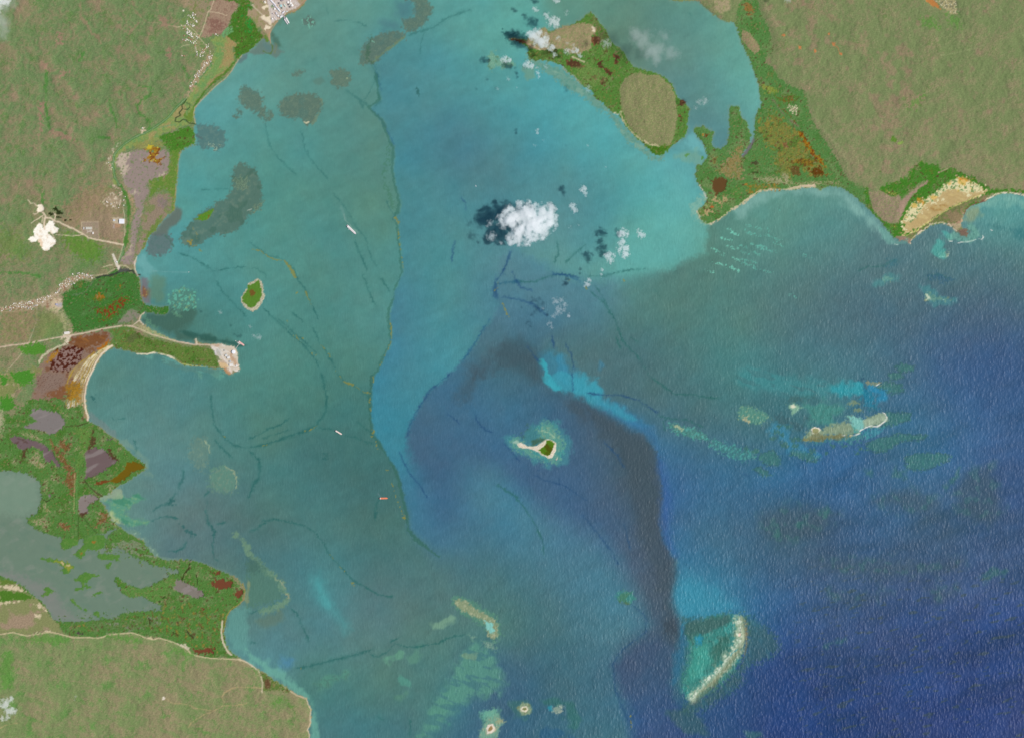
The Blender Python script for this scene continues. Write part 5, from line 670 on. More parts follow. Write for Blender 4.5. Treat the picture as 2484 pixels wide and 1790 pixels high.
soft("D1 1900,900 2050,880 2100,920 1990,940", (116, 150, 125), 8, .7)
RG = [((88, 176, 165), 'm', .3, 1.0, .7), ((58, 104, 92), 'r', .5, 1.1, .6)]
reef('slender turquoise reef with a sandy head, upper right', "C2 1530,460 1570,450 1650,480 1750,500 1850,550 1880,590 1880,610 1770,600 1680,575 1600,550 1540,500", (80, 138, 128), RG, group=None); R("C2 1575,470 1610,475 1660,510 1650,525 1590,500", (172, 180, 145), 4, 2, .8)
reef('mottled reef trailing right of the slender turquoise one', "C2 1880,600 1960,600 2050,650 2120,650 2179,690 C3 40,680 150,710 110,770 0,790 C2 2080,760 1960,700 1890,660", (70, 126, 128), RG, group=None, rough=3)
RD = [((74, 134, 118), 'm2', .1, 1.2, .6), ((56, 100, 104), 'r', .6, 1.2, .5)]
for lb, q in [('green patch reef below the speckled shoal', "C3 420,690 550,700 650,740 700,745 640,800 520,780 430,730"), ('green patch reef left of the speckled shoal', "C3 160,720 280,700 350,780 320,830 230,830 150,780"),
   ('small slanted green reef furthest down the left of the shoal', "C3 90,860 160,840 260,910 200,930"), ('long green reef below the surf-edged sand flat', "C3 1090,640 1200,590 1400,550 1500,560 1640,560 1600,600 1400,620 1280,700 1180,720 1110,690"),
   ('isolated oval green reef in the deep blue water', "C3 1430,760 1560,720 1740,720 1840,740 1820,790 1650,860 1540,880 1450,850"), ('green reef fanning out right of the surf line', "C3 1270,360 1490,370 1480,430 1320,480 1200,500 1270,440"),
   ('green reef trailing from the small brown-topped shoal', "C3 1180,140 1260,90 1400,120 1430,180 1330,200"), ('faint green reef north of the small brown-topped shoal', "C3 1290,20 1400,10 1420,60 1300,80"), ('dark green reef in the rippled water, upper right', "B3 1340,1600 1400,1570 1520,1590 1500,1634 C3 1400,20")]:
    reef(lb, q, (66, 116, 112), RD, soft=6, rough=2.5, a=.75, group=None); rim(q, (58, 92, 100), 3, .4)
soft("C3 300,460 430,480 400,600 560,680 700,740 560,720 420,690 300,560 200,520", (62, 136, 168), 14, .6)
for (x, y, r) in [(340, 480, 16), (412, 485, 20), (360, 560, 16), (310, 530, 20), (275, 590, 20), (375, 650, 30), (455, 600, 22), (30, 680, 18), (120, 705, 24), (330, 500, 12), (505, 600, 24), (620, 700, 20), (800, 660, 16), (1050, 680, 16), (1010, 720, 14), (900, 660, 14), (740, 720, 14), (470, 660, 26)]:
    a_ = np.linspace(0, 6.28, 10)[:-1]; R(np.array([[1800 + (x + r * math.cos(t) * 1.3) / 3.632, 900 + (y + r * math.sin(t)) / 3.632] for t in a_]), (66, 112, 106), 2.5, 2, .75)
reef('greenish shoal with turquoise flecks left of the sandy cay', "C3 0,300 100,320 220,370 240,420 160,470 60,460 0,430 C2 2150,420 2140,360", (90, 146, 128), [((150, 176, 140), 'm', .8, 1.4, .7)], soft=8, group=None); R("C3 0,390 40,410 60,460 20,450", (178, 172, 138), 4, 3, .8)
R("C3 540,590 650,640 800,610 950,640 1080,600 1100,560 1000,540 700,570", (74, 142, 135), 10, 4, .6, mix=[((56, 110, 110), 'r', .4, 1, .7)]); R("C3 1040,540 1130,500 1250,490 1180,570 1080,580", (66, 150, 160), 10, 4, .6)
i_ = reef('long pale sand flat edged with white surf, right side', "C3 540,600 560,550 620,500 700,510 800,470 900,450 960,460 920,420 925,395 960,390 1000,400 1060,430 1100,400 1150,390 1240,365 1280,400 1260,440 1210,485 1130,480 1050,510 1030,550 930,572 800,562 700,562 620,600 560,620", (128, 150, 118), [((158, 172, 140), 'm', .2, 1.0, .6), ((100, 130, 104), 'c', .5, 1.3, .5)], soft=9, group=None, name='reef_flat')
R("C3 925,395 1000,400 1070,430 1080,500 1040,525 980,540 970,480", (120, 190, 185), 5, 3, .85); R("C3 1080,440 1150,400 1240,375 1265,400 1230,450 1150,470 1080,490", (146, 168, 145), 5, 2, .8); R("C3 970,490 1000,490 1020,530 990,545", (52, 138, 140), 4, 1, .8)
R("C3 540,600 700,565 860,562 980,568 860,590 700,600 600,620", (128, 126, 84), 4, 2, .7)
SF = newc('surf', 'foam', label='white surf breaking along the edges of the outer reefs', cat='surf', kind='stuff')
FO = (232, 232, 226)
for q, w_ in [("C3 1040,524 1090,497 1130,483 1190,488 1225,465 1262,440 1275,405 1262,378 1240,364", 2.6), ("C3 880,562 905,565", 1.8), ("C3 950,568 1000,562 1035,548", 2), ("B3 1745,628 1790,630 1815,625 1820,605", 2.4), ("B3 1825,490 1840,492", 1.6), ("B3 1900,508 1950,500 2010,495 2060,480", 2), ("B3 2085,475 2115,478 2128,460 2118,447", 2.4), ("B3 1620,1010 1660,1008 1690,1000", 2.4), ("B3 1640,985 1628,960", 2), ("B3 1770,1010 1790,1006", 1.4), ("F 1720,965 1745,980", 2), ("F 380,1163 420,1168", 1.6), ("B3 1240,835 1250,830", 1.4), ("C3 1180,128 1210,108", 2.2), ("D3 0,570 -8,590", 2), ("F 1180,1125 1150,1125", 1.4), ("D2 570,1345 592,1370 585,1400", 2.2), ("D2 1740,1300 1755,1295", 2)]:
    L(q, FO, w_, .95, rough=.4, cid=SF, soft=1.4)
reef('tiny brown-topped shoal north of the surf-edged sand flat', "C3 1090,100 1150,90 1220,100 1200,125 1150,130 1110,120", (128, 136, 108), [((158, 150, 120), 'm', .3, 1, .6)], soft=4, group=None)
for q in ["C3 940,280 980,260 1030,270 1035,290 980,300 930,300", "C3 980,340 1030,325 1065,335 1060,355 1000,365"]: R(q, (122, 142, 112), 4, 2, .8)
# cays and islands with parts
def isle(key, label, at, parts, name='cay', cat='cay'):
    ROOT[key] = (name, label, cat, at)
    for (nm, mat, q, c, soft_, rough, a, mix) in parts:
        i_ = newc(nm, mat, parent=key); R(q, c, soft_, rough, a, mix=mix, cid=i_)
soft("I 0,900 200,650 240,560 420,470 700,430 900,480 1050,650 1180,850 1250,1150 1240,1400 1100,1550 700,1610 350,1520 100,1400 -100,1300 -330,1200 -480,1080 -520,900 -380,780 -200,860", (70, 135, 145), 20, .7, rough=6)
isle('cay', 'heart-shaped cay with a white sand spit and green trees', "I 650,1150", [
 ('reef_flat', 'sea', "I -350,1000 -250,1180 0,1300 300,1440 600,1540 850,1560 1000,1480 1060,1250 1100,1050 1000,850 900,750 850,560 700,470 500,500 380,560 360,700 420,850 430,980 300,1100 150,1110 0,1040 -120,900 -300,860", (92, 152, 138), 14, 4, .85, [((136, 166, 138), 'm2', .5, 1.4, .6), ((58, 142, 148), 'c2', .2, 1.2, .6), ((150, 176, 146), 'f', 1.2, 2.0, .5)]),
 ('beach', 'ground', "I -190,1060 -140,1020 -60,1020 40,1070 110,1110 250,1120 360,1090 470,1010 570,930 680,925 770,960 850,1010 868,1100 850,1230 790,1370 740,1410 680,1425 560,1380 440,1310 330,1240 230,1190 130,1180 0,1160 -110,1130", (226, 214, 198), 1.6, .6, .97, [((190, 162, 130), 'f', .3, 1.2, .6)]),
 ('vegetation', 'leaf', "I 590,950 680,940 760,980 810,1040 800,1120 760,1220 700,1340 640,1370 540,1330 460,1280 400,1220 450,1170 540,1110 600,1020", (78, 118, 28), 1.6, .8, .97, [((76, 78, 20), N['m2'] * .3 + np.exp(-(((XX - 1331) / 14) ** 2 + ((YY - 1090) / 16) ** 2)) * 1.5, .5, 1.3, .9)])])
R("I 430,900 560,900 580,940 480,1000 300,1090 200,1090 250,950", (66, 98, 78), 5, 1.5, .8); R("I 850,1470 890,1400 900,1440 870,1490", (228, 200, 178), 2, .3, .9)
L("I 400,700 520,700 640,750 760,820 830,880", (160, 188, 158), 3, .7); L("I -150,1010 -250,990", (170, 195, 180), 4, .7)
isle('isletw', 'green islet with a brown centre and a pale rocky shore', "B1 50,950", [
 ('beach', 'ground', "B0 2122,990 2150,940 2179,910 B1 0,865 40,850 90,820 130,850 140,920 155,970 130,1040 90,1090 40,1115 10,1100 B0 2160,1080 2130,1040", (196, 188, 164), 1.6, .8, .95, [((132, 112, 84), 'f', .2, 1.2, .6)]),
 ('vegetation', 'leaf', "B0 2130,990 2155,950 2179,930 B1 0,880 50,870 100,835 110,860 125,930 130,960 110,1010 60,1070 20,1080 0,1060 B0 2150,1040", (86, 128, 46), 1.6, .8, .97, [((112, 82, 40), np.exp(-(((XX - 612) / 7) ** 2 + ((YY - 711) / 9) ** 2)) * 2 + N['m'] * .2, .6, 1.2, .95)])], 'islet', 'islet')
isle('cayr', 'tiny oval cay with a white beach on the long sand flat', "C3 650,525", [
 ('beach', 'ground', "C3 610,505 640,492 675,495 692,515 680,540 640,555 618,552 610,530", (232, 222, 205), 1.4, .3, .97, []),
 ('scrub', 'leaf', "C3 620,510 645,502 670,508 680,522 665,540 640,545 622,538", (150, 140, 84), 1.4, .3, .95, [])])
isle('cays', 'lone white sand bank north of the long sand flat', "C3 455,310", [
 ('reef_flat', 'sea', "C3 405,295 460,280 530,325 480,360 445,390 425,345", (130, 175, 150), 6, 1.5, .9, []), ('sand', 'ground', "C3 430,295 460,292 475,315 455,325 430,318", (228, 222, 200), 4, .6, .9, [])], 'sand_bank', 'sand bank')
soft("D2 120,1330 250,1290 340,1330 350,1420 240,1450 130,1420", (66, 112, 110), 14, .7)
isle('cay1', 'small round cay with a white ring of sand near the bottom edge', "D2 268,1377", [
 ('reef_flat', 'sea', "D2 195,1365 240,1320 300,1325 330,1380 305,1430 240,1430 215,1400", (140, 160, 128), 6, 1, .9, [((110, 118, 84), 'm', .5, 1.2, .6)]),
 ('beach', 'ground', "D2 225,1375 245,1352 280,1352 297,1380 275,1402 240,1398", (226, 216, 196), 2, .4, .95, []), ('scrub', 'leaf', "D2 240,1378 255,1362 278,1366 282,1382 262,1390", (122, 124, 78), 1.4, .2, .95, [])])
reef('small pale reef with a breaking edge, right of the ringed cay', "D2 500,1370 550,1345 590,1350 600,1385 570,1420 520,1410", (146, 164, 145), [((178, 186, 165), 'm', .4, 1, .7)], soft=6, group=None); R("D2 470,1350 500,1350 510,1390 480,1390", (52, 150, 170), 5, 1, .8)
soft("D2 400,1310 560,1290 680,1330 740,1440 700,1560 600,1440 620,1350 500,1340", (58, 112, 104), 14, .6)
isle('cay2', 'small triangular cay with pinkish sand on the bottom edge', "D1 2140,1555", [
 ('reef_flat', 'sea', "D1 2040,1590 2100,1490 2100,1400 2179,1370 D2 40,1440 90,1490 40,1540 30,1600 0,1680 D1 2050,1680", (118, 162, 142), 9, 2, .85, [((160, 172, 140), 'm2', .4, 1.2, .7)]),
 ('beach', 'ground', "D1 2105,1545 2120,1515 2160,1505 2179,1530 D2 12,1560 D1 2150,1590 2110,1595", (230, 214, 200), 1.6, .4, .97, []), ('scrub', 'leaf', "D1 2122,1545 2150,1522 2168,1545 2140,1570 2120,1570", (150, 124, 84), 1.4, .3, .95, [])])
for q, c in [("D1 2050,1400 2179,1370 D2 30,1380 0,1440 D1 2080,1460", (104, 168, 150)), ("D2 0,1480 60,1460 90,1490 20,1510", (160, 160, 125)), ("D2 0,1530 30,1550 0,1580", (165, 165, 135))]: R(q, c, 6, 2, .7)
soft("D2 400,1560 560,1540 640,1600 700,1640 400,1640", (50, 96, 130), 12, .6)
isle('atoll', 'big crescent reef with a bright sand rim, lower right', "D2 1950,900", [
 ('lagoon', 'sea', "D2 1650,1100 1700,1000 1720,850 1700,720 1760,640 1900,560 2050,540 2120,550 2179,545 D3 30,560 50,640 40,780 10,900 D2 2150,980 2080,1080 2000,1160 1880,1240 1780,1300 1700,1290 1650,1220", (64, 134, 124), 14, 4, .88, [((66, 108, 96), N['m2'] * .5 + N['c'] * .6, .2, 1.3, .75), ((70, 160, 152), 'c2', .5, 1.6, .6), ((56, 104, 96), 'm', .8, 1.6, .6), ((96, 160, 146), 'm2', .9, 1.8, .5)]),
 ('sand_rim', 'sea', "D2 2100,580 2150,550 2179,560 D3 20,600 30,700 20,800 0,880 D2 2130,950 2060,1030 2000,1090 1900,1170 1800,1250 1740,1305 1710,1270 1750,1210 1850,1170 1930,1090 1990,1000 2020,920 2080,880 2110,780 2120,680", (136, 160, 134), 11, 3, .8, [((212, 224, 208), N['m'] * .6 + N['m2'] * .5, .1, 1.1, .8), ((120, 118, 88), 'c', 1.0, 1.7, .6)])], 'reef', 'reef')
R("D3 0,545 80,570 200,650 300,740 340,850 250,930 100,980 0,1060 D2 2179,1060 2179,1150 2100,1220 1950,1310 1850,1380 1740,1400 1640,1400 1680,1330 1800,1300 2000,1150 2150,990 D3 20,880 40,760 30,640", (66, 104, 98), 22, 5, .6, mix=[((62, 116, 118), 'sh', .3, 1.2, .6)])
soft("D2 1700,640 1900,580 2100,555 2100,620 1900,690 1780,750 1700,760", (62, 104, 100), 16, .75); soft("D2 1870,880 2040,740 2090,840 2000,990 1920,980", (62, 108, 98), 14, .65); soft("D2 1760,850 1880,800 1900,960 1830,1080 1720,1140 1700,1050", (72, 164, 150), 18, .6)
rw_ = pp("D2 2150,590 2168,690 2158,790 2105,870 2045,950 1990,1030 1920,1090 1850,1160 1780,1235 1740,1285")
L(rw_ + [7, 4], (126, 124, 92), 16, .55, rough=1.5, soft=14); L(rw_ + [-2, -1], (160, 186, 162), 15, .7, rough=3, soft=12); L(rw_ - [1, 1], (216, 228, 214), 7, .8, rough=2.5, soft=5, dash=-.3)
R("D2 2150,700 2170,705 2165,740 2148,735", (235, 208, 190), 2, .5, .9); R("D3 0,660 20,700 25,780 5,830 0,900", (190, 205, 175), 5, 1, .7); R("D3 30,600 50,700 40,850 10,950 0,980 30,820", (140, 112, 84), 6, 1, .5)
L("D2 2150,840 2080,900", (44, 150, 170), 2, .7); L("D2 1640,760 1650,640 1700,600", (50, 130, 160), 4, .5); R("D2 1770,740 1820,720 1830,790 1780,830", (46, 140, 175), 6, 2, .7); soft("D2 1700,600 1900,570 2050,550 2100,600 1950,680 1800,720 1720,700", (68, 104, 102), 14, .7)
reef('small bright green oval reef in the blue channel', "D2 1070,400 1080,355 1150,335 1220,360 1235,410 1200,450 1110,435", (66, 140, 128), [((76, 122, 84), 'sv', .2, 1.1, .7)], soft=10, group=None); L("D2 1100,436 1180,452", (84, 100, 50), 4, .6, soft=4)
reef('little white and turquoise reef off the right-hand headland', "B3 1230,830 1260,800 1310,810 1330,830 1280,850 1240,845", (118, 150, 130), [((160, 172, 140), 'm', .3, 1, .6)], soft=4, group=None); soft("B3 1150,880 1240,780 1400,800 1380,860 1280,870", (80, 150, 150), 14, .55)
reef('boomerang reef with white surf at its left end', "B3 1610,960 1650,940 1700,980 1740,995 1820,985 1825,1010 1740,1015 1650,1020 1620,1015", (132, 148, 112), [((165, 168, 128), 'm', .3, 1.1, .6)], soft=4, group=None); soft("B3 1575,900 1630,900 1740,970 1900,990 1870,1040 1700,1070 1600,1020", (74, 142, 145), 12, .55)
R("B3 1620,960 1640,960 1660,1000 1630,1005", (205, 214, 190), 2, 1, .8)
reef('small reef with a white surf hook below the spit', "B3 1730,600 1780,590 1822,605 1815,630 1750,632", (140, 160, 135), [], soft=4, group=None); soft("B3 1700,480 1740,450 1800,520 1780,600 1830,640 1740,640 1700,580", (80, 170, 160), 12, .7); soft("F 1040,980 1100,990 1200,1090 1130,1090", (84, 172, 165), 8, .7, rough=2)
soft("F 1200,970 1280,1050 1390,1080 1440,1000 1360,900 1450,900 1560,960 1600,1060 1500,1110 1300,1140 1130,1110", (110, 168, 150), 12, .65, mix=[((80, 130, 120), 'm', .4, 1.1, .6)])
soft("F 180,950 250,960 320,1040 400,1120 560,1120 540,1170 400,1170 250,1130 190,1060", (104, 160, 150), 12, .6)
soft("F 1700,900 1830,850 1900,950 1800,990", (64, 118, 120), 14, .5); soft("F 2000,960 2200,900 2200,1100 2050,1060", (50, 112, 118), 14, .5)
i_ = newc('headland_reef', 'sea', label='pale scalloped shoal left of the wooded point', cat='reef')
R("B2 1720,170 1780,130 1850,60 1860,110 1840,160 1790,210 1780,240 1810,300 1840,340 1900,350 1850,355 1780,310 1730,240", (132, 178, 162), 10, 3, .75, cid=i_, mix=[((105, 160, 150), 'm2', .3, 1.2, .6)])
for q, lb in [("A2 1665,1370 1700,1350 1718,1360 1690,1388", 'green mangrove islet in the strait, left one'), ("A2 1815,1380 1835,1375 1845,1395 1825,1410", 'green mangrove islet in the strait, right one')]:
    soft("A2 1600,1380 1700,1320 1800,1340 1830,1420 1700,1420", (118, 162, 142), 16, .35); i_ = newc('islet', 'leaf', label=lb, cat='islet'); R(q, (84, 138, 62), 1.4, .6, .95, cid=i_)
reef('pale reef patch with a cloud shadow on its left', "A1 2120,500 2140,465 2179,460 A2 0,480 40,520 150,520 170,580 100,600 20,590 0,590 A1 2150,625 2120,600", (112, 158, 132), [((150, 184, 155), 'f', .4, 1.2, .7), ((80, 112, 80), 'm2', .6, 1.2, .6)], group=None)
soft("A2 250,600 350,580 350,680 290,720 250,680", (110, 150, 130), 10, .7)
# floating weed
SG = newc('seaweed', 'ground', label='yellow-brown floating weed strung along the current lines', cat='seaweed', kind='stuff')
for q, w_, dsh in [("B1 40,565 110,575 180,625 260,660 320,665", 2.6, None), ("B1 330,670 370,720 400,770 420,810", 5.5, None), ("B1 515,940 540,1000 565,1050", 3.6, None), ("B1 1295,288 1320,300 1335,335", 6, None), ("B1 1330,390 1335,480 1350,570", 2.6, -.3), ("B1 1245,1165 1265,1240 1270,1330 1260,1400 1210,1500 1170,1590", 2.6, -.6), ("B1 410,1310 430,1340 470,1380", 5, 0), ("B1 570,1480 600,1495", 5, 0), ("B1 640,1400 680,1440 730,1510", 3, 0), ("B1 440,950 445,975", 4, 0), ("B1 350,1170 355,1205", 3, -.3), ("B1 480,1345 500,1355", 3, -.6), ("B1 1360,620 1375,730", 2, 0),
   ("C1 780,0 830,70", 2, 0), ("C1 845,90 880,105 930,122", 5, None), ("C1 930,122 1040,195", 2, .1), ("C1 1045,190 1080,188", 5, -.5), ("C1 1110,40 1112,100", 2.6, -.2), ("C1 1085,240 1075,290 1095,370", 3, -.2), ("C1 1105,515 1115,525 1095,580", 4, -.2), ("C1 1130,620 1145,685", 2.4, -.3), ("C1 500,532 560,520 620,470", 2.4, -.2), ("C1 140,658 170,648", 2.2, -.5), ("C1 1270,980 1300,1080 1340,1190 1385,1300", 2.6, .2), ("C1 1225,870 1235,878", 4, None), ("C1 1375,1290 1390,1295", 4, None), ("C0 1960,560 2000,610", 2, 0), ("D1 730,20 800,110 860,170", 2, .4), ("D1 925,275 940,290", 5, -.4), ("D1 475,1020 495,1022", 4, -.4),
   ("B2 0,930 40,900", 3, .2), ("B2 70,1040 100,1110 120,1160", 3.4, .1), ("B2 20,850 30,870", 3, 0), ("B2 1130,820 1150,860", 3, .2), ("B2 800,900 812,920", 3, 0), ("B2 640,850 660,835", 3, 0), ("D2 1195,1400 1205,1570", 2.2, .1), ("B0 1750,570 1770,580", 3, -.4)]:
    L(q, (136, 136, 76), w_ * .9, .78, rough=1.2, cid=SG, soft=1.5, dash=dsh)
for q in ["H 760,0 800,300 900,420 980,440", "H 930,440 1060,560 1110,680 1200,780 1290,840 1400,880 1500,990"]:
    p = pp("G 0,0 1,1"); T['H'] = (800, 520, 21.79); L(q, (150, 175, 165), 2.2, .5, rough=.3)
L("B0 1350,755 1500,765 1650,767", (120, 165, 165), 1.4, .6, rough=.2); R("C1 1150,1070 1180,1100 1170,1108 1145,1080", (110, 140, 145), 3, .5, .5); L("B1 820,180 850,250 870,310", (110, 150, 145), 4, .4, soft=3)
for q in ["Q 1000,150 1400,330", ]: pass
# small pools and pale clearings inside the swamps, white glints of dead coral on the reefs
sw_ = np.isin(cls, [SW, SWE, isl_g]).astype(np.float32); pn = nz(14, 2.2, seed=80); pn2 = nz(12, 2.0, seed=81)
for c, t, a in (((88, 62, 44), sm(1.5, 2.0, pn + N['c'] * .4), .65), ((150, 136, 108), sm(1.7, 2.2, pn2 + N['c2'] * .4), .5), ((58, 104, 38), sm(.9, 1.8, nz(9, 1.6, seed=82)), .45), ((142, 104, 60), sm(1.7, 2.2, pn2 * .8 - N['c'] * .7), .3)):
    k = (sw_ * t * a)[..., None]; col = col * (1 - k) + C3(c) * k
soft("C3 560,560 700,520 850,470 960,470 1000,520 900,550 700,560 600,590", (146, 162, 132), 10, .5); soft("C3 1080,440 1180,395 1250,380 1262,420 1180,465 1090,485", (160, 182, 160), 10, .6); soft("C3 540,610 620,580 760,568 900,575 760,600 640,625", (118, 116, 80), 8, .6)
print('painted')
# ------------------------------------------------------------------ relief
def smooth_land(a): return np.clip(a, 0, None)
isle_mask = np.zeros((H, W), bool); water_ids = {i for i, d in CLS.items() if d['mat'] in ('sea', 'foam')} | {SG}
watr = np.isin(cls, list(water_ids)) & (cls != RIV) & (cls != POND)
dry = np.where(watr, 0, 1).astype(np.float32)
def blur(a, n=2):
    for _ in range(n):
        a = (np.roll(a, 1, 0) + np.roll(a, -1, 0) + 2 * a) / 4; a = (np.roll(a, 1, 1) + np.roll(a, -1, 1) + 2 * a) / 4
    return a
inland = blur(dry, 8)
hill = np.isin(cls, [hillsW, HS, HE, isl_h]).astype(np.float32); hill = blur(hill, 24) ** 2
far = sm(3300, 1500, np.abs(XX - 1242)) * 0 + 1
Z = dry * (0.6 + 3.0 * np.clip(inland * 2 - 1, 0, 1)) + dry * hill * (14 + 5 * N['h'] + 2.2 * N['r'] + .35 * N['m'])
Z += dry * (1 - hill) * np.isin(cls, [SW, SWE, isl_g]) * (1.2 * np.clip(N['f'], -1, 2) + 1.5)
q_ = (cls == QRY).astype(np.float32); Z -= blur(q_, 2) * 9
Z = np.where(np.isin(cls, [POND, LAG, RIV]), 0.0, np.maximum(Z, 0.3 * dry)).astype(np.float32)
Z[watr] = 0
def ground(px, py):
    i = np.clip(np.searchsorted(Y, py), 1, H - 1); j = np.clip(np.searchsorted(X, px), 1, W - 1)
    return float(max(Z[i, j], Z[i - 1, j], Z[i, j - 1], Z[i - 1, j - 1]))
def wp(px, py, z=None): return ((px - CX) * S, (CY - py) * S, ground(px, py) if z is None else z)
# fine speckle of vegetation
sp = np.isin(cls, [hillsW, HS, HE, PL, isl_h, FLD]); col[sp] *= (1 + .035 * N['f'][sp] + .02 * N['f2'][sp])[:, None]
sp = np.isin(cls, [SW, SWE, isl_g]); col[sp] *= (1 + .045 * N['f'][sp])[:, None]
lin = np.clip(col, .02, 1.0); lin = np.where(lin <= .04045, lin / 12.92, ((lin + .055) / 1.055) ** 2.4)
wm_ = np.isin(cls, list(water_ids))[..., None]; F3 = lambda v: np.array(v, np.float32)
lin = np.where(wm_, (lin - F3(OF_SEA)) / F3(SL_SEA), (lin - F3(OF_LAND)) / F3(SL_LAND)); lin = np.clip(lin, .003, .86).astype(np.float32)
wa = (.36 + .35 * sm(900, 1300, XX) + .25 * sm(700, 1000, YY) + 1.25 * sm(1250, 2350, XX + (YY - 800) * .5) + .3 * sm(900, 1700, YY)).astype(np.float32)          # swell height
wa *= 1 - .55 * sm(760, 250, YY)
wa *= (1 + .25 * np.clip(N['c2'], -1.6, 1.6) + .2 * np.clip(N['m2'], -1.5, 1.5))
wa[np.isin(cls, [LAG, POND, RIV])] = .08
wd = (sm(500, 1700, XX + N['l'] * 60) * .6 + sm(800, 1500, YY) * .4).astype(np.float32)  # swell heading
# ------------------------------------------------------------------ materials
def base(name):
    m = bpy.data.materials.new(name); m.use_nodes = True; nt = m.node_tree; b = nt.nodes['Principled BSDF']; return m, nt, b
def node(nt, t, **k):
    n = nt.nodes.new(t)
    for a, v in k.items():
        if a in n.inputs.keys(): n.inputs[a].default_value = v
        else: setattr(n, a, v)
    return n
def surf(name, rough, spec, bdist, cvar, wave=False, scale=45.0):
    m, nt, b = base(name); lk = nt.links.new
    at = node(nt, 'ShaderNodeAttribute'); at.attribute_name = 'col'
    tc = node(nt, 'ShaderNodeTexCoord')
    n1 = node(nt, 'ShaderNodeTexNoise', Scale=1 / scale, Detail=5.0, Roughness=.62); lk(tc.outputs['Object'], n1.inputs['Vector'])
    mr = node(nt, 'ShaderNodeMapRange'); mr.inputs['From Min'].default_value = .3; mr.inputs['From Max'].default_value = .7
    mr.inputs['To Min'].default_value = 1 - cvar; mr.inputs['To Max'].default_value = 1 + cvar; lk(n1.outputs['Fac'], mr.inputs['Value'])
    mx = node(nt, 'ShaderNodeVectorMath', operation='SCALE'); lk(at.outputs['Color'], mx.inputs[0]); lk(mr.outputs[0], mx.inputs['Scale'])
    lk(mx.outputs[0], b.inputs['Base Color']); b.inputs['Roughness'].default_value = rough; b.inputs['Specular IOR Level'].default_value = spec
    bp = node(nt, 'ShaderNodeBump', Strength=1.0, Distance=1.0)
    if not wave:
        mu = node(nt, 'ShaderNodeMath', operation='MULTIPLY'); mu.inputs[1].default_value = bdist; lk(n1.outputs['Fac'], mu.inputs[0]); lk(mu.outputs[0], bp.inputs['Height'])
    else:
        hs = []
        for ang, wl_, st_ in ((-38, 30.0, 3.8), (-18, 38.0, 2.6)):
            mp = node(nt, 'ShaderNodeMapping', vector_type='POINT'); mp.inputs['Rotation'].default_value = (0, 0, math.radians(-ang)); mp.inputs['Scale'].default_value = (1 / wl_, 1 / (wl_ * st_), 1)
            lk(tc.outputs['Object'], mp.inputs['Vector'])
            nn = node(nt, 'ShaderNodeTexNoise', Scale=1.0, Detail=1.6, Roughness=.5, Distortion=.25); lk(mp.outputs[0], nn.inputs['Vector']); hs.append(nn)
        a2 = node(nt, 'ShaderNodeAttribute'); a2.attribute_name = 'wd'; a3 = node(nt, 'ShaderNodeAttribute'); a3.attribute_name = 'wa'
        mf = node(nt, 'ShaderNodeMix'); lk(a2.outputs['Fac'], mf.inputs[0]); lk(hs[0].outputs['Fac'], mf.inputs[2]); lk(hs[1].outputs['Fac'], mf.inputs[3])
        mu = node(nt, 'ShaderNodeMath', operation='MULTIPLY'); lk(mf.outputs[0], mu.inputs[0]); lk(a3.outputs['Fac'], mu.inputs[1])
        m3 = node(nt, 'ShaderNodeMath', operation='MULTIPLY'); m3.inputs[1].default_value = bdist; lk(mu.outputs[0], m3.inputs[0]); lk(m3.outputs[0], bp.inputs['Height'])
    lk(bp.outputs[0], b.inputs['Normal']); return m
MT = {'sea': surf('sea_water', .42, .10, WAVE, .03, True, 160.0), 'ground': surf('ground', .95, .03, 4.0, .06), 'leaf': surf('foliage', .9, .05, 6.0, .09, scale=38.0), 'foam': surf('foam', .7, .3, 2.0, .05)}
def flat(name, c, rough=.7, metal=0.0, var=.08):
    m, nt, b = base(name); tc = node(nt, 'ShaderNodeTexCoord'); n1 = node(nt, 'ShaderNodeTexNoise', Scale=.25, Detail=4.0); nt.links.new(tc.outputs['Object'], n1.inputs['Vector'])
    cr = node(nt, 'ShaderNodeMapRange'); cr.inputs['To Min'].default_value = 1 - var; cr.inputs['To Max'].default_value = 1 + var; nt.links.new(n1.outputs['Fac'], cr.inputs['Value'])
    mx = node(nt, 'ShaderNodeVectorMath', operation='SCALE'); mx.inputs[0].default_value = c; nt.links.new(cr.outputs[0], mx.inputs['Scale']); nt.links.new(mx.outputs[0], b.inputs['Base Color'])
    b.inputs['Roughness'].default_value = rough; b.inputs['Metallic'].default_value = metal; return m
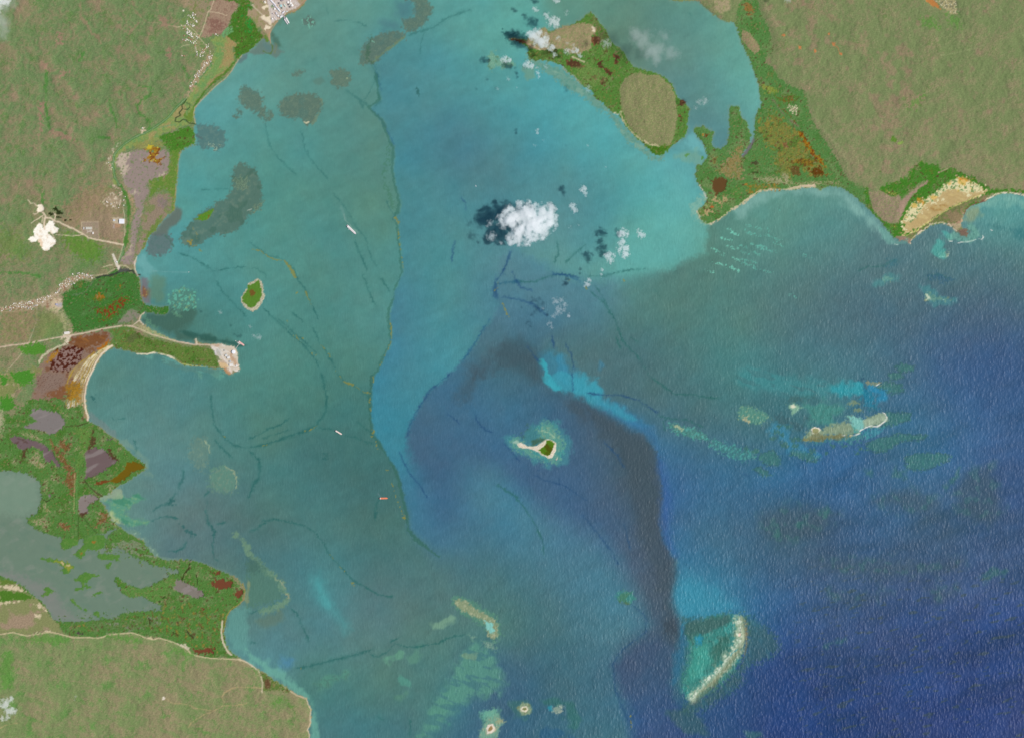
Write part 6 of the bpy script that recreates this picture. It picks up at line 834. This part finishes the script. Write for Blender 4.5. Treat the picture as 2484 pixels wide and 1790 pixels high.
# ------------------------------------------------------------------ cut the one relief into the things it is made of
cell = cls[:-1, :-1]
PX = ((XX - CX) * S).ravel(); PY = ((CY - YY) * S).ravel(); PZ = Z.ravel()
flatlin = np.concatenate([lin.reshape(-1, 3), np.ones((H * W, 1), np.float32)], 1); waf, wdf = wa.ravel(), wd.ravel()
def setp(o, label=None, cat=None, kind=None, group=None):
    if label: o['label'] = label
    if cat: o['category'] = cat
    if kind: o['kind'] = kind
    if group: o['group'] = group
roots = {}
for k_, (nm, lb, ct, at_) in ROOT.items():
    e = bpy.data.objects.new(nm, None); COL.objects.link(e); q0 = pp(at_)[0]; e.location = wp(q0[0], q0[1], 0.0); setp(e, lb, ct); roots[k_] = e
for i_, dct in CLS.items():
    rr, cc = np.nonzero(cell == i_)
    if len(rr) == 0: continue
    a = rr * W + cc; quads = np.stack([a + W, a + W + 1, a + 1, a], 1)
    used, inv = np.unique(quads.ravel(), return_inverse=True)
    org = np.array(roots[dct['parent']].location) if dct['parent'] else (np.array([PX[used].mean(), PY[used].mean(), 0.0]) if dct['cat'] and dct['kind'] is None else np.zeros(3))
    me = bpy.data.meshes.new(dct['name']); nv, nf_ = len(used), len(quads)
    me.vertices.add(nv); me.loops.add(nf_ * 4); me.polygons.add(nf_)
    co = np.stack([PX[used] - org[0], PY[used] - org[1], PZ[used]], 1).astype(np.float32)
    me.vertices.foreach_set('co', co.ravel()); me.loops.foreach_set('vertex_index', inv.astype(np.int32).ravel())
    me.polygons.foreach_set('loop_start', np.arange(0, nf_ * 4, 4, dtype=np.int32)); me.polygons.foreach_set('use_smooth', np.ones(nf_, bool))
    me.update(calc_edges=True)
    ca = me.attributes.new('col', 'FLOAT_COLOR', 'POINT'); ca.data.foreach_set('color', flatlin[used].ravel())
    if dct['mat'] == 'sea':
        for nm, arr in (('wa', waf), ('wd', wdf)): at_ = me.attributes.new(nm, 'FLOAT', 'POINT'); at_.data.foreach_set('value', arr[used])
    me.materials.append(MT[dct['mat']])
    o = bpy.data.objects.new(dct['name'], me); COL.objects.link(o)
    if dct['parent']: o.parent = roots[dct['parent']]
    else: o.location = org; setp(o, dct['label'], dct['cat'], dct['kind'], dct['group'])
print('cut', len(CLS))
# ------------------------------------------------------------------ built things
import bmesh
def lc(c): 
    v = np.array(c, float) / 255; v = np.where(v <= .04045, v / 12.92, ((v + .055) / 1.055) ** 2.4) / 1.3; return tuple(float(min(.85, x)) for x in v)
MC = {}
def paint(nm, c, rough=.6, metal=0.0):
    if nm not in MC: MC[nm] = flat(nm, lc(c), rough, metal)
    return MC[nm]
def mesh_obj(nm, bm, mat, parent=None, loc=None, rz=None):
    me = bpy.data.meshes.new(nm); bm.to_mesh(me); bm.free(); me.materials.append(mat)
    o = bpy.data.objects.new(nm, me); COL.objects.link(o)
    if parent is not None: o.parent = parent
    if loc is not None: o.location = loc
    if rz is not None: o.rotation_euler = (0, 0, rz)
    return o
def box(bm, cx, cy, z0, lx, ly, lz, bev=0.0):
    r = bmesh.ops.create_cube(bm, size=1.0)['verts']
    for v in r: v.co = Vector((cx + v.co.x * lx, cy + v.co.y * ly, z0 + (v.co.z + .5) * lz))
    return r
def prism(bm, pts, z0, z1, flare=1.0):
    n = len(pts); lo = [bm.verts.new((x * (1 if flare == 1 else flare), y * flare, z0)) for x, y in pts]; hi = [bm.verts.new((x, y, z1)) for x, y in pts]
    bm.faces.new(hi); bm.faces.new(lo[::-1])
    for i in range(n): j = (i + 1) % n; bm.faces.new((lo[i], lo[j], hi[j], hi[i]))
def cyl(bm, cx, cy, z0, z1, r0, r1=None, n=24):
    r1 = r0 if r1 is None else r1
    a = [2 * math.pi * i / n for i in range(n)]
    lo = [bm.verts.new((cx + r0 * math.cos(t), cy + r0 * math.sin(t), z0)) for t in a]; hi = [bm.verts.new((cx + r1 * math.cos(t), cy + r1 * math.sin(t), z1)) for t in a]
    bm.faces.new(hi); bm.faces.new(lo[::-1])
    for i in range(n): j = (i + 1) % n; bm.faces.new((lo[i], lo[j], hi[j], hi[i]))
def root(nm, label, cat, loc, rz=0.0, group=None):
    e = bpy.data.objects.new(nm, None); COL.objects.link(e); e.location = loc; e.rotation_euler = (0, 0, rz); setp(e, label, cat, None, group); return e
def ship(label, stern, bow, beam, hullc, deckc, hatchc, n=5, nm='cargo_ship', cat='ship', group=None, free=9.0):
    a, b = pp(stern + ' ' + bow); dx, dy = (b[0] - a[0]) * S, -(b[1] - a[1]) * S; Ln = math.hypot(dx, dy); rz = math.atan2(dy, dx)
    mid = ((a[0] + b[0]) / 2, (a[1] + b[1]) / 2); r = root(nm, label, cat, ((mid[0] - CX) * S, (CY - mid[1]) * S, 0), rz, group)
    h = Ln / 2; w = beam / 2
    out = [(-h, -w * .72), (-h * .9, -w), (h * .62, -w), (h * .8, -w * .78), (h * .92, -w * .42), (h, 0), (h * .92, w * .42), (h * .8, w * .78), (h * .62, w), (-h * .9, w), (-h, w * .72)]
    bm = bmesh.new(); prism(bm, out, -3, free, .93); mesh_obj('hull', bm, paint('hull_' + nm + str(hullc), hullc), r)
    bm = bmesh.new(); prism(bm, [(x * .985, y * .93) for x, y in out], free + .05, free + .6); mesh_obj('deck', bm, paint('deck' + str(deckc), deckc), r)
    x0, x1 = -h * .60, h * .74; st_ = (x1 - x0) / n
    for i in range(n):
        bm = bmesh.new(); box(bm, x0 + st_ * (i + .5), 0, free + .6, st_ * .78, beam * .62, 2.6); mesh_obj('hatch', bm, paint('hatch' + str(hatchc), hatchc), r)
    bm = bmesh.new(); box(bm, -h * .76, 0, free + .6, Ln * .085, beam * .86, 12); box(bm, -h * .74, 0, free + 12.6, Ln * .05, beam * 1.0, 3.2); s_ = mesh_obj('superstructure', bm, paint('ship_white', (236, 236, 232)), r)
    bm = bmesh.new(); cyl(bm, -h * .87, 0, free + .6, free + 19, beam * .11, beam * .09, 14); mesh_obj('funnel', bm, paint('funnel_red', (150, 96, 84)), r)
    bm = bmesh.new(); cyl(bm, h * .86, 0, free + .6, free + 12, .9, .6, 8); mesh_obj('mast', bm, paint('ship_white', (236, 236, 232)), r)
    return r
ship('long white cargo ship under way left of the central current line', 'G 841.6,547.4', '863.8,568.8', 36, (226, 222, 224), (214, 206, 206), (232, 228, 222), 7)
ship('pale pink cargo ship where two dark current lines meet', 'G 813.4,1043.7', '829.9,1053.6', 24, (232, 206, 196), (226, 206, 196), (240, 220, 208), 5)
ship('bright orange cargo ship beside the lower current line', 'G 919.9,1208.2', '940.9,1207.8', 27, (214, 116, 74), (226, 128, 88), (236, 140, 100), 6)
ship('pink tanker moored at the jetty off the quay point', 'Q 1055,150', '1325,340', 30, (206, 150, 142), (224, 176, 168), (232, 186, 176), 5, 'tanker')
ship('white freighter on the outer side of the port pier', 'P 1275,590', '1385,790', 22, (232, 228, 228), (236, 230, 226), (242, 240, 236), 4)
ship('grey freighter on the inner side of the port pier', 'P 1215,630', '1340,825', 20, (206, 200, 204), (210, 204, 206), (220, 214, 214), 5)
def boat(label, q, ln, bw, ang, c, nm='motor_boat', cat='boat'):
    a = pp(q)[0]; r = root(nm, label, cat, ((a[0] - CX) * S, (CY - a[1]) * S, 0), math.radians(ang)); h, w = ln / 2, bw / 2
    bm = bmesh.new(); prism(bm, [(-h, -w), (h * .4, -w), (h, 0), (h * .4, w), (-h, w)], -1, 2.5, .85); mesh_obj('hull', bm, paint('boat' + str(c), c), r)
    bm = bmesh.new(); box(bm, -h * .2, 0, 2.5, ln * .35, bw * .7, 3.5); mesh_obj('cabin', bm, paint('ship_white', (236, 236, 232)), r)
boat('small pale tug close beside the long white cargo ship', 'G 846.2,557.3', 22, 9, -60, (190, 214, 214), 'tug')
boat('small white boat trailing a wake off the river mouth', 'B0 1664,765', 20, 8, 5, (224, 214, 208))
boat('small white boat alone in the upper central water', 'B1 2014,8', 34, 8, -70, (214, 214, 222))
# jetty and its dolphins, port pier
def beamxy(bm, a, b, w, z0, z1):
    dx, dy = b[0] - a[0], b[1] - a[1]; l = math.hypot(dx, dy); nx, ny = -dy / l * w / 2, dx / l * w / 2
    prism(bm, [(a[0] - nx, a[1] - ny), (b[0] - nx, b[1] - ny), (b[0] + nx, b[1] + ny), (a[0] + nx, a[1] + ny)], z0, z1)
def rel(q, o): return [((p[0] - CX) * S - o[0], (CY - p[1]) * S - o[1]) for p in pp(q)]
o = wp(*pp('Q 950,470')[0], 0); r = root('jetty', 'thin grey jetty from the quay point out to the tanker', 'jetty', o)
a, b, c_, d_ = rel('Q 945,480 1075,285 1010,215 1150,265', o)
bm = bmesh.new(); beamxy(bm, a, b, 7, 3, 5); mesh_obj('walkway', bm, paint('concrete', (198, 198, 186)), r)
bm = bmesh.new(); beamxy(bm, *rel('Q 1030,205 1150,275', o), 22, 2, 6); mesh_obj('platform', bm, paint('concrete', (198, 198, 186)), r)
for t in (.15, .4, .65, .9): bm = bmesh.new(); cyl(bm, a[0] + (b[0] - a[0]) * t, a[1] + (b[1] - a[1]) * t, -8, 3, 2.2, n=10); mesh_obj('pile', bm, paint('concrete', (198, 198, 186)), r)
for q, lb in (('Q 940,130', 'round mooring dolphin furthest out from the jetty'), ('Q 1010,186', 'round mooring dolphin between the jetty and the tanker stern'), ('Q 1082,1460', 'round pale marker off the lower corner of the quay point')):
    bm = bmesh.new(); p = pp(q)[0]; cyl(bm, 0, 0, -6, 5, 9, 8, 14); setp(mesh_obj('mooring_dolphin', bm, paint('concrete', (198, 198, 186)), None, ((p[0] - CX) * S, (CY - p[1]) * S, 0)), lb, 'dolphin')
o = wp(*pp('P 1190,520')[0], 0); r = root('pier', 'grey loading pier between the two freighters at the port', 'pier', o)
bm = bmesh.new(); beamxy(bm, *rel('P 1180,490 1355,760', o), 12, 2, 6); mesh_obj('deck', bm, paint('pier_grey', (178, 166, 172)), r)
bm = bmesh.new(); beamxy(bm, *rel('P 1150,500 1300,700', o), 4, 12, 15); mesh_obj('conveyor', bm, paint('pier_light', (214, 210, 214)), r)
# storage tanks
def tank(label, q, rad, c, hgt=12, group='storage tanks at the port'):
    p = pp(q)[0]; r = root('storage_tank', label, 'tank', wp(*p), 0, group)
    bm = bmesh.new(); cyl(bm, 0, 0, -4, hgt, rad, n=28); mesh_obj('shell', bm, paint('shell' + str(c), c), r)
    bm = bmesh.new(); cyl(bm, 0, 0, hgt + .03, hgt + 2.6, rad * .98, rad * .12, 28); mesh_obj('roof', bm, paint('roof' + str(c), c), r)
Wt, Dk, Gy = (244, 240, 234), (112, 108, 104), (150, 140, 140)
for q, rad, c, lb in [('P 1350,90', 19, Wt, 'white storage tank, leftmost of the white four by the shore'), ('P 1420,40', 15, Wt, 'white storage tank, topmost of the white four'), ('P 1435,122', 17, Wt, 'white storage tank in the middle of the white four'), ('P 1487,190', 20, Wt, 'white storage tank, lowest and nearest the shore'),
    ('P 1365,165', 14, Dk, 'dark open tank touching the white four'), ('P 1408,238', 16, Dk, 'dark tank just below the white tanks'), ('P 1045,118', 14, Dk, 'dark tank inside a square pale bund'), ('P 1150,14', 26, Gy, 'big grey tank at the top edge'), ('P 1115,205', 22, (168, 206, 206), 'pale turquoise settling tank'), ('P 1140,280', 15, (120, 124, 104), 'dark tank next to the turquoise one'),
    ('P 905,310', 16, Wt, 'white tank alone left of the long sheds'), ('P 825,632', 13, Wt, 'white tank, left one of three near the loading shore'), ('P 902,608', 9, Wt, 'white tank, middle one of three near the loading shore'), ('P 942,650', 9, Wt, 'white tank, right one of three near the loading shore')]: tank(lb, q, rad, c)
tank('huge white domed tank on the quay point', 'Q 850,615', 33, (240, 240, 242), 20, 'tanks on the quay point'); tank('grey open tank in the middle of the quay point', 'Q 692,1030', 20, (178, 178, 176), 8, 'tanks on the quay point'); tank('faint grey round basin behind the quay road', 'Q 445,545', 17, (176, 172, 160), 4, 'tanks on the quay point')
# sheds: wall and gable roof
def shed(label, q, lx, ly, ang, c, nm='shed', cat='shed', group=None, hgt=9):
    p = pp(q)[0]; r = root(nm, label, cat, wp(*p), math.radians(ang), group)
    bm = bmesh.new(); box(bm, 0, 0, -5, lx, ly, hgt + 5); mesh_obj('wall', bm, paint('wall_pale', (206, 196, 186)), r)
    bm = bmesh.new(); hx, hy = lx / 2 + 1, ly / 2 + 1; v = [bm.verts.new(t) for t in ((-hx, -hy, hgt + .03), (hx, -hy, hgt + .03), (hx, hy, hgt + .03), (-hx, hy, hgt + .03), (-hx, 0, hgt + ly * .16), (hx, 0, hgt + ly * .16))]
    for f in ((0, 1, 5, 4), (2, 3, 4, 5), (0, 4, 3), (1, 2, 5), (3, 2, 1, 0)): bm.faces.new([v[i] for i in f])
    mesh_obj('roof', bm, paint('roof' + str(c), c, .5), r)
PG = 'industrial sheds at the port'
for q, lx, ly, an, c, lb in [('P 805,50', 80, 22, -50, (232, 230, 232), 'longest white shed, running in from the top edge'), ('P 900,150', 60, 24, -50, (222, 216, 220), 'grey-white shed, second along the long row'), ('P 960,250', 62, 18, -50, (214, 206, 214), 'narrow lilac-grey shed, third along the long row'), ('P 1050,350', 66, 22, -50, (232, 236, 234), 'white shed at the seaward end of the long row'),
   ('P 1010,330', 60, 10, -50, (168, 178, 186), 'thin blue-grey shed beside the seaward end of the row'), ('P 1190,420', 48, 20, 40, (222, 222, 230), 'white shed set crosswise near the shore'), ('P 1120,560', 50, 30, 38, (226, 226, 224), 'wide white shed by the pier root'), ('P 1020,540', 30, 22, -50, (240, 238, 236), 'square white block left of the pier root'), ('P 1240,200', 60, 14, -52, (196, 214, 200), 'pale green shed between the tanks'),
   ('P 590,80', 30, 40, 20, (236, 226, 208), 'cream square building left of the sheds'), ('P 870,200', 30, 14, -50, (190, 196, 190), 'small grey shed by the green pond'), ('P 1240,480', 24, 12, 20, (214, 200, 186), 'little tan shed on the shore'), ('P 960,460', 34, 26, -50, (212, 206, 208), 'low grey shed in the middle of the yard'), ('P 860,470', 30, 18, -20, (206, 190, 184), 'low pinkish shed on the yard\'s left side'), ('P 1310,400', 26, 10, 10, (216, 226, 222), 'short pale shed on the shore right of the pier')]:
    shed(lb, q, lx, ly, an, c, 'warehouse', 'warehouse', PG, 11)
for q, lx, ly, an, c, lb in [('U 1988,448', 88, 78, 0, (240, 240, 244), 'large white square works building by the canal road'), ('U 1845,430', 34, 26, 0, (206, 210, 216), 'grey annex left of the square works building'), ('U 1272,580', 12, 40, 0, (226, 222, 218), 'narrow white block inside the fenced compound'), ('U 1365,580', 104, 34, 0, (204, 200, 186), 'long grey building inside the fenced compound'), ('U 1447,670', 22, 34, 0, (240, 232, 222), 'small white block at the compound\'s lower right'),
   ('B0 590,1300', 90, 40, 8, (232, 224, 214), 'white building beside the causeway road'), ('Q 740,1180', 60, 46, 5, (234, 228, 218), 'pale shed on the lower quay point'), ('Q 620,850', 50, 40, 25, (222, 220, 214), 'light grey shed in the middle of the quay'), ('Q 980,1230', 16, 16, 0, (244, 242, 240), 'small white cube near the quay\'s right edge'), ('Q 975,1170', 16, 10, 0, (238, 232, 226), 'tiny pale block above the white cube'), ('Q 520,760', 40, 34, 30, (216, 214, 208), 'grey shed left on the quay'), ('U 1895,1215', 26, 16, -60, (240, 240, 240), 'small white building at the airstrip\'s end'), ('B0 500,1050', 40, 30, 0, (176, 172, 188), 'lilac-grey building beside the big mangrove')]:
    shed(lb, q, lx, ly, an, c, 'works_building', 'building', None, 10)
# village houses, one prototype mesh per size and roof colour
def house_mesh(lx, ly, h, c):
    bm = bmesh.new(); box(bm, 0, 0, -6, lx, ly, h + 6); hx, hy = lx / 2 + .8, ly / 2 + .8
    v = [bm.verts.new(t) for t in ((-hx, -hy, h + .02), (hx, -hy, h + .02), (hx, hy, h + .02), (-hx, hy, h + .02), (-hx * .6, 0, h + ly * .22), (hx * .6, 0, h + ly * .22))]
    for f in ((0, 1, 5, 4), (2, 3, 4, 5), (0, 4, 3), (1, 2, 5), (3, 2, 1, 0)): bm.faces.new([v[i] for i in f])
    me = bpy.data.meshes.new('house'); bm.to_mesh(me); bm.free(); me.materials.append(paint('roof_h' + str(c), c, .6)); return me
HSZ = (('mid-sized', 20, 13), ('long', 26, 16), ('little square', 15, 13)); HCL = (('white', (228, 220, 206)), ('cream', (206, 192, 168)), ('grey', (180, 172, 164)), ('rusty red', (168, 118, 94)))
HM = [(house_mesh(lx, ly, 4, c), '%s %s-roofed house' % (sn, cn)) for sn, lx, ly in HSZ for cn, c in HCL]
rh = random.Random(5)
def village(lines, n, spread, group, label):
    seg = []
    for q in lines:
        p = pp(q)
        for a, b in zip(p[:-1], p[1:]): seg.append((a, b, math.hypot(*(b - a))))
    tot = sum(s_[2] for s_ in seg); put = []; tries = 0
    while len(put) < n and tries < n * 30:
        tries += 1; u = rh.random() * tot
        for a, b, l in seg:
            if u < l: break
            u -= l
        p = a + (b - a) * (u / max(l, 1e-6)) + np.array([rh.gauss(0, spread), rh.gauss(0, spread)])
        if any(abs(p[0] - q_[0]) + abs(p[1] - q_[1]) < 3.6 for q_ in put): continue
        j = min(np.searchsorted(X, p[0]), W - 1); i = min(np.searchsorted(Y, p[1]), H - 1)
        if cls[i, j] in water_ids or cls[i, j] in (SW, RIV, POND): continue
        put.append(p); hm = HM[rh.choice([0, 0, 1, 1, 2, 4, 4, 5, 6, 8, 9, 10, 3, 7])]; o = bpy.data.objects.new('house', hm[0]); COL.objects.link(o)
        o.location = wp(p[0], p[1]); o.rotation_euler = (0, 0, math.atan2(-(b[1] - a[1]), b[0] - a[0]) + rh.choice([0, math.pi / 2]) + rh.gauss(0, .15)); setp(o, hm[1] + ' ' + label, 'house', None, group)
village(["T 380,460 600,500 580,620 520,690 360,600", "T 240,700 480,870 560,960", "T 310,760 420,930 480,860", "T 500,920 640,990", "T 480,1050 590,1160 600,1350 640,1430 740,1460 900,1250 880,1170", "T 280,1040 360,1060 420,1110 540,1100", "T 920,1420 1020,1450 960,1600", "A0 1850,520 1790,590 1740,650 1700,740 1670,790", "T 450,370 600,440", "A0 1615,98 1616,99", "T 1150,930 1190,950", "T 270,1480 300,1500"], 130, 3.0, 'houses of the north-western village', 'in the village inland of the port')
village(["B0 0,1095 100,1085 200,1050 290,1080", "B0 90,1060 280,1030 320,1030 420,985 500,935 545,880 600,840 700,800 820,800", "B0 545,900 640,850 660,830"], 120, 3.6, 'houses of the riverside village', 'in the village strip above the big mangrove')
village(["B0 940,150 1010,170 1090,170", "B0 1050,60 1090,110", "A0 960,1410 970,1490", "A0 1245,1150 1270,1160"], 16, 3.0, 'houses by the canal road', 'beside the canal road')
# ------------------------------------------------------------------ clouds
def field_mat(nm, cs, D, A, ns, e1=.30, flat_=.6):
    """cloud matter: droplets thin out from each billow's centre, torn by fractal noise"""
    m = bpy.data.materials.new(nm); m.use_nodes = True; nt = m.node_tree; nt.nodes.clear(); lk = nt.links.new
    out = node(nt, 'ShaderNodeOutputMaterial'); pv = node(nt, 'ShaderNodeVolumePrincipled'); pv.inputs['Color'].default_value = (1, 1, 1, 1); pv.inputs['Anisotropy'].default_value = .1
    tc = node(nt, 'ShaderNodeTexCoord'); mp = node(nt, 'ShaderNodeVectorMath', operation='MULTIPLY'); mp.inputs[1].default_value = (1, 1, 1 / flat_); lk(tc.outputs['Object'], mp.inputs[0]); acc = None
    for (x, y, r) in cs:
        dn = node(nt, 'ShaderNodeVectorMath', operation='DISTANCE'); dn.inputs[1].default_value = (x, y, 0); lk(mp.outputs[0], dn.inputs[0])
        ma = node(nt, 'ShaderNodeMath', operation='MULTIPLY_ADD'); ma.inputs[1].default_value = -1 / r; ma.inputs[2].default_value = 1.0; lk(dn.outputs['Value'], ma.inputs[0])
        if acc is None: acc = ma
        else:
            mm = node(nt, 'ShaderNodeMath', operation='SMOOTH_MAX'); mm.inputs[2].default_value = .25; lk(acc.outputs[0], mm.inputs[0]); lk(ma.outputs[0], mm.inputs[1]); acc = mm
    n1 = node(nt, 'ShaderNodeTexNoise', Scale=1 / ns, Detail=5.0, Roughness=.72); lk(tc.outputs['Object'], n1.inputs['Vector'])
    nm_ = node(nt, 'ShaderNodeMath', operation='MULTIPLY_ADD'); nm_.inputs[1].default_value = A; nm_.inputs[2].default_value = -.5 * A; lk(n1.outputs['Fac'], nm_.inputs[0])
    ad = node(nt, 'ShaderNodeMath', operation='ADD'); lk(acc.outputs[0], ad.inputs[0]); lk(nm_.outputs[0], ad.inputs[1])
    mr = node(nt, 'ShaderNodeMapRange', interpolation_type='SMOOTHSTEP'); mr.inputs['From Min'].default_value = .30; mr.inputs['From Max'].default_value = .30 + e1; mr.inputs['To Max'].default_value = D
    lk(ad.outputs[0], mr.inputs['Value']); lk(mr.outputs[0], pv.inputs['Density']); lk(pv.outputs[0], out.inputs['Volume']); return m
VD, VM, VW, VH = (.024, 3.3, 120, .6), (.026, 3.8, 60, .6), (.012, 4.6, 50, .8), (.0045, 2.4, 380, .9)
ICO = bmesh.new(); bmesh.ops.create_icosphere(ICO, subdivisions=2, radius=1.0)
iv = np.array([v.co[:] for v in ICO.verts]); it = np.array([[v.index for v in f.verts] for f in ICO.faces]); ICO.free()
def cloud(label, lobes, mat, h=430.0, flat_=.6, kids=0, kr=.36, vox=11.0, group=None):
    P = pp(lobes.split('|')[0]); R_ = [float(v) for v in lobes.split('|')[1].split()]; sc = S / T[lobes.split()[0]][2]
    k = 1 - h / CAMH; c0 = P.mean(0); org = ((c0[0] - CX) * S * k, (CY - c0[1]) * S * k, h)
    V, F, n0, cs = [], [], 0, []
    for p, r in zip(P, R_):
        r *= sc; x, y = (p[0] - c0[0]) * S, -(p[1] - c0[1]) * S; cs.append((x, y, r * 1.65)); rr = r * 1.45
        V.append(iv * [rr, rr, rr * flat_] + [x, y, 0]); F.append(it + n0); n0 += len(iv)
    V = np.concatenate(V); F = np.concatenate(F); me = bpy.data.meshes.new('cloud_src'); me.from_pydata(V.tolist(), [], F.tolist())
    o = bpy.data.objects.new('cloud', me); COL.objects.link(o)
    m = o.modifiers.new('r', 'REMESH'); m.mode = 'VOXEL'; m.voxel_size = vox * 1.4; m.use_smooth_shade = True
    me2 = bpy.data.meshes.new_from_object(o.evaluated_get(bpy.context.evaluated_depsgraph_get())); o.modifiers.clear(); o.data = me2; me2.name = 'cloud'; bpy.data.meshes.remove(me)
    D, A, ns, e1 = mat
    me2.materials.clear(); me2.materials.append(field_mat('cloud', cs, D, A, ns, e1, flat_)); o.location = org; setp(o, label, 'cloud', None, group); return o
cloud('large dense white cloud in the middle of the bay', "B2 160,290 260,250 350,300 450,250 250,400 180,460 380,380 500,190 205,155 90,310 480,330 160,500 60,510 300,200 530,290 215,200|100 92 114 86 112 66 90 38 24 64 68 40 24 62 36 30", VD, 470, .5, 16, .34, 12)
cloud('broken grey-white scraps on the big cloud\'s left edge', "B1 2140,330 2150,450 2120,350|28 40 20", VW, 400, .6, 8, .4, 9)
cg = 'small clouds over the bay'
CLD = [('puff with two lobes straight right of the big cloud\'s top', "B2 690,190 705,225 680,175|30 24 22", VM), ('small upright puff high to the right of the big cloud', "B2 780,30 795,60 800,95|32 24 14", VM), ('tiny scrap below the two-lobed puff', "B2 665,370 738,350|17 11", VW),
 ('tall ragged cloud right of the dark shadow blots', "B2 1130,425 1120,500 1110,560 1145,600 1150,560|44 34 36 40 34", VM), ('fluffy cloud at the lower left of the tall ragged one', "B2 1000,620 1015,665 985,640 1050,610|36 30 22 22", VM), ('bright comma-shaped puff, the rightmost over open water', "B2 1285,435 1265,390 1305,440|34 16 22", VM),
 ('thin upright scrap where the turquoise water ends', "B2 945,745 940,780 935,815|17 14 9", VM), ('slanting wisp above the dark current junction', "B2 835,835 815,870 790,885|22 26 16", VM),
 ('feathery wisp, upper part of the thin group over blue water', "B2 540,1020 590,1010 620,1050 560,1080|32 26 22 30", VW), ('feathery wisp, lower part of the thin group over blue water', "B2 560,1120 600,1100 520,1150 485,1215 500,1250|30 26 22 24 20", VW), ('little vertical wisp right of the feathery group', "B2 650,1150 655,1130|16 11", VM), ('small faint scrap left of the feathery group', "B2 425,1080|14", VW),
 ('white cloud over the western tip of the green island', "A2 350,320 400,370 320,300 440,330 430,400 380,300|62 56 36 34 36 40", VD), ('ragged cloud just off the island\'s northern shore', "A2 460,140 500,200 540,220 520,180 560,170|28 38 32 34 22", VM), ('small puff at the head of the island cloud group', "A2 355,85 380,90|24 13", VM), ('puff cut by the top edge of the photo', "A2 545,8 520,0|26 20", VM), ('faint streak above the island\'s pointed cape', "A2 635,110 625,135|20 13", VW),
 ('thin scrap over the island\'s smaller scrub hill', "A2 560,340 640,380 690,400|24 16 18", VW), ('puff on the lower edge of the smaller scrub hill', "A2 690,450 720,440 640,460|22 26 26", VM), ('tiny bright puff at the hill\'s lower right', "A2 750,490|22", VM), ('puff over the green strip below the smaller hill', "A2 525,490 500,420|22 34", VM), ('cloud over the shallows at the island\'s lower left', "A2 290,570 320,580 260,585|32 28 22", VM), ('flat cloud over the pale reef patch left of the island', "A2 90,525 60,540 125,530|30 22 24", VM),
 ('slim slanting wisp over the island\'s shelf', "A2 380,640 390,680 370,600|18 16 13", VM), ('small scrap right of the slim slanting wisp', "A2 450,590|20", VW), ('dim smudge below the reef patch', "A2 120,700 115,680|18 12", VW), ('slanting scrap close left of the shelf', "A2 25,780|16", VW), ('tiny smudge under the shelf\'s left part', "A2 195,770|11", VW), ('puff at the shoreline halfway down the island', "A2 825,775 820,800|26 22", VW),
 ('small white puff below the island, over open water', "A2 378,1150 375,1175|18 14", VM), ('faint trio of scraps left of the island\'s lower half', "A2 355,1280 430,1235|18 13", VW), ('thin hooked scrap off the large scrub hill', "A2 820,1280|14", VW), ('pinprick puff far below the island\'s lower tip', "A2 980,1470|11", VW), ('hazy scrap over the neck of the island', "A2 980,390 1000,360|40 18", VW),
 ('feathery cloud above the narrow strait', "A2 1800,900 1850,890 1770,950|26 32 20", VW), ('feathery smudge over the western bay', "B1 100,1335 60,1330|24 20", VW), ('tiny smudge north of the feathery one', "B1 25,1240|16", VW), ('faint smudge in the western bay by the mangrove tip', "B0 1940,1115|20", VW)]
for lb, q, mt in CLD: cloud(lb, q, mt, 430, .55, 7, .42, 8.0, cg)
cloud('bright cloud cut by the left edge over the green hills', "D0 60,1310 100,1290 110,1390 40,1340 70,1400 20,1460 60,1450 -20,1330|36 26 34 40 36 26 24 40", VM, 430, .55, 9, .4, 10)
cloud('little pale puff over the southern hills', "D0 665,1270 655,1300|16 9", VW, 430, .55, 5, .4, 8, cg)
cloud('milky cloud filling the top left corner', "A0 -60,-60 40,-20 -40,60 30,10|110 50 60 50", VD, 480, .5, 12, .4, 14)
cloud('thin grey haze patch along the left part of the top edge', "A0 40,80 -20,180 -40,300 120,40|90 110 120 70", VH, 500, .5, 6, .5, 24)
cloud('broad veil of thin grey cloud over the north-eastern lagoon', "A2 1380,450 1300,400 1450,400 1330,330 1420,530 1560,470 1250,300 1500,330|95 90 90 100 60 70 70 80", VH, 600, .45, 8, .5, 24)
cloud('small grey cloud at the top edge right of the lagoon', "A3 400,0 380,-10|30 26", VW, 430, .55, 6, .4, 9)
print('built')
